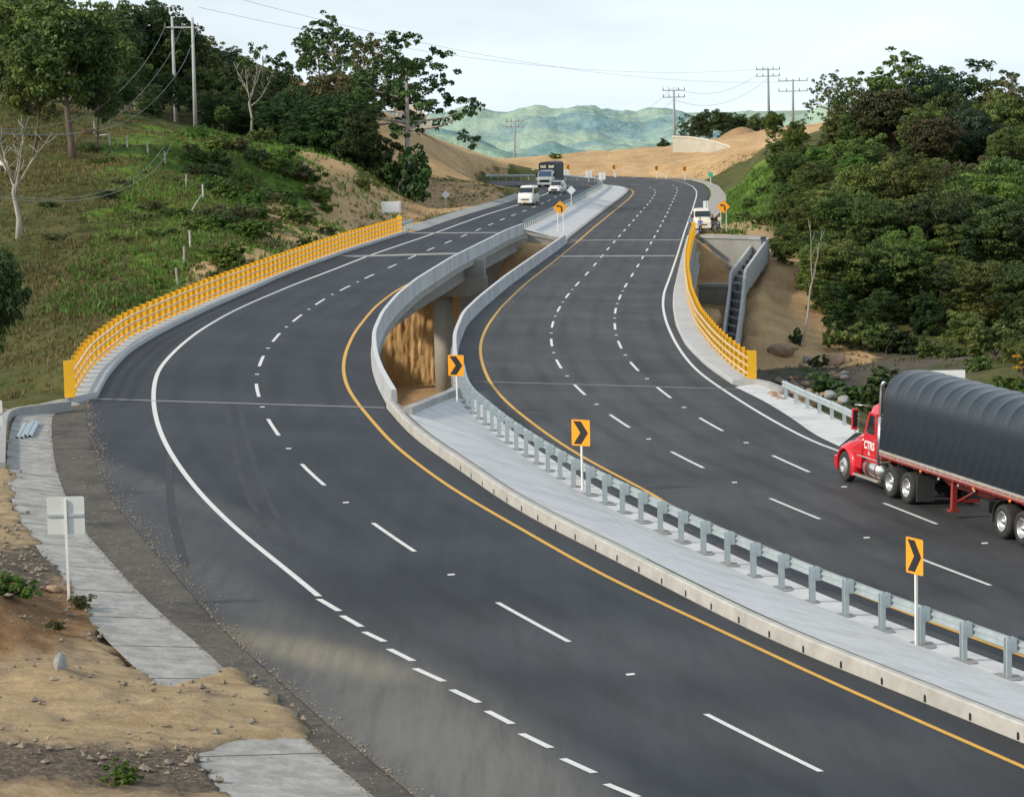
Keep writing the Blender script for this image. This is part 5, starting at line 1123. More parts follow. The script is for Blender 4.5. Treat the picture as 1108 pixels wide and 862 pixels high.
# grass tufts on the pasture and banks
def tufts(name, regions, n, hmin, hmax, m, seed, tone=.5):
    r2 = np.random.default_rng(seed); P = []
    for poly, frac in regions:
        poly = np.array(poly); k = int(n*frac); hs = []
        x0, x1, y0, y1 = poly[:, 0].min(), poly[:, 0].max(), poly[:, 1].min(), poly[:, 1].max()
        X = r2.uniform(x0, x1, k*3); Y = r2.uniform(y0, y1, k*3); ok = pip(X, Y, poly); P.append(np.c_[X[ok], Y[ok]][:k])
    P = np.concatenate(P); keep = (segdist(P[:, 0], P[:, 1], polyL, True) > 2.6) & ~pip(P[:, 0], P[:, 1], polyL) & (segdist(P[:, 0], P[:, 1], polyR, True) > 2.6) & ~pip(P[:, 0], P[:, 1], polyR); P = P[keep]
    dens = vnoise(P[:, 0], P[:, 1], .12, 21); P = P[dens+r2.normal(size=len(P))*.3 > -.2]
    Z = ground_z(P[:, 0], P[:, 1]); nb = 5; N = len(P)*nb; B = np.repeat(np.c_[P, Z-.03], nb, 0); B[:, :2] += r2.normal(size=(N, 2))*.13
    a = r2.random(N)*6.28; hh = r2.uniform(hmin, hmax, N)*(1+.5*np.repeat(vnoise(P[:, 0], P[:, 1], .3, 22), nb)); wd = hh*.16; le = r2.normal(size=(N, 2))*hh[:, None]*.35
    dx = np.c_[np.cos(a)*wd, np.sin(a)*wd, 0*wd]; tip = B+np.c_[le, hh]; midp = B+np.c_[le*.4, hh*.55]
    V = np.stack([B-dx, B+dx, midp+dx*.8, tip], 1).reshape(-1, 3); tn = np.clip(np.repeat(.5+.5*vnoise(P[:, 0], P[:, 1], .1, 23), nb)+r2.normal(size=N)*.2, 0, 1)
    o = D.objects.new(name, leaf_mesh(name, V, tn, m)); COL.objects.link(o); o['kind'] = 'stuff'; return o
wp = lambda pts: [tuple(hit(*p)[:2]) for p in pts]
LM['grass'] = leafmat('grass_blade', (.050, .065, .018), (.22, .195, .07), .3); LM['grass2'] = leafmat('grass_lush', (.06, .13, .02), (.20, .30, .055), .3)
pasture = [(-60, 150), (-28, 150), (-24, 190), (-22, 215), (-22, 250), (-26, 290), (-34, 300), (-68, 300)]
tufts('pasture_grass', [(pasture, 1)], 26000, .16, .42, LM['grass'], 61)
tufts('lush_grass', [([(-35, 200), (-18, 185), (-10, 240), (-12, 300), (-20, 345), (-36, 330)], .7), ([(16, 300), (22, 275), (34, 300), (36, 400), (26, 400)], .3)], 12000, .2, .55, LM['grass2'], 62)
tufts('bank_grass', [([(-14, 235), (-6, 300), (2, 370), (-4, 372), (-18, 300)], .5), ([(14, 205), (50, 205), (60, 250), (30, 245)], .25), ([(0, 470), (50, 460), (50, 474), (0, 482)], .25)], 4500, .12, .32, LM['grass'], 63)
# weeds at the ditch
for px, py, s_, lab in [(90, 664, .42, 'small weed growing at the edge of the ditch by the white sign post'), (14, 682, .8, 'clump of green weeds on the dirt mound at the left picture edge'), (128, 868, .5, 'young bright green plant at the bottom picture edge'), (60, 700, .3, 'tiny weed on the tan dirt below the mound')]:
    q = onL([(px, py)])[0]; plant('bA' if 'bright' in lab or 'clump' in lab else 'bC', (q[0], q[1], dirt_z(q[0], q[1])-.02), s_, lab, 'weed', None, 1.3, name='weed')
# boulders and rubble in the creek
rock_m = mat('rock', (.24, .16, .105), (.36, .26, .18), scale=1.2, rough=.9, bump=.5, bscale=5); rock_g = mat('rock_grey', (.34, .34, .33), (.22, .21, .20), scale=1.5, rough=.9, bump=.5, bscale=5)
def rock(p, rx, ry, rz_, m, seed, label, group):
    r2 = np.random.default_rng(seed); bm = bmesh.new(); bmesh.ops.create_icosphere(bm, subdivisions=2, radius=1); n_ = r2.normal(size=(9, 3)); n_ /= np.linalg.norm(n_, axis=1)[:, None]
    for v in bm.verts:
        c = np.array(v.co)
        for q in n_:
            d = c@q
            if d > .72: c = c-q*(d-.72)*.85
        v.co = (c[0]*rx, c[1]*ry, c[2]*rz_)
    me = D.meshes.new('rock'); bm.to_mesh(me); bm.free(); me.materials.append(m); o = D.objects.new('rock', me); COL.objects.link(o); o.location = Vector([float(v) for v in p]); o.rotation_euler = (r2.uniform(-.3, .3), r2.uniform(-.3, .3), r2.uniform(0, 6)); tag(o, label, 'rock', group); return o
def gat(px, py): h_ = hit(px, py); return np.array([h_[0], h_[1], float(ground_z(h_[:1], h_[1:2])[0])])
rock(gat(845, 384)+[0, 0, .3], 1.7, 1.1, .8, rock_m, 1, 'large flat brown boulder at the foot of the sandy bank', None)
rock(gat(902, 393)+[0, 0, .3], 1.3, .9, .7, rock_m, 2, 'tan boulder at the creek edge right of the pale stones', None)
rock(gat(873, 393)+[0, 0, .2], .6, .45, .4, rock_g, 3, 'pale grey stone left of the other pale stone in the creek', None)
rock(gat(883, 394)+[0, 0, .2], .5, .4, .35, rock_g, 4, 'pale grey stone right of the other pale stone in the creek', None)
for k in range(110):
    px = r_.uniform(836, 915); py = r_.uniform(408, 446); g = gat(px, min(py, 440)); s_ = r_.uniform(.16, .46); rock(g+[0, 0, s_*.4], s_, s_*.8, s_*.6, rock_m if r_.random() < .8 else rock_g, 100+k, 'broken brown rock in the rubble heap beside the creek', 'rocks of the rubble heap beside the creek')
for k, (px, py) in enumerate([(920,385),(935,388),(893,402),(868,402),(912,400),(860,380)]):
    rock(gat(px, py)+[0, 0, .1], .4, .3, .25, rock_m, 200+k, 'small tan rock scattered on the creek bed', 'small rocks on the creek bed')
rock((*onL([(66, 748)])[0], dirt_z(*onL([(66, 748)])[0])+.08), .22, .16, .24, rock_g, 301, 'pointed grey stone standing on the tan dirt', None)
rock((*onL([(60, 648)])[0], dirt_z(*onL([(60, 648)])[0])+.05), .26, .2, .14, rock_m, 302, 'reddish brown stone on the dirt left of the white sign post', None)
# ------------------------------------------------------------------ road signs
sg_y = mat('sign_amber', (.85, .33, .01), rough=.45); sg_k = mat('sign_black', (.012, .012, .012), rough=.5); sg_w = mat('sign_white', (.80, .81, .81), rough=.5)
sg_b = mat('sign_back', (.60, .62, .61), (.52, .54, .53), scale=1.5, rough=.5); post_w = mat('post_white', (.78, .78, .76), (.66, .66, .64), scale=3, rough=.5); sg_g = mat('sign_green', (.05, .48, .33), rough=.45)
def slab_z(x, y):
    # height of the median slab between the kerb and the guardrail
    if pip(np.array([x]), np.array([y]), np.concatenate([slab_r[:-1], slab_o[::-1]]))[0]: return zRs(x, y)-.01
    dl_ = float(segdist(np.array([x]), np.array([y]), slab_l)[0]); dr_ = float(segdist(np.array([x]), np.array([y]), slab_r)[0]); t = dl_/(dl_+dr_+1e-6); return zK(x, y)*(1-t)+zRs(x, y)*t
def board(mb, w, h, zc, y=0, t=.006, rad_=.04):
    pts = []
    for cx, cz, a0 in ((w/2-rad_, h/2-rad_, 0), (-w/2+rad_, h/2-rad_, 90), (-w/2+rad_, -h/2+rad_, 180), (w/2-rad_, -h/2+rad_, 270)):
        for k in range(5): a = rad(a0+22.5*k); pts.append((cx+rad_*math.cos(a), zc+cz+rad_*math.sin(a)))
    return mb.prism(pts, 'y', y-t/2, y+t/2)
def flat(name, poly, y, m, parent, t=.003): return MB().prism(poly, 'y', y-t, y).build(name, m, parent)
def post(mb, x, z0, z1, y=.03, w=.03): return mb.box(x-w, x+w, y, y+2*w, z0, z1)
# a sign faces -Y of its own frame; rz turns it
def chevron(px, py, toppy, turn, label, sc=1.0, zf=None, left=False, w=.72, h=.88):
    if zf is None:
        p = onR([(px, py)], .25)[0]
        for _ in range(4): z = slab_z(*p); d = ray(px, py); t = (z-CZ)/d[2]; p = np.array([d[0]*t, d[1]*t])
    else: p = zf([(px, py)])[0]; z = (ZL if zf is onL else ZR)(*p)+.05
    top = at(px, toppy, p[1])[2]; H = top-z; w, h = w*sc, h*sc
    t = thing('chevron_sign', label, 'road sign', (p[0], p[1], z), turn, None)
    post(MB(), 0, -.05, H-.03, .012, .03*sc).build('post', post_w, t); zc = H-h/2
    bd = board(MB(), w, h, zc).build('board', sg_y, t)
    s = -1 if left else 1; W2, H2 = w*.40*s, h*.44; a = w*.42*s
    flat('arrow', [(-W2, zc+H2), (-W2+a, zc+H2), (W2, zc), (-W2+a, zc-H2), (-W2, zc-H2), (W2-a, zc)], -.0045, sg_k, bd)
    return t
chevron(990, 697, 582, rad(-64), 'nearest chevron sign on the median, orange board turned sideways to the camera, arrow pointing right')
chevron(629.5, 530, 454, rad(-33), 'middle chevron sign on the median, orange board with black arrow pointing right')
chevron(494.5, 443, 384, rad(-22), 'farthest of the three median chevron signs, at the slab tip by the bridge gap')
def diamond(base, side, turn, label, arrow=True, two=True, p=None, H=None, back=False):
    t = thing('warning_sign' if arrow else 'sign_back', label, 'road sign', p, turn); D_ = side*.7071; zc = H-D_
    mb = MB()
    if two: post(mb, -side*.28, -.1, zc-D_*.3, .01, .035); post(mb, side*.28, -.1, zc-D_*.3, .01, .035)
    else: post(mb, 0, -.1, H-.05, .01, .04)
    mb.build('post', post_w, t)
    bd = MB().prism([(0, zc+D_), (D_, zc), (0, zc-D_), (-D_, zc)], 'y', -.004, .004).build('board', sg_y if arrow else sg_w, t)
    if arrow:
        s = side; P = []
        R1_, R2_ = .36*s, .20*s; cx, cz = -.12*s, zc-.06*s
        outer = [(.24*s, zc-.42*s)]+[(cx+R1_*math.cos(a), cz+R1_*math.sin(a)*.8) for a in np.linspace(0, PI/2, 9)]
        head = [(cx-.04*s, cz+R1_*.8+.09*s), (cx-.26*s, cz+(R1_+R2_)*.4), (cx-.04*s, cz+R2_*.8-.09*s)]
        inner = [(cx+R2_*math.cos(a), cz+R2_*math.sin(a)*.8) for a in np.linspace(PI/2, 0, 9)]+[(.08*s, zc-.42*s)]
        flat('arrow', outer+head+inner, -.0045, sg_k, bd)
    else:
        fr = MB().prism([(0, zc+D_*.6), (D_*.6, zc), (0, zc-D_*.6), (-D_*.6, zc)], 'y', -.012, -.005)
    return t
def on_med(px, py, y): q = at(px, py, y); return q
q = at(606.5, 250, 262); diamond(None, .98, rad(-3), 'amber diamond warning sign with left bend arrow standing on the concrete between the two bridges', p=q, H=at(609, 217, 262)[2]-q[2])
q = at(783, 250.5, 279); diamond(None, .98, rad(-5), 'amber diamond warning sign with left bend arrow beside the parked van', p=q, H=at(783, 216.5, 279)[2]-q[2])
q = at(618.5, 229, 310); diamond(None, .75, rad(8), 'white diamond sign seen from behind on the concrete median beyond the amber warning sign', False, False, q, at(618, 201, 310)[2]-q[2])
q = at(482.5, 226, 320); diamond(None, .72, rad(8), 'white diamond sign seen from behind at the left roadside below the cut slope', False, False, q, at(482, 206, 320)[2]-q[2])
def rect_back(p, H, w, h, label, turn=0, two=False, cross=False, m=None, cat='road sign'):
    t = thing('sign_back', label, cat, p, turn); mb = MB()
    if two: post(mb, -w*.42, -.6, H-.05, -.09, .035); post(mb, w*.42, -.6, H-.05, -.09, .035)
    else: post(mb, 0, -.1, H-.06, -.075, .03)
    mb.build('post', post_w, t); board(MB(), w, h, H-h/2).build('board', m or sg_w, t)
    if cross: MB().box(-w*.49, w*.49, -.045, -.006, H-h*.52, H-h*.46).build('crossbar', galv, t)
    return t
p = onL([(75, 654)], .12)[0]; z = ZL(*p)+.05; rect_back((p[0], p[1], z), at(71, 537, p[1])[2]-z, .86, .86*1.02, 'large pale rectangular sign seen from behind, on a white post at the ditch edge', rad(2), cross=True, m=sg_b)
q = at(-6, 505, 78); rect_back(q, at(-6, 433, 78)[2]-q[2], .60, .75, 'pale sign seen from behind, cut off by the left picture edge', 0, cross=True, m=sg_b)
q = at(424, 246, 285); rect_back(q, at(424, 218, 285)[2]-q[2], 2.05, 1.15, 'white rectangular board on two posts behind the far end of the left yellow railing', rad(3), two=True)
for px, pb, pt, y, w_, h_, lb in [(530, 195, 180, 425, .9, 1.0, 'small white sign back farthest left behind the far guardrail'), (575.5, 196, 183, 425, .8, .9, 'small white sign back left of the far truck'), (612, 196, 183.5, 425, .95, 1.1, 'white sign back just right of the far truck'), (637, 198, 184.5, 420, .95, 1.1, 'white sign back in the middle of the far guardrail curve'), (651.5, 200, 186.5, 400, 1.0, 1.1, 'white sign back where the far guardrail bends towards the camera')]:
    q = at(px, pb, y); rect_back(q, at(px, pt, y)[2]-q[2], w_, h_, lb, 0)
q = at(763.5, 226, 300); rect_back(q, at(763.5, 217.5, 300)[2]-q[2], .55, .9, 'small white sign just behind the parked van', 0)
for px, pb, pt, y, lb in [(559, 192, 178.5, 452, 'leftmost small chevron sign below the sandy mound'), (615, 190, 178.5, 470, 'small chevron sign above the far truck'), (664.5, 190, 178.5, 476, 'small chevron sign in the middle of the far bend'), (710.5, 192, 179.5, 470, 'small chevron sign right of the middle of the far bend'), (741, 194, 180, 455, 'rightmost small chevron sign below the sandy mound')]:
    q = at(px, pb, y); t = thing('chevron_sign', lb, 'road sign', q, 0); H = at(px, pt, y)[2]-q[2]; MB().box(-.1, .1, 0, .06, -.2, H-.05).build('post', post_w, t); bd = board(MB(), .62, .8, H-.4, -.01).build('board', sg_y, t)
    flat('arrow', [(.22, H-.08), (-.02, H-.08), (-.24, H-.4), (-.02, H-.72), (.22, H-.72), (-.02, H-.4)], -.02, sg_k, bd)
q = at(769, 199, 430); t = thing('green_sign', 'small green sign on a white post at the outer edge of the far bend', 'road sign', q, 0); H = at(769, 186.5, 430)[2]-q[2]; post(MB(), 0, -.1, H-.1, .01, .06).build('post', post_w, t); board(MB(), .75, .75, H-.38).build('board', sg_g, t)
for k, (px, pb, y) in enumerate([(666, 191.5, 472), (721, 193, 468), (558, 193, 455)]):
    q = at(px, pb, y); o = MB().box(-.12, .12, -.06, .06, -.1, .75).build('marker_post', post_w, None, .02); o.location = Vector([float(v) for v in q]); tag(o, 'short white marker post at the far road edge below the sandy mound', 'marker post', 'short white marker posts below the sandy mound')
# white board behind the truck, letters mostly hidden by the tarpaulin
q = at(1012, 446, 135); t = thing('notice_board', 'white board with black capitals standing behind the black tarpaulin', 'board', (q[0], q[1], q[2]), rad(-2)); H = at(1022, 400.5, 135)[2]-q[2]; w_ = 3.0
post(MB(), -1.2, -2, H-.1, .01, .04).build('post', post_w, t); post(MB(), 1.2, -2, H-.1, .01, .04).build('post', post_w, t)
bd = board(MB(), w_, 1.5, H-.75, 0, .02, .03).build('board', sg_w, t)
def text(body, size, m, parent, loc, rot, name='lettering', ext=.002, align='CENTER', xs=1.0):
    cu = D.curves.new(name, 'FONT'); cu.body = body; cu.size = size; cu.align_x = align; cu.align_y = 'CENTER'; cu.extrude = ext; cu.offset = size*.03; o = D.objects.new(name, cu); COL.objects.link(o)
    dg = bpy.context.evaluated_depsgraph_get(); me = D.meshes.new_from_object(o.evaluated_get(dg)); D.objects.remove(o); me.materials.clear(); me.materials.append(m)
    o = D.objects.new(name, me); COL.objects.link(o); o.parent = parent; o.location = loc; o.rotation_euler = rot; o.scale = (xs, 1, 1); return o
text('OA', .55, sg_k, bd, (.78, -.014, H-.62), (PI/2, 0, 0))
# ------------------------------------------------------------------ power poles and wires
pole_m = mat('pole_concrete', (.46, .47, .46), (.38, .39, .38), scale=1, rough=.8); ins_m = mat('insulator', (.25, .2, .17), rough=.4); pole_f = mat('pole_far', (.30, .32, .33), rough=.8)
hp = thing('power_pole', 'pair of tall pale concrete power poles joined by one crossarm on the left hillside', 'power pole')
b1 = at(190.5, 134, 330); b2 = at(211.5, 140, 318); t1 = at(186, 18, 330); t2 = at(208, 19, 318)
for b_, t_ in ((b1, t1), (b2, t2)): MB().tube([b_-[0, 0, 1], t_], [.26, .15], 14).build('pole', pole_m, hp)
c0 = at(178, 30, 332); c1x = at(216, 30, 316); MB().tube([c0, c1x], .10, 6).build('crossarm', pole_f, hp)
m = MB()
for px, yy in ((178.5, 331), (197, 324), (214, 317), (208, 318)): q = at(px, 30, yy); m.tube([q, q+[0, 0, .55]], [.09, .05], 7)
m.build('insulator', ins_m, hp)
wire_m = mat('wire', (.13, .14, .15), rough=.5, metal=.3)
def wire(a, b, sag, label, r=.022, grp=None, n=22, m=None):
    a, b = np.array(a, float), np.array(b, float); pts = [a+(b-a)*t-np.array([0, 0, sag*4*t*(1-t)]) for t in np.linspace(0, 1, n)]
    o = MB().tube(pts, r, 5).build('power_line', m or wire_m); tag(o, label, 'power line', grp); return o
def wire_px(pts, ys, r, label, grp):
    P = [at(px, py, y) for (px, py), y in zip(pts, ys)]; P = resample(np.array(P), 2.5, 6); o = MB().tube(P, r, 5).build('power_line', mat('wire_light', (.16, .18, .17), rough=.4, metal=.3)); tag(o, label, 'power line', grp)
yy = lambda a, b, n: np.linspace(a, b, n)
wg = 'power lines sagging across the left pasture'
wire_px([(178, 30), (172, 44), (156, 70), (134, 95), (110, 116), (85, 129), (50, 137), (20, 140), (-30, 139)], yy(331, 200, 9), .022, 'highest of the three power lines sagging down from the left poles', wg)
wire_px([(197, 30), (184, 60), (165, 87), (140, 115), (115, 135), (85, 144), (50, 146), (20, 145), (-30, 141)], yy(324, 195, 9), .022, 'middle of the three power lines sagging down from the left poles', wg)
wire_px([(214, 30), (200, 68), (183, 92), (160, 117), (130, 135), (100, 143), (60, 146.5), (20, 146.5), (-30, 143)], yy(317, 190, 9), .022, 'lowest of the three power lines sagging down from the left poles', wg)
wire_px([(178, 158), (160, 182), (135, 200), (100, 211), (70, 215), (30, 215), (-30, 208)], yy(250, 160, 7), .022, 'upper of two thin lines hanging low across the pasture', wg)
wire_px([(186, 155), (172, 182), (140, 203), (108, 214), (70, 218.5), (30, 218), (-30, 211)], yy(250, 160, 7), .022, 'lower of two thin lines hanging low across the pasture', wg)
def far_pole(px, pb, pt, y, label, arms, w, lean=0):
    b_ = at(px, pb, y); t_ = at(px+lean, pt, y); t = thing('power_pole', label, 'power pole', b_); H = t_[2]-b_[2]; dx = t_[0]-b_[0]; MB().tube([(0, 0, -2), (dx, 0, H)], [.30, .18], 8).build('pole', pole_f if y > 450 else pole_m, t); m = MB(); mi = MB()
    for a in arms:
        z = H*(1-a); m.box(dx-w, dx+w, -.07, .07, z-.09, z+.09)
        for u in (-1, -.45, .45, 1): mi.tube([(dx+w*u*.97, 0, z), (dx+w*u*.97, 0, z+.65)], [.11, .07], 6)
    m.build('crossarm', pole_f, t); mi.build('insulator', ins_m, t); return (b_, t_)
P1 = far_pole(556, 190, 130, 560, 'pale power pole standing in front of the distant hills', (.03, .13), 1.7, 1)
P2 = far_pole(730, 149, 97, 545, 'power pole rising beside the pale retaining wall', (.02, .16), 2.2, -1)
P3 = far_pole(832, 122, 74, 560, 'taller left one of the two power poles above the right skyline', (.03, .18), 2.4, -1)
P4 = far_pole(858, 126, 86, 560, 'shorter right one of the two power poles above the right skyline', (.04, .32), 3.0, 0)
for k, dz in enumerate((0, -2.4)):
    wire(P2[1]+[0, 0, dz+.4], P1[1]+[0, 0, dz+.4], 6, 'thin power line strung across the sky between the far poles', .03, 'thin power lines across the sky', m=pole_f)
    wire(P3[1]+[0, 0, dz+.4], P2[1]+[0, 0, dz+.4], 3, 'thin power line strung across the sky between the far poles', .03, 'thin power lines across the sky', m=pole_f)
for k, (pa, pb_) in enumerate([((215, 8), (830, 74)), ((240, -6), (858, 88))]): wire(at(*pa, 330), at(*pb_, 560), 3.5, 'thin power line strung across the sky between the far poles', .02, 'thin power lines across the sky', 30, m=pole_f)
# ------------------------------------------------------------------ fence posts
fp = mat('fence_post', (.52, .50, .46), (.38, .36, .33), scale=3, rough=.9); pr_ = None
FP = [(104,116),(106,118),(119,152,17),(138,156,16),(160,162,18),(179,171,17),(201,193,17),(220,208,15),(212,245,0),(206,262,17),(199,277,16),(192,300,16),(125,110,14),(136,113,12),(146,118,7),(155,122,6),(93,119,8),(102,142,11)]
for q in FP:
    if len(q) < 3: continue
    px, py, L_ = q
    if not L_: continue
    g = gat(px, py+L_*.5)
    o = MB().box(-.07, .07, -.07, .07, -.5, 1.35).build('fence_post', fp, None, .01) if pr_ is None else pr_.copy()
    if pr_ is not None: COL.objects.link(o)
    pr_ = pr_ or o; o.location = Vector([float(v) for v in g]); o.rotation_euler = (random.uniform(-.06, .06), random.uniform(-.06, .06), random.random()); tag(o, 'pale fence post in the row across the left pasture', 'fence post', 'fence posts across the left pasture')
for (a, b, lb) in (((118, 153), (104, 141), 'slanting pale brace leaning on the fence post below the forked tree'), ((219, 213), (206, 224), 'slanting pale brace beside the fence post above the railing')):
    ga, gb = gat(a[0], a[1]+8), gat(b[0]+0, b[1]+8); o = MB().tube([gb+[0, 0, .1], ga+[0, 0, 1.1]], .06, 6).build('fence_brace', fp); tag(o, lb, 'fence brace')
# ------------------------------------------------------------------ retaining wall, track, barrel
rw = thing('retaining_wall', 'long pale concrete retaining wall on top of the sandy mound', 'wall'); tops = [(728, 148), (745, 148.5), (760, 150.5), (775, 154), (788, 158), (795.5, 163)]; bots = [(728, 161), (745, 162), (760, 163.5), (775, 166), (788, 168.5), (796, 171)]; ys = [512, 510, 507, 504, 501, 497]
vs = []
for a, b, y in zip(tops, bots, ys): p, q = at(*a, y), at(*b, y); vs += [p, q-[0, 0, 3], q-[0, -.6, 3], p+[0, .6, 0]]
fs = [(i*4+j, i*4+(j+1) % 4, (i+1)*4+(j+1) % 4, (i+1)*4+j) for i in range(5) for j in range(4)]+[(0, 1, 2, 3), (20, 23, 22, 21)]
MB().add(vs, fs).build('wall', mat('wall_pale', (.52, .50, .44), (.42, .40, .34), scale=.5, rough=.9, bump=.2, bscale=3), rw)
vs = [];
for a, y in zip(tops, ys): p = at(*a, y); vs += [p+[-.1, -.12, .18], p+[-.1, -.12, -.12], p+[0, .75, -.12], p+[0, .75, .18]]
MB().add(vs, fs).build('coping', mat('coping_pale', (.60, .58, .52), rough=.9), rw)
trk = [at(783, 156, 535), at(800, 158.5, 522), at(815, 162, 512), at(806, 168, 500), at(796, 169.5, 498), at(790, 166, 508)]
tr = mesh_obj('track', [p+np.array([0, 0, .9]) for p in trk], [tuple(range(6))], mat('track_grey', (.20, .19, .185), (.15, .145, .14), scale=.5, rough=.95)); tr['kind'] = 'structure'
# sandy spoil heap behind the track
hh = at(803, 160, 545); n_ = 24; vs = []; fs = []
for j in range(9):
    for i in range(n_):
        a = 2*PI*i/n_; r2 = (1-j/8); vs.append((hh[0]+math.cos(a)*7.5*r2*(1+.15*math.sin(3*a)), hh[1]+math.sin(a)*9*r2, hh[2]-1+5.2*(1-r2**1.6)))
for j in range(8):
    for i in range(n_): fs.append((j*n_+i, j*n_+(i+1) % n_, (j+1)*n_+(i+1) % n_, (j+1)*n_+i))
o = mesh_obj('spoil_heap', vs, fs, soil_m, smooth=True); tag(o, 'sandy orange spoil heap beside the upper track behind the retaining wall', 'spoil heap')
q = at(794.5, 169, 496); bt = thing('barrel', 'red barrel standing at the right end of the pale retaining wall', 'barrel', q); red = mat('barrel_red', (.62, .06, .07), rough=.5)
MB().lathe([(0, 0), (0, .42), (.35, .44), (.4, .40), (.8, .42), (.86, .36), (1.2, .38), (1.25, .34), (1.25, 0)], (0, 0, 0), 'z', 18).build('drum', red, bt); MB().lathe([(.42, .425), (.78, .425)], (0, 0, 0), 'z', 18).build('band', sg_w, bt)
# concrete lining on top of the middle cut
vs = [at(424, 116, 410), at(436, 113, 412), at(452, 117, 408), at(474, 138.5, 401), at(460, 143.5, 398), at(446, 141, 398), at(430, 131, 400)]
o = mesh_obj('slope_lining', [v+np.array([0, -.4, .2]) for v in vs], [tuple(range(7))], mat('shotcrete', (.42, .38, .31), (.33, .30, .25), scale=.6, rough=.95, bump=.5, bscale=2)); o['kind'] = 'structure'
# ------------------------------------------------------------------ vehicles: local frame +X forward, +Y left, Z up, origin on the ground
tyre_m = mat('tyre', (.022, .022, .024), (.04, .04, .04), scale=4, rough=.85); rim_m = mat('rim_alloy', (.62, .62, .61), rough=.28, metal=.8); dark_m = mat('under_dark', (.018, .018, .02), rough=.8)
truck_red = mat('truck_red', (.62, .012, .022), rough=.28, coat=.5); frame_red = mat('frame_red', (.33, .035, .025), (.22, .03, .025), scale=2, rough=.6); chrome = mat('chrome', (.70, .70, .69), rough=.22, metal=.9)
glass_m = mat('glass_dark', (.02, .03, .035), rough=.06, spec=.8); alu = mat('aluminium', (.60, .59, .55), (.45, .42, .36), scale=3, rough=.4, metal=.4); rubber = mat('rubber_flap', (.045, .045, .045), rough=.7)
orange_l = mat('marker_orange', (.85, .22, .02), rough=.35)
def wheel(parent, x, y, r, w, out, name='wheel', dish=.10, nuts=10):
    wh = MB().lathe([(-out*w/2, r*.62), (-out*w/2, r*.9), (-out*w*.36, r), (out*w*.36, r), (out*w/2, r*.93), (out*w/2*1.02, r*.66), (out*w*.40, r*.58)], (x, y, r), 'y', 28).build(name, tyre_m, parent)
    m = MB().lathe([(out*w*.50, r*.60), (out*w*.53, r*.57), (out*w*.48, r*.52), (out*(w*.5-dish), r*.46), (out*(w*.5-dish), r*.24), (out*w*.44, r*.20), (out*w*.50, r*.12), (out*w*.52, 0)], (x, y, r), 'y', 28)
    for k in range(nuts):
        a = 2*PI*k/nuts; cx, cz = x+.34*r*math.cos(a), r+.34*r*math.sin(a); m.lathe([(out*(w*.5-dish), .02), (out*(w*.5-dish+.035), .016), (out*(w*.5-dish+.035), 0)], (cx, y, cz), 'y', 6)
    m.build('rim', rim_m, wh); return wh
def veh_matrix(contact_front, contact_rear, zf, half_w, x_front=0.0, dx=None):
    a, b = np.array(contact_front), np.array(contact_rear); d = (a-b)/np.linalg.norm(a-b); n = np.array([-d[1], d[0]]); o = a-n*half_w
    f = Vector((d[0], d[1], zf(*(o+d))-zf(*o))).normalized(); l = Vector((n[0], n[1], zf(*(o+n))-zf(*o))).normalized(); u = f.cross(l).normalized(); l = u.cross(f)
    m = Matrix(((f.x, l.x, u.x, o[0]), (f.y, l.y, u.y, o[1]), (f.z, l.z, u.z, zf(*o)+.004), (0, 0, 0, 1))); return m
mt = veh_matrix(onR([(913.6, 520.5)])[0], onR([(1084, 582.4)])[0], ZR, 1.2)
# --- tractor and trailer are two things
tk = thing('truck', 'red conventional tractor truck pulling the black covered trailer', 'truck', mtx=mt)
wheel(tk, 0, 1.08, .53, .30, 1, dish=-.06); wheel(tk, 0, -1.08, .53, .30, -1, dish=-.06)
for x in (-3.98, -5.36):
    for y in (.93, -.93): wheel(tk, x, y, .53, .60, 1 if y > 0 else -1, dish=.16)
m = MB()
for y in (.42, -.42): m.box(-6.1, .9, y-.05, y+.05, .78, 1.02)
for x in (-6, -4.7, -3.2, -1.5, 0): m.box(x-.06, x+.06, -.4, .4, .8, 1.0)
for x in (-3.98, -5.36): m.tube([(x, -.9, .53), (x, .9, .53)], .13, 10)
m.box(-5.2, -4.1, -.5, .5, 1.03, 1.16)
m.build('chassis', dark_m, tk)
# hood: tapering loft sections (x, half width, z bottom, z top)
def loft_body(sections, n=7):
    """sections: (x, [(y, z)...] outline left side from bottom to top centre)"""
    mb = MB(); k = len(sections[0][1]); vs = []
    for x, pr in sections:
        full = pr+[(-y, z) for y, z in reversed(pr) if y > 1e-6]
        for y, z in full: vs.append((x, y, z))
    kk = len(vs)//len(sections); fs = []
    for i in range(len(sections)-1):
        for j in range(kk): fs.append((i*kk+j, i*kk+(j+1) % kk, (i+1)*kk+(j+1) % kk, (i+1)*kk+j))
    fs += [tuple(range(kk)), tuple((len(sections)-1)*kk+j for j in range(kk))]
    return mb.add(vs, fs, False)
hood = loft_body([(-1.45, [(.92, .95), (.93, 1.45), (.86, 1.80), (.55, 1.93), (0, 1.96)]), (-.6, [(.80, .95), (.82, 1.4), (.74, 1.70), (.48, 1.82), (0, 1.85)]), (.35, [(.66, .85), (.68, 1.25), (.60, 1.52), (.40, 1.63), (0, 1.66)]), (.82, [(.55, .75), (.58, 1.1), (.52, 1.36), (.34, 1.48), (0, 1.5)])])
hood.build('hood', truck_red, tk, .03)
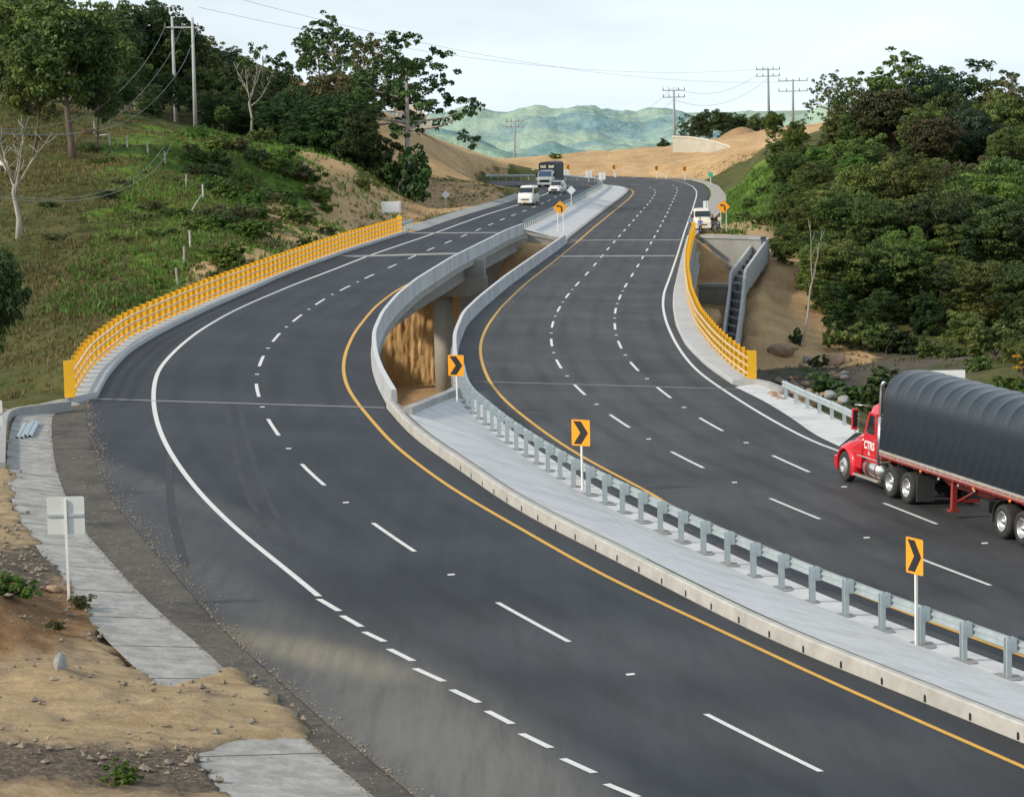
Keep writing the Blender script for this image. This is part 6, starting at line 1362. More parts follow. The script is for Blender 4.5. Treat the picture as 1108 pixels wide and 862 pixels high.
for s_, nm in ((1, 'fender'), (-1, 'fender')):
    # arch over the front wheel, flowing back into the step
    vs = []; fs = []; outer = .0
    A = np.linspace(rad(-18), rad(200), 15); ring = []
    for a in A:
        c, s = math.cos(a), math.sin(a)
        ring.append([(c*.62, .55*s_, .53+s*.62), (c*.62, 1.24*s_, .53+s*.60), (c*.66, 1.27*s_, .53+s*.66), (c*.80, 1.20*s_, .53+s*.76), (c*.82, .95*s_, .60+s*.82), (c*.78, .55*s_, .66+s*.86)])
    m = MB(); vs = [p for r in ring for p in r]; k = 6
    for i in range(len(ring)-1):
        for j in range(k): fs.append((i*k+j, i*k+(j+1) % k, (i+1)*k+(j+1) % k, (i+1)*k+j))
    fs += [tuple(range(k)), tuple((len(ring)-1)*k+j for j in range(k))]; m.add(vs, fs, True)
    m.prism([(-.70, .62), (-1.30, .62), (-1.42, 1.30), (-1.40, 1.62), (-.55, 1.30)], 'y', min(.80*s_, 1.17*s_), max(.80*s_, 1.17*s_))
    fd = m.build(nm, truck_red, tk, .02)
bm_ = MB(); bm_.prism([(.72, .38), (1.05, .42), (1.08, .80), (.75, .84)], 'y', -1.18, 1.18); bm_.build('bumper', truck_red, tk, .04)
MB().prism([(.83, .86), (.90, .86), (.86, 1.42), (.80, 1.42)], 'y', -.46, .46).build('grille', chrome, tk)
for s_ in (1, -1): MB().lathe([(.82, .0), (.86, .13), (.80, .16)], (0, .86*s_, 1.02), 'x', 14).build('headlight', sg_w, tk)
# cab
cab = loft_body([(-2.78, [(1.12, .92), (1.14, 1.75), (1.10, 2.55), (1.00, 2.92), (.72, 3.06), (0, 3.12)]), (-2.2, [(1.14, .92), (1.16, 1.75), (1.10, 2.62), (1.00, 2.96), (.72, 3.08), (0, 3.14)]), (-1.78, [(1.13, .95), (1.15, 1.75), (1.07, 2.58), (.97, 2.84), (.70, 2.93), (0, 2.97)]), (-1.40, [(1.08, 1.05), (1.10, 1.78), (.98, 2.02), (.86, 2.06), (.6, 2.09), (0, 2.12)])])
cb = cab.build('cab', truck_red, tk, .035)
MB().add([(-1.44, -.80, 2.12), (-1.44, .80, 2.12), (-1.76, .72, 2.84), (-1.76, -.72, 2.84)], [(0, 1, 2, 3)]).build('windshield', glass_m, cb).location.x = .03
for s_ in (1, -1):
    dr_ = MB().prism([(-1.46, 1.06), (-2.55, 1.06), (-2.55, 2.66), (-1.86, 2.66), (-1.50, 1.9)], 'y', s_*1.135-.012, s_*1.135+.02).build('door', truck_red, tk, .012)
    MB().prism([(-1.66, 1.92), (-2.42, 1.92), (-2.42, 2.58), (-1.98, 2.58)], 'y', s_*1.158-.006, s_*1.158+.004).build('window', glass_m, dr_)
    MB().box(-2.5, -2.36, s_*1.16-.02, s_*1.16+.03, 1.70, 1.74).build('handle', chrome, dr_)
    # mirror on bracket
    m = MB(); m.tube([(-1.75, s_*1.08, 2.86), (-1.35, s_*1.46, 2.86), (-1.35, s_*1.46, 2.80)], .018, 6); m.tube([(-1.55, s_*1.1, 1.85), (-1.35, s_*1.45, 1.95)], .018, 6)
    mr_ = m.build('mirror_arm', chrome, tk); MB().box(-1.42, -1.30, s_*1.46-.11, s_*1.46+.11, 2.0, 2.72).build('mirror', truck_red if s_ > 0 else truck_red, mr_, .03)
    MB().box(-1.425, -1.421, s_*1.46-.085, s_*1.46+.085, 2.1, 2.66).build('mirror_glass', glass_m, mr_)
    # exhaust stack with heat shield
    MB().tube([(-2.93, s_*1.17, .95), (-2.93, s_*1.17, 3.45), (-2.97, s_*1.17, 3.7), (-3.12, s_*1.17, 3.82)], .065, 12).build('exhaust_stack', chrome, tk); MB().tube([(-2.93, s_*1.17, 1.1), (-2.93, s_*1.17, 2.6)], .095, 14).build('heat_shield', chrome, tk)
    # tank with step and straps
    tkn = MB().tube([(-1.62, s_*.92, .72), (-3.0, s_*.92, .72)], .31, 20).build('fuel_tank', chrome, tk)
    m = MB(); m.box(-3.1, -1.0, s_*1.02-.2, s_*1.02+.16, 1.05, 1.09); m.box(-3.0, -.85, s_*1.20-.1, s_*1.20+.06, .36, .42); m.build('step', alu, tk)
    m = MB()
    for x in (-1.9, -2.7): m.tube([(x, s_*.92+.325*math.sin(a), .72+.325*math.cos(a)) for a in np.linspace(-.3*s_, 3.0*s_, 10)], .02, 5)
    m.build('tank_strap', frame_red, tk)
    MB().box(-6.28, -6.24, s_*.93-.32, s_*.93+.32, .20, 1.05).build('mudflap', rubber, tk)
text('CTRS', .38, sg_w, cb, (-2.0, 1.163, 1.50), (PI/2, 0, PI), 'door_lettering')
text('SL', .16, sg_w, cb, (-2.0, 1.163, 1.24), (PI/2, 0, PI), 'door_lettering')
MB().box(-1.10, -.94, .955, .965, 1.30, 1.62).build('hood_badge', sg_w, tk)
m = MB()
for y in (-.7, -.35, 0, .35, .7): m.box(-1.95, -1.83, y-.05, y+.05, 2.97, 3.04)
m.build('roof_light', orange_l, tk)
# --- trailer
tl = thing('trailer', 'long flatbed trailer with a rounded black tarpaulin cover, hitched to the red truck', 'trailer', mtx=mt)
X0, X1 = -3.18, -15.6
bed = MB(); bed.box(X1, X0, -1.26, 1.26, 1.42, 1.50); bed.box(X1, X0, 1.262, 1.30, 1.36, 1.53); bed.box(X1, X0, -1.30, -1.262, 1.36, 1.53); bed.build('bed', alu, tl)
m = MB(); x = X0
while x > X1+.5: m.box(x-.47, x-.03, 1.301, 1.306, 1.40, 1.44); x -= .5
m.build('rail_strip', frame_red, tl)
m = MB(); m.box(X1, X0-.1, 1.265, 1.285, 1.29, 1.355); m.box(X1, X0-.1, -1.285, -1.265, 1.29, 1.355)
for y in (.5, -.5): m.prism([(X0-.2, 1.40), (X0-.2, 1.22), (-6.3, 1.16), (-7.2, .86), (X1, .86), (X1, 1.40)], 'y', y-.05, y+.05)
x = X0-.8
while x > X1: m.box(x-.04, x+.04, -1.25, 1.25, 1.24, 1.40); x -= 1.0
m.build('frame', frame_red, tl)
m = MB()
for s_ in (1, -1):
    m.box(-8.62, -8.46, s_*.98-.08, s_*.98+.08, .28, 1.36); m.box(-8.70, -8.38, s_*.98-.16, s_*.98+.16, .22, .28); m.tube([(-8.54, s_*.9, .5), (-9.4, s_*.6, 1.0)], .04, 6)
m.box(-8.58, -8.50, -.95, .95, .5, .6); m.build('landing_leg', frame_red, tl)
for x in (-12.58, -13.94):
    for y in (.95, -.95): wheel(tl, x, y, .53, .58, 1 if y > 0 else -1, dish=.16)
m = MB()
for x in (-12.58, -13.94): m.tube([(x, -.9, .53), (x, .9, .53)], .09, 8)
m.box(-14.6, -11.8, -.62, .62, .60, .86); m.build('axle', dark_m, tl)
for s_ in (1, -1):
    vs = []; A = np.linspace(rad(100), rad(190), 7); m = MB(); m.add([(-12.58-.0+.64*math.cos(PI-a), s_*y, .53+.64*math.sin(a)) for a in A for y in (.62, 1.26)], [(2*i, 2*i+1, 2*i+3, 2*i+2) for i in range(6)]); o = m.build('mudguard', rubber, tl); md = o.modifiers.new('solid', 'SOLIDIFY'); md.thickness = .02
    MB().box(-11.55, -10.9, s_*.9-.3, s_*.9+.3, .62, 1.0).build('storage_box', dark_m, tl, .02)
m = MB()
for x in (-6.6, -10.6, -13.2, -15): m.lathe([(0, .055), (.03, .05), (.04, 0)], (x, 1.286, 1.25), 'y', 10)
m.build('marker_light', orange_l, tl)
m = MB()
for x in (-7.4, -8.9, -10.1): m.lathe([(0, .05), (.03, .045), (.03, 0)], (x, 1.0, 1.12), 'y', 10)
m.build('lamp', sg_w, tl)
# tarpaulin: arch section, sagging between the hoops
tm = D.materials.new('tarpaulin'); tm.use_nodes = True; b_ = tm.node_tree.nodes['Principled BSDF']; b_.inputs['Base Color'].default_value = (.010, .015, .022, 1); b_.inputs['Roughness'].default_value = .34; b_.inputs['Specular IOR Level'].default_value = .55
ntt = tm.node_tree; tcx = nn(ntt, 'ShaderNodeTexCoord'); mpx = nn(ntt, 'ShaderNodeMapping'); mpx.inputs['Scale'].default_value = (3.0, 1, .5); ntt.links.new(tcx.outputs['Object'], mpx.inputs[0]); nx = nn(ntt, 'ShaderNodeTexNoise', Scale=1.6, Detail=5); ntt.links.new(mpx.outputs[0], nx.inputs['Vector']); bx = nn(ntt, 'ShaderNodeBump', Strength=.5, Distance=.05); ntt.links.new(nx.outputs[0], bx.inputs['Height']); ntt.links.new(bx.outputs[0], b_.inputs['Normal'])
def arch(t):
    """t 0..1 from lower left over the top to lower right: (y, z)"""
    zs, zt, hw = 3.05, 4.28, 1.27
    L1 = zs-1.50; La = 3.1; tot = 2*L1+La; s = t*tot
    if s < L1: return hw, 1.50+s
    if s > L1+La: return -hw, zs-(s-L1-La)
    a = (s-L1)/La*PI; c, sn = math.cos(a), math.sin(a); return hw*math.copysign(abs(c)**.80, c), zs+(zt-zs)*abs(sn)**.80
N1, N2 = 46, 200; vs = []; fs = []; xs = np.linspace(X0+.02, X1, N2); hoop = .95
for i, x in enumerate(xs):
    ph = ((X0-x)/hoop) % 1; sag = -.018*math.sin(PI*ph)**.5; front = min(1, (X0+.02-x)/.16); fr = 1-.10*(1-math.sqrt(max(0, 1-(1-front)**2)))
    for j in range(N1):
        t = j/(N1-1); y, z = arch(t); top = sstep(2.2, 3.2, z); k = 1+sag*(.25+.75*top)/1.25; w_ = .010*math.sin(x*5.3+z*3)*(1-top)
        vs.append((x, (y*k+math.copysign(w_, y))*(fr if z > 2.5 else 1), 1.50+(z-1.50)*(1+(k-1)*top)*(fr if z > 2.5 else 1)))
for i in range(N2-1):
    for j in range(N1-1): fs.append((i*N1+j, i*N1+j+1, (i+1)*N1+j+1, (i+1)*N1+j))
fs += [tuple(range(N1)), tuple((N2-1)*N1+j for j in reversed(range(N1)))]
mesh_obj('tarpaulin', vs, fs, tm, tl, smooth=True)
# ------------------------------------------------------------------ vans and cars
van_w = mat('paint_white', (.80, .80, .78), rough=.3, coat=.3); lamp_g = mat('lamp_glass', (.62, .66, .68), rough=.15)
def small_wheels(t, xs_, y, r, w):
    for x in xs_:
        for s_ in (1, -1): wheel(t, x, y*s_, r, w, s_, dish=.04, nuts=5)
def make_van(mtx, label, cat='van', name='van', mat_=van_w):
    """high roof passenger van, front at +X, 5.2 m long"""
    t = thing(name, label, cat, mtx=mtx); Z = .28
    prof = lambda hw, zt: [(hw*.96, Z), (hw, Z+.35), (hw*.985, 1.05), (hw*.95, 1.45), (hw*.86, zt-.22), (hw*.72, zt-.04), (0, zt)]
    S_ = [(-2.6, prof(.90, 2.10)), (-2.5, prof(.94, 2.20)), (0.4, prof(.95, 2.28)), (1.0, prof(.95, 2.24)), (1.45, prof(.93, 2.02)), (1.95, [(.93, Z), (.95, Z+.35), (.93, 1.0), (.90, 1.25), (.80, 1.38), (.6, 1.44), (0, 1.48)]), (2.45, [(.88, Z), (.90, Z+.3), (.88, .85), (.82, 1.02), (.72, 1.08), (.5, 1.12), (0, 1.15)]), (2.62, [(.80, Z+.05), (.82, Z+.25), (.80, .72), (.74, .85), (.62, .9), (.4, .92), (0, .93)])]
    bo = loft_body(S_).build('body', mat_, t, .04)
    MB().add([(1.96, -.80, 1.44), (1.96, .80, 1.44), (1.46, .76, 2.00), (1.46, -.76, 2.00)], [(0, 1, 2, 3)]).build('windshield', glass_m, t).location = (.05, 0, .02)
    for s_ in (1, -1):
        for a, b in ((1.35, .45), (.35, -1.0), (-1.1, -2.35)): MB().add([(a, s_*.957, 1.32), (b, s_*.957, 1.32), (b, s_*.885, 1.92), (a-(.25 if a > 1 else 0), s_*.885, 1.92)], [(0, 1, 2, 3)]).build('side_window', glass_m, t)
        MB().prism([(2.50, .74), (2.60, .76), (2.56, .98), (2.42, 1.0)], 'y', min(s_*.52, s_*.84), max(s_*.52, s_*.84)).build('headlight', lamp_g, t)
        MB().box(1.55, 1.68, min(s_*.96, s_*1.14), max(s_*.96, s_*1.14), 1.35, 1.58).build('mirror', dark_m, t, .02)
    MB().prism([(2.585, .58), (2.64, .58), (2.60, .84), (2.56, .84)], 'y', -.45, .45).build('grille', dark_m, t); MB().prism([(2.5, .26), (2.66, .28), (2.66, .50), (2.5, .54)], 'y', -.84, .84).build('bumper', mat_, t, .02); MB().box(2.662, 2.668, -.24, .24, .34, .46).build('number_plate', mat('plate_yellow', (.75, .55, .08), rough=.5), t)
    MB().add([(-2.62, -.72, 1.35), (-2.62, .72, 1.35), (-2.58, .68, 1.92), (-2.58, -.68, 1.92)], [(0, 1, 2, 3)]).build('rear_window', glass_m, t)
    for s_ in (1, -1): MB().box(-2.63, -2.6, min(s_*.78, s_*.90), max(s_*.78, s_*.90), .8, 1.3).build('tail_light', mat('tail_red', (.5, .02, .02), rough=.3), t)
    small_wheels(t, (1.55, -1.75), .80, .34, .2); return t
def mtx_at(p, hd, zf): return Matrix.Translation((float(p[0]), float(p[1]), float(zf(*p))))@Matrix.Rotation(hd, 4, 'Z')
p = onL([(572, 222)])[0]; h = heading(Lc, nearest_s(Lc, p))+PI
v1 = make_van(mtx_at(p+np.array([0, 2.3]), h-.06, ZL), 'white high roofed van driving towards the camera on the left carriageway')
def make_car(mtx, label):
    t = thing('car', label, 'car', mtx=mtx); Z = .26; pr = lambda hw, a, b, zt: [(hw*.95, Z), (hw, Z+.3), (hw*.97, a), (hw*.93, b), (hw*.76, zt-.10), (hw*.66, zt), (0, zt+.03)]
    loft_body([(-2.2, pr(.80, .7, .86, .98)), (-2.05, pr(.86, .8, 1.0, 1.35)), (-1.6, pr(.88, .85, 1.02, 1.66)), (-.2, pr(.89, .85, 1.02, 1.70)), (.35, pr(.89, .84, 1.0, 1.62)), (.95, pr(.88, .80, .96, 1.10)), (1.9, pr(.84, .72, .84, .94)), (2.15, pr(.76, .6, .7, .78))]).build('body', van_w, t, .03)
    MB().add([(.96, -.70, 1.10), (.96, .70, 1.10), (.40, .60, 1.60), (.40, -.60, 1.60)], [(0, 1, 2, 3)]).build('windshield', glass_m, t).location = (.05, 0, .02)
    for s_ in (1, -1):
        for a, b, c in ((.75, -.25, .45), (-.35, -1.25, -.35)): MB().add([(a, s_*.845, 1.05), (b, s_*.845, 1.05), (b, s_*.70, 1.52), (c, s_*.70, 1.52)], [(0, 1, 2, 3)]).build('side_window', glass_m, t)
        MB().box(2.02, 2.14, min(s_*.45, s_*.74), max(s_*.45, s_*.74), .60, .76).build('headlight', lamp_g, t, .02); MB().box(.72, .84, min(s_*.88, s_*1.03), max(s_*.88, s_*1.03), 1.0, 1.14).build('mirror', dark_m, t, .02)
    MB().box(2.12, 2.165, -.42, .42, .46, .68).build('grille', dark_m, t); MB().prism([(2.0, .22), (2.2, .24), (2.2, .42), (2.0, .44)], 'y', -.78, .78).build('bumper', dark_m, t, .02)
    m = MB()
    for s_ in (1, -1): m.box(-1.5, .1, s_*.56-.02, s_*.56+.02, 1.72, 1.78)
    m.box(-1.3, -.1, -.5, .5, 1.76, 1.92); m.build('roof_rack', mat('rack_blue', (.03, .04, .11), rough=.6), t)
    small_wheels(t, (1.35, -1.35), .76, .34, .2); return t
p = onL([(603.5, 210)])[0]; h = heading(Lc, nearest_s(Lc, p))+PI; make_car(mtx_at(p+np.array([0, 2.2]), h-.15, ZL), 'small white car with a dark roof rack driving just right of the white van')
# far lorry with slatted body
p = onL([(593, 203)])[0]; lt = thing('lorry', 'far white cabbed lorry with a dark high cargo body on the left carriageway', 'lorry', mtx=mtx_at(p+np.array([0.2, 3.2]), -PI/2-.22, ZL))
navy = mat('cargo_navy', (.022, .032, .045), (.04, .05, .06), scale=2, rough=.6)
cb2 = loft_body([(1.2, [(1.12, .55), (1.15, 1.4), (1.08, 2.2), (.9, 2.45), (0, 2.5)]), (2.3, [(1.12, .55), (1.15, 1.4), (1.05, 2.15), (.88, 2.38), (0, 2.42)]), (2.85, [(1.10, .5), (1.12, 1.35), (1.05, 1.5), (.95, 1.55), (0, 1.6)]), (3.1, [(1.05, .5), (1.06, 1.1), (1.0, 1.2), (.9, 1.25), (0, 1.28)])]).build('cab', van_w, lt, .04)
MB().add([(2.86, -.98, 1.55), (2.86, .98, 1.55), (2.34, .88, 2.30), (2.34, -.88, 2.30)], [(0, 1, 2, 3)]).build('windshield', mat('glass_blue', (.10, .16, .26), rough=.1), cb2).location = (.05, 0, .03)
MB().box(3.08, 3.13, -.7, .7, .75, 1.1).build('grille', dark_m, lt); MB().box(3.0, 3.2, -1.1, 1.1, .42, .68).build('bumper', van_w, lt, .03)
for s_ in (1, -1): MB().box(3.1, 3.15, s_*.88-.14, s_*.88+.14, .78, 1.02).build('headlight', lamp_g, lt); MB().box(2.6, 2.75, s_*1.28-.1, s_*1.28+.1, 1.5, 2.0).build('mirror', dark_m, lt)
m = MB(); m.box(-4.6, 1.05, -1.22, 1.22, 1.0, 1.15)
m.prism([(-1.24, 1.15), (1.24, 1.15), (1.24, 3.35), (1.05, 3.55), (0, 3.66), (-1.05, 3.55), (-1.24, 3.35)], 'x', -4.6, 1.05); cg = m.build('cargo_body', navy, lt, .02)
m = MB()
for z in np.arange(1.3, 3.4, .3):
    for s_ in (1, -1): m.box(-4.6, 1.05, s_*1.25-.02, s_*1.25+.02, z, z+.12)
m.build('slats', mat('slat_blue', (.06, .08, .10), rough=.6), cg)
for s_ in (1, -1): MB().prism([(s_*.18, 2.75), (s_*.95, 2.75), (s_*1.0, 3.15), (s_*.55, 3.05), (s_*.25, 3.2)], 'x', 1.055, 1.075).build('front_emblem', mat('emblem_cream', (.72, .70, .50), rough=.5), cg)
m = MB().box(-4.4, 2.9, -.5, .5, .7, .98); m.build('chassis', dark_m, lt); small_wheels(lt, (2.1, -2.4, -3.5), .98, .48, .28)
# parked van on the shoulder beyond the right bridge
p = onR([(761.5, 250)])[0]; make_van(mtx_at(p+np.array([0, 2.6]), -PI/2-.03, ZR), 'cream white van parked on the shoulder beyond the right yellow railing', mat_=mat('paint_cream', (.72, .68, .58), rough=.35))
# motorcycle beside the van
p = onR([(774.5, 251)])[0]; mc = thing('motorcycle', 'dark motorcycle parked between the cream van and the amber warning sign', 'motorcycle', mtx=mtx_at(p, -PI/2+.5, ZR))
wheel(mc, .65, 0, .30, .10, 1, dish=.0, nuts=5); wheel(mc, -.62, 0, .30, .12, 1, dish=.0, nuts=5)
m = MB(); m.tube([(.65, .09, .30), (.42, .09, .95)], .025, 6); m.tube([(.65, -.09, .30), (.42, -.09, .95)], .025, 6); m.tube([(.42, 0, .85), (.1, 0, .55), (-.3, 0, .42), (-.62, 0, .30)], .035, 6); m.tube([(.38, 0, .82), (-.35, 0, .72), (-.62, 0, .30)], .03, 6); m.build('frame', dark_m, mc)
MB().prism([(.38, .72), (.40, .90), (.20, 1.0), (-.05, .86), (-.05, .72)], 'y', -.14, .14).build('fuel_tank', mat('tank_blue', (.03, .035, .10), rough=.3), mc, .04); MB().prism([(-.05, .74), (-.05, .84), (-.75, .92), (-.85, .86)], 'y', -.13, .13).build('seat', rubber, mc, .03)
MB().box(-.15, .28, -.16, .16, .30, .62).build('engine', mat('engine_grey', (.20, .20, .20), rough=.4, metal=.5), mc, .03); MB().tube([(.36, -.36, 1.04), (.44, 0, 1.0), (.36, .36, 1.04)], .018, 6).build('handlebar', chrome, mc); MB().lathe([(.02, .0), (.06, .09), (-.04, .07)], (.48, 0, .88), 'x', 12).build('headlight', lamp_g, mc)
# ------------------------------------------------------------------ people and cattle: one skinned surface each
def skinned(name, joints, edges, m, parent, sub=1, root=0):
    """joints: (x, y, z, radius_x, radius_y)"""
    me = D.meshes.new(name); me.from_pydata([j[:3] for j in joints], edges, []); o = D.objects.new(name, me); COL.objects.link(o)
    md = o.modifiers.new('skin', 'SKIN'); sv = me.skin_vertices[0].data if len(me.skin_vertices) else None
    if sv is None:
        bm = bmesh.new(); bm.from_mesh(me); bm.verts.layers.skin.verify(); bm.to_mesh(me); bm.free(); sv = me.skin_vertices[0].data
    for i, j in enumerate(joints): sv[i].radius = (j[3], j[4] if len(j) > 4 else j[3]); sv[i].use_root = (i == root)
    s = o.modifiers.new('sub', 'SUBSURF'); s.levels = sub; s.render_levels = sub
    dg = bpy.context.evaluated_depsgraph_get(); me2 = D.meshes.new_from_object(o.evaluated_get(dg)); D.objects.remove(o); me2.materials.clear(); me2.materials.append(m); me2.polygons.foreach_set('use_smooth', [True]*len(me2.polygons))
    o = D.objects.new(name, me2); COL.objects.link(o); o.parent = parent; return o
skin_m = mat('skin', (.30, .17, .11), rough=.6); hair_m = mat('hair', (.015, .012, .01), rough=.6)
def person(loc, rz, label, shirt, trousers, arm_l=((.22, 0, 1.16), (.24, .06, .92)), arm_r=((-.22, 0, 1.16), (-.24, .06, .92)), stride=.06, h=1.0):
    """faces -Y"""
    t = thing('person', label, 'person', loc, rz); t.scale = (h, h, h)
    J = [(0, 0, .95, .12, .09), (0, 0, 1.12, .115, .085), (0, 0, 1.30, .15, .095), (0, 0, 1.42, .12, .08), (0, -.01, 1.50, .05, .05), (0, -.02, 1.60, .075, .085), (0, -.015, 1.70, .07, .08),
         (.17, 0, 1.40, .055), (arm_l[0][0], -arm_l[0][1], arm_l[0][2], .042), (arm_l[1][0], -arm_l[1][1], arm_l[1][2], .03), (arm_l[1][0]*1.02, -arm_l[1][1]-.02, arm_l[1][2]-.11, .035, .02),
         (-.17, 0, 1.40, .055), (arm_r[0][0], -arm_r[0][1], arm_r[0][2], .042), (arm_r[1][0], -arm_r[1][1], arm_r[1][2], .03), (arm_r[1][0]*1.02, -arm_r[1][1]-.02, arm_r[1][2]-.11, .035, .02),
         (.10, 0, .86, .085), (.11, -stride, .49, .058), (.11, stride*.6, .10, .042), (.12, stride*.6-.17, .045, .04, .03), (-.10, 0, .86, .085), (-.11, stride, .49, .058), (-.11, stride*1.4, .10, .042), (-.12, stride*1.4-.17, .045, .04, .03)]
    E = [(0, 1), (1, 2), (2, 3), (3, 4), (4, 5), (5, 6), (3, 7), (7, 8), (8, 9), (9, 10), (3, 11), (11, 12), (12, 13), (13, 14), (0, 15), (15, 16), (16, 17), (17, 18), (0, 19), (19, 20), (20, 21), (21, 22)]
    skinned('body', J, E, skin_m, t, 2)
    g = .014; sj = [J[i] for i in (0, 1, 2, 3, 7, 8, 11, 12)]; sj = [(a[0], a[1], a[2], a[3]+g, (a[4] if len(a) > 4 else a[3])+g) for a in sj]; skinned('shirt', sj, [(0, 1), (1, 2), (2, 3), (3, 4), (4, 5), (3, 6), (6, 7)], shirt, t, 2)
    tj = [J[i] for i in (0, 15, 16, 17, 19, 20, 21)]; tj = [(a[0], a[1], a[2]-.01, a[3]+g, (a[4] if len(a) > 4 else a[3])+g) for a in tj]; skinned('trousers', tj, [(0, 1), (1, 2), (2, 3), (0, 4), (4, 5), (5, 6)], trousers, t, 2)
    skinned('hair', [(0, .03, 1.62, .075, .06), (0, 0, 1.735, .075, .085), (0, -.02, 1.76, .05, .06)], [(0, 1), (1, 2)], hair_m, t, 2); MB().prism([(-.11, 1.61), (-.135, 1.585), (-.10, 1.575)], 'x', -.014, .014).build('nose', skin_m, t)
blue_s = mat('shirt_blue', (.22, .38, .62), rough=.8); navy_t = mat('trousers_navy', (.03, .035, .06), rough=.85); grey_t = mat('trousers_grey', (.14, .14, .15), rough=.85); white_s = mat('shirt_white', (.60, .62, .66), rough=.8); dark_s = mat('jacket_dark', (.03, .03, .04), rough=.8)
q = onR([(747.5, 251)])[0]; person((q[0], q[1], ZR(*q)), .3, 'person in a light blue shirt standing left of the cream van', blue_s, grey_t)
q = onR([(757.8, 254)])[0]; person((q[0], q[1], ZR(*q)), -.2, 'person in a white and blue top standing in front of the cream van', mat('shirt_royal', (.12, .16, .50), rough=.8), navy_t, arm_l=((.27, 0, 1.2), (.18, .2, 1.12)))
q = onR([(770.8, 250)])[0]; person((q[0], q[1], ZR(*q)), .8, 'person in a dark jacket standing between the cream van and the motorcycle', dark_s, navy_t)
q = onR([(778.5, 250)])[0]; person((q[0], q[1], ZR(*q)), -.9, 'person in a white shirt and dark trousers standing right of the motorcycle', white_s, navy_t, stride=.1)
def cow(px, py, rz, label, m, sc=1.0):
    g = gat(px, py); t = thing('cow', label, 'cow', g, rz); t.scale = (sc,)*3
    J = [(-.55, 0, 1.05, .25, .27), (-.1, 0, .98, .30, .33), (.4, 0, 1.02, .27, .34), (.72, 0, 1.12, .19, .24), (.98, 0, 1.15, .12, .17), (1.22, 0, 1.02, .11, .13), (1.42, 0, .86, .065, .08),
         (.45, .17, .70, .10), (.47, .18, .38, .06), (.46, .18, .04, .055), (.45, -.17, .70, .10), (.40, -.18, .38, .06), (.38, -.18, .04, .055),
         (-.62, .18, .75, .14), (-.52, .19, .55, .09), (-.70, .19, .36, .055), (-.66, .19, .04, .055), (-.62, -.18, .75, .14), (-.55, -.19, .55, .09), (-.74, -.19, .36, .055), (-.70, -.19, .04, .055), (-.82, 0, 1.15, .05), (-.88, 0, .80, .02), (-.88, 0, .52, .035), (1.16, .2, 1.16, .035, .05), (1.16, -.2, 1.16, .035, .05)]
    E = [(0, 1), (1, 2), (2, 3), (3, 4), (4, 5), (5, 6), (2, 7), (7, 8), (8, 9), (2, 10), (10, 11), (11, 12), (0, 13), (13, 14), (14, 15), (15, 16), (0, 17), (17, 18), (18, 19), (19, 20), (0, 21), (21, 22), (22, 23), (5, 24), (5, 25)]
    skinned('body', J, E, m, t, 2, 1); MB().tube([(1.12, .1, 1.2), (1.16, .2, 1.3), (1.2, .22, 1.38)], [.03, .022, .008], 6).tube([(1.12, -.1, 1.2), (1.16, -.2, 1.3), (1.2, -.22, 1.38)], [.03, .022, .008], 6).build('horn', bark_p, t)
cow(95, 151, .3, 'reddish brown cow standing on the upper left pasture by the fence', mat('hide_red', (.17, .055, .025), (.11, .04, .02), scale=2, rough=.85), .75)
cow(2, 188, 2.6, 'white cow at the left picture edge by the bare white tree', mat('hide_white', (.58, .56, .50), rough=.85), .9)
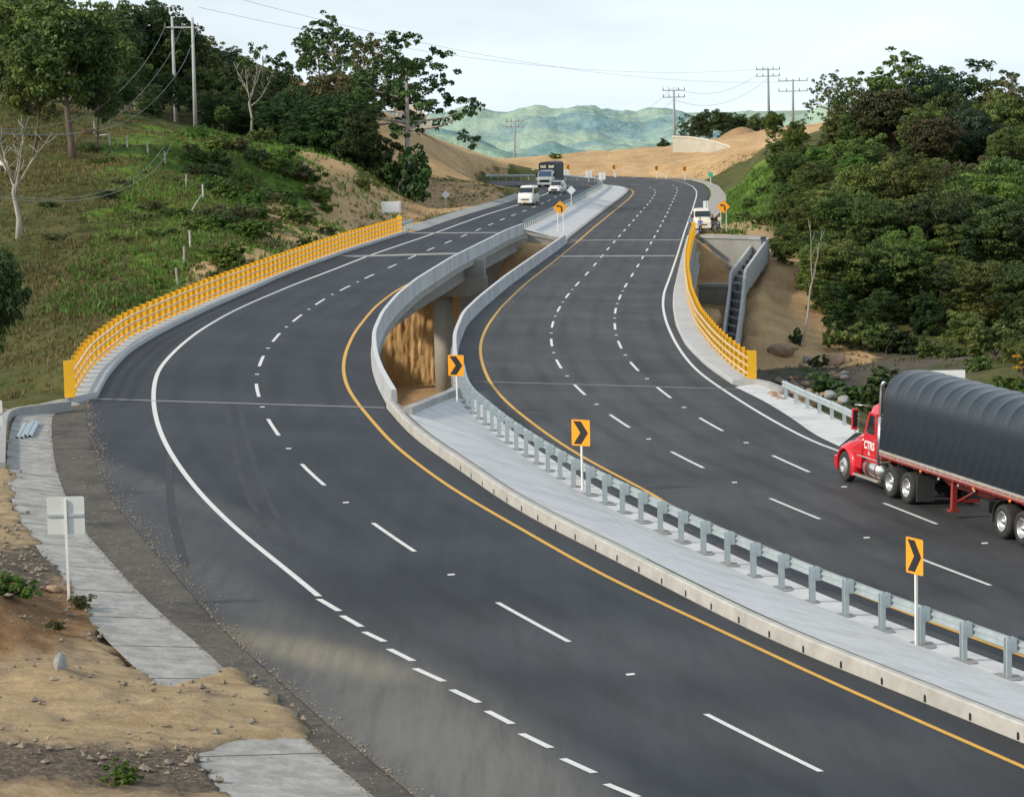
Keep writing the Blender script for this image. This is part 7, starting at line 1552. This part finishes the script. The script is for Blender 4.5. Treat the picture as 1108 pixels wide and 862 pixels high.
# ------------------------------------------------------------------ sky, sun, render settings
w = D.worlds.new('World'); S.world = w; w.use_nodes = True; nt = w.node_tree; bg = nt.nodes['Background']; L = nt.links.new
sky = nt.nodes.new('ShaderNodeTexSky'); sky.sky_type = 'NISHITA'; sky.sun_disc = False
SE, SAZ = rad(32), rad(-118)     # sun direction: azimuth measured clockwise from the camera's heading (+Y)
sky.sun_elevation = SE; sky.sun_rotation = SAZ; sky.air_density = 1.2; sky.dust_density = 2.5; sky.ozone_density = 1
tc = nt.nodes.new('ShaderNodeTexCoord'); mp = nt.nodes.new('ShaderNodeMapping'); mp.inputs['Scale'].default_value = (1.2, 1.2, 6); L(tc.outputs['Generated'], mp.inputs[0])
nz = nn(nt, 'ShaderNodeTexNoise', Scale=2.2, Detail=8, Roughness=.6); L(mp.outputs[0], nz.inputs['Vector'])
r = nn(nt, 'ShaderNodeMapRange'); r.inputs[1].default_value = .35; r.inputs[2].default_value = .62; r.inputs[3].default_value = .70; r.inputs[4].default_value = 1.0; L(nz.outputs[0], r.inputs[0])
sc = nn(nt, 'ShaderNodeVectorMath', operation='SCALE'); sc.inputs['Scale'].default_value = 1.0; L(sky.outputs[0], sc.inputs[0])
mx = nn(nt, 'ShaderNodeMix', data_type='RGBA'); sx_ = nn(nt, 'ShaderNodeSeparateXYZ'); L(tc.outputs['Generated'], sx_.inputs[0]); re = nn(nt, 'ShaderNodeMapRange', interpolation_type='SMOOTHSTEP'); re.inputs[1].default_value = .12; re.inputs[2].default_value = .75; re.inputs[3].default_value = 1; re.inputs[4].default_value = .42; L(sx_.outputs[2], re.inputs[0])
me_ = nn(nt, 'ShaderNodeMath', operation='MULTIPLY'); L(r.outputs[0], me_.inputs[0]); L(re.outputs[0], me_.inputs[1]); L(me_.outputs[0], mx.inputs[0]); L(sc.outputs[0], mx.inputs[6]); mx.inputs[7].default_value = (9.9, 11.3, 12.2, 1)
L(mx.outputs[2], bg.inputs[0]); bg.inputs[1].default_value = .1
sl = D.lights.new('sun', 'SUN'); sl.energy = 3.3; sl.angle = rad(4); sl.color = (1, .89, .72); so_ = D.objects.new('sun', sl); COL.objects.link(so_)
dv = Vector((math.sin(SAZ)*math.cos(SE), math.cos(SAZ)*math.cos(SE), math.sin(SE))); so_.rotation_euler = dv.to_track_quat('Z', 'Y').to_euler()
S.view_settings.view_transform = 'Standard'; S.view_settings.look = 'None'; S.view_settings.exposure = 0
S.render.engine = 'CYCLES'; S.cycles.max_bounces = 6; S.cycles.transparent_max_bounces = 4
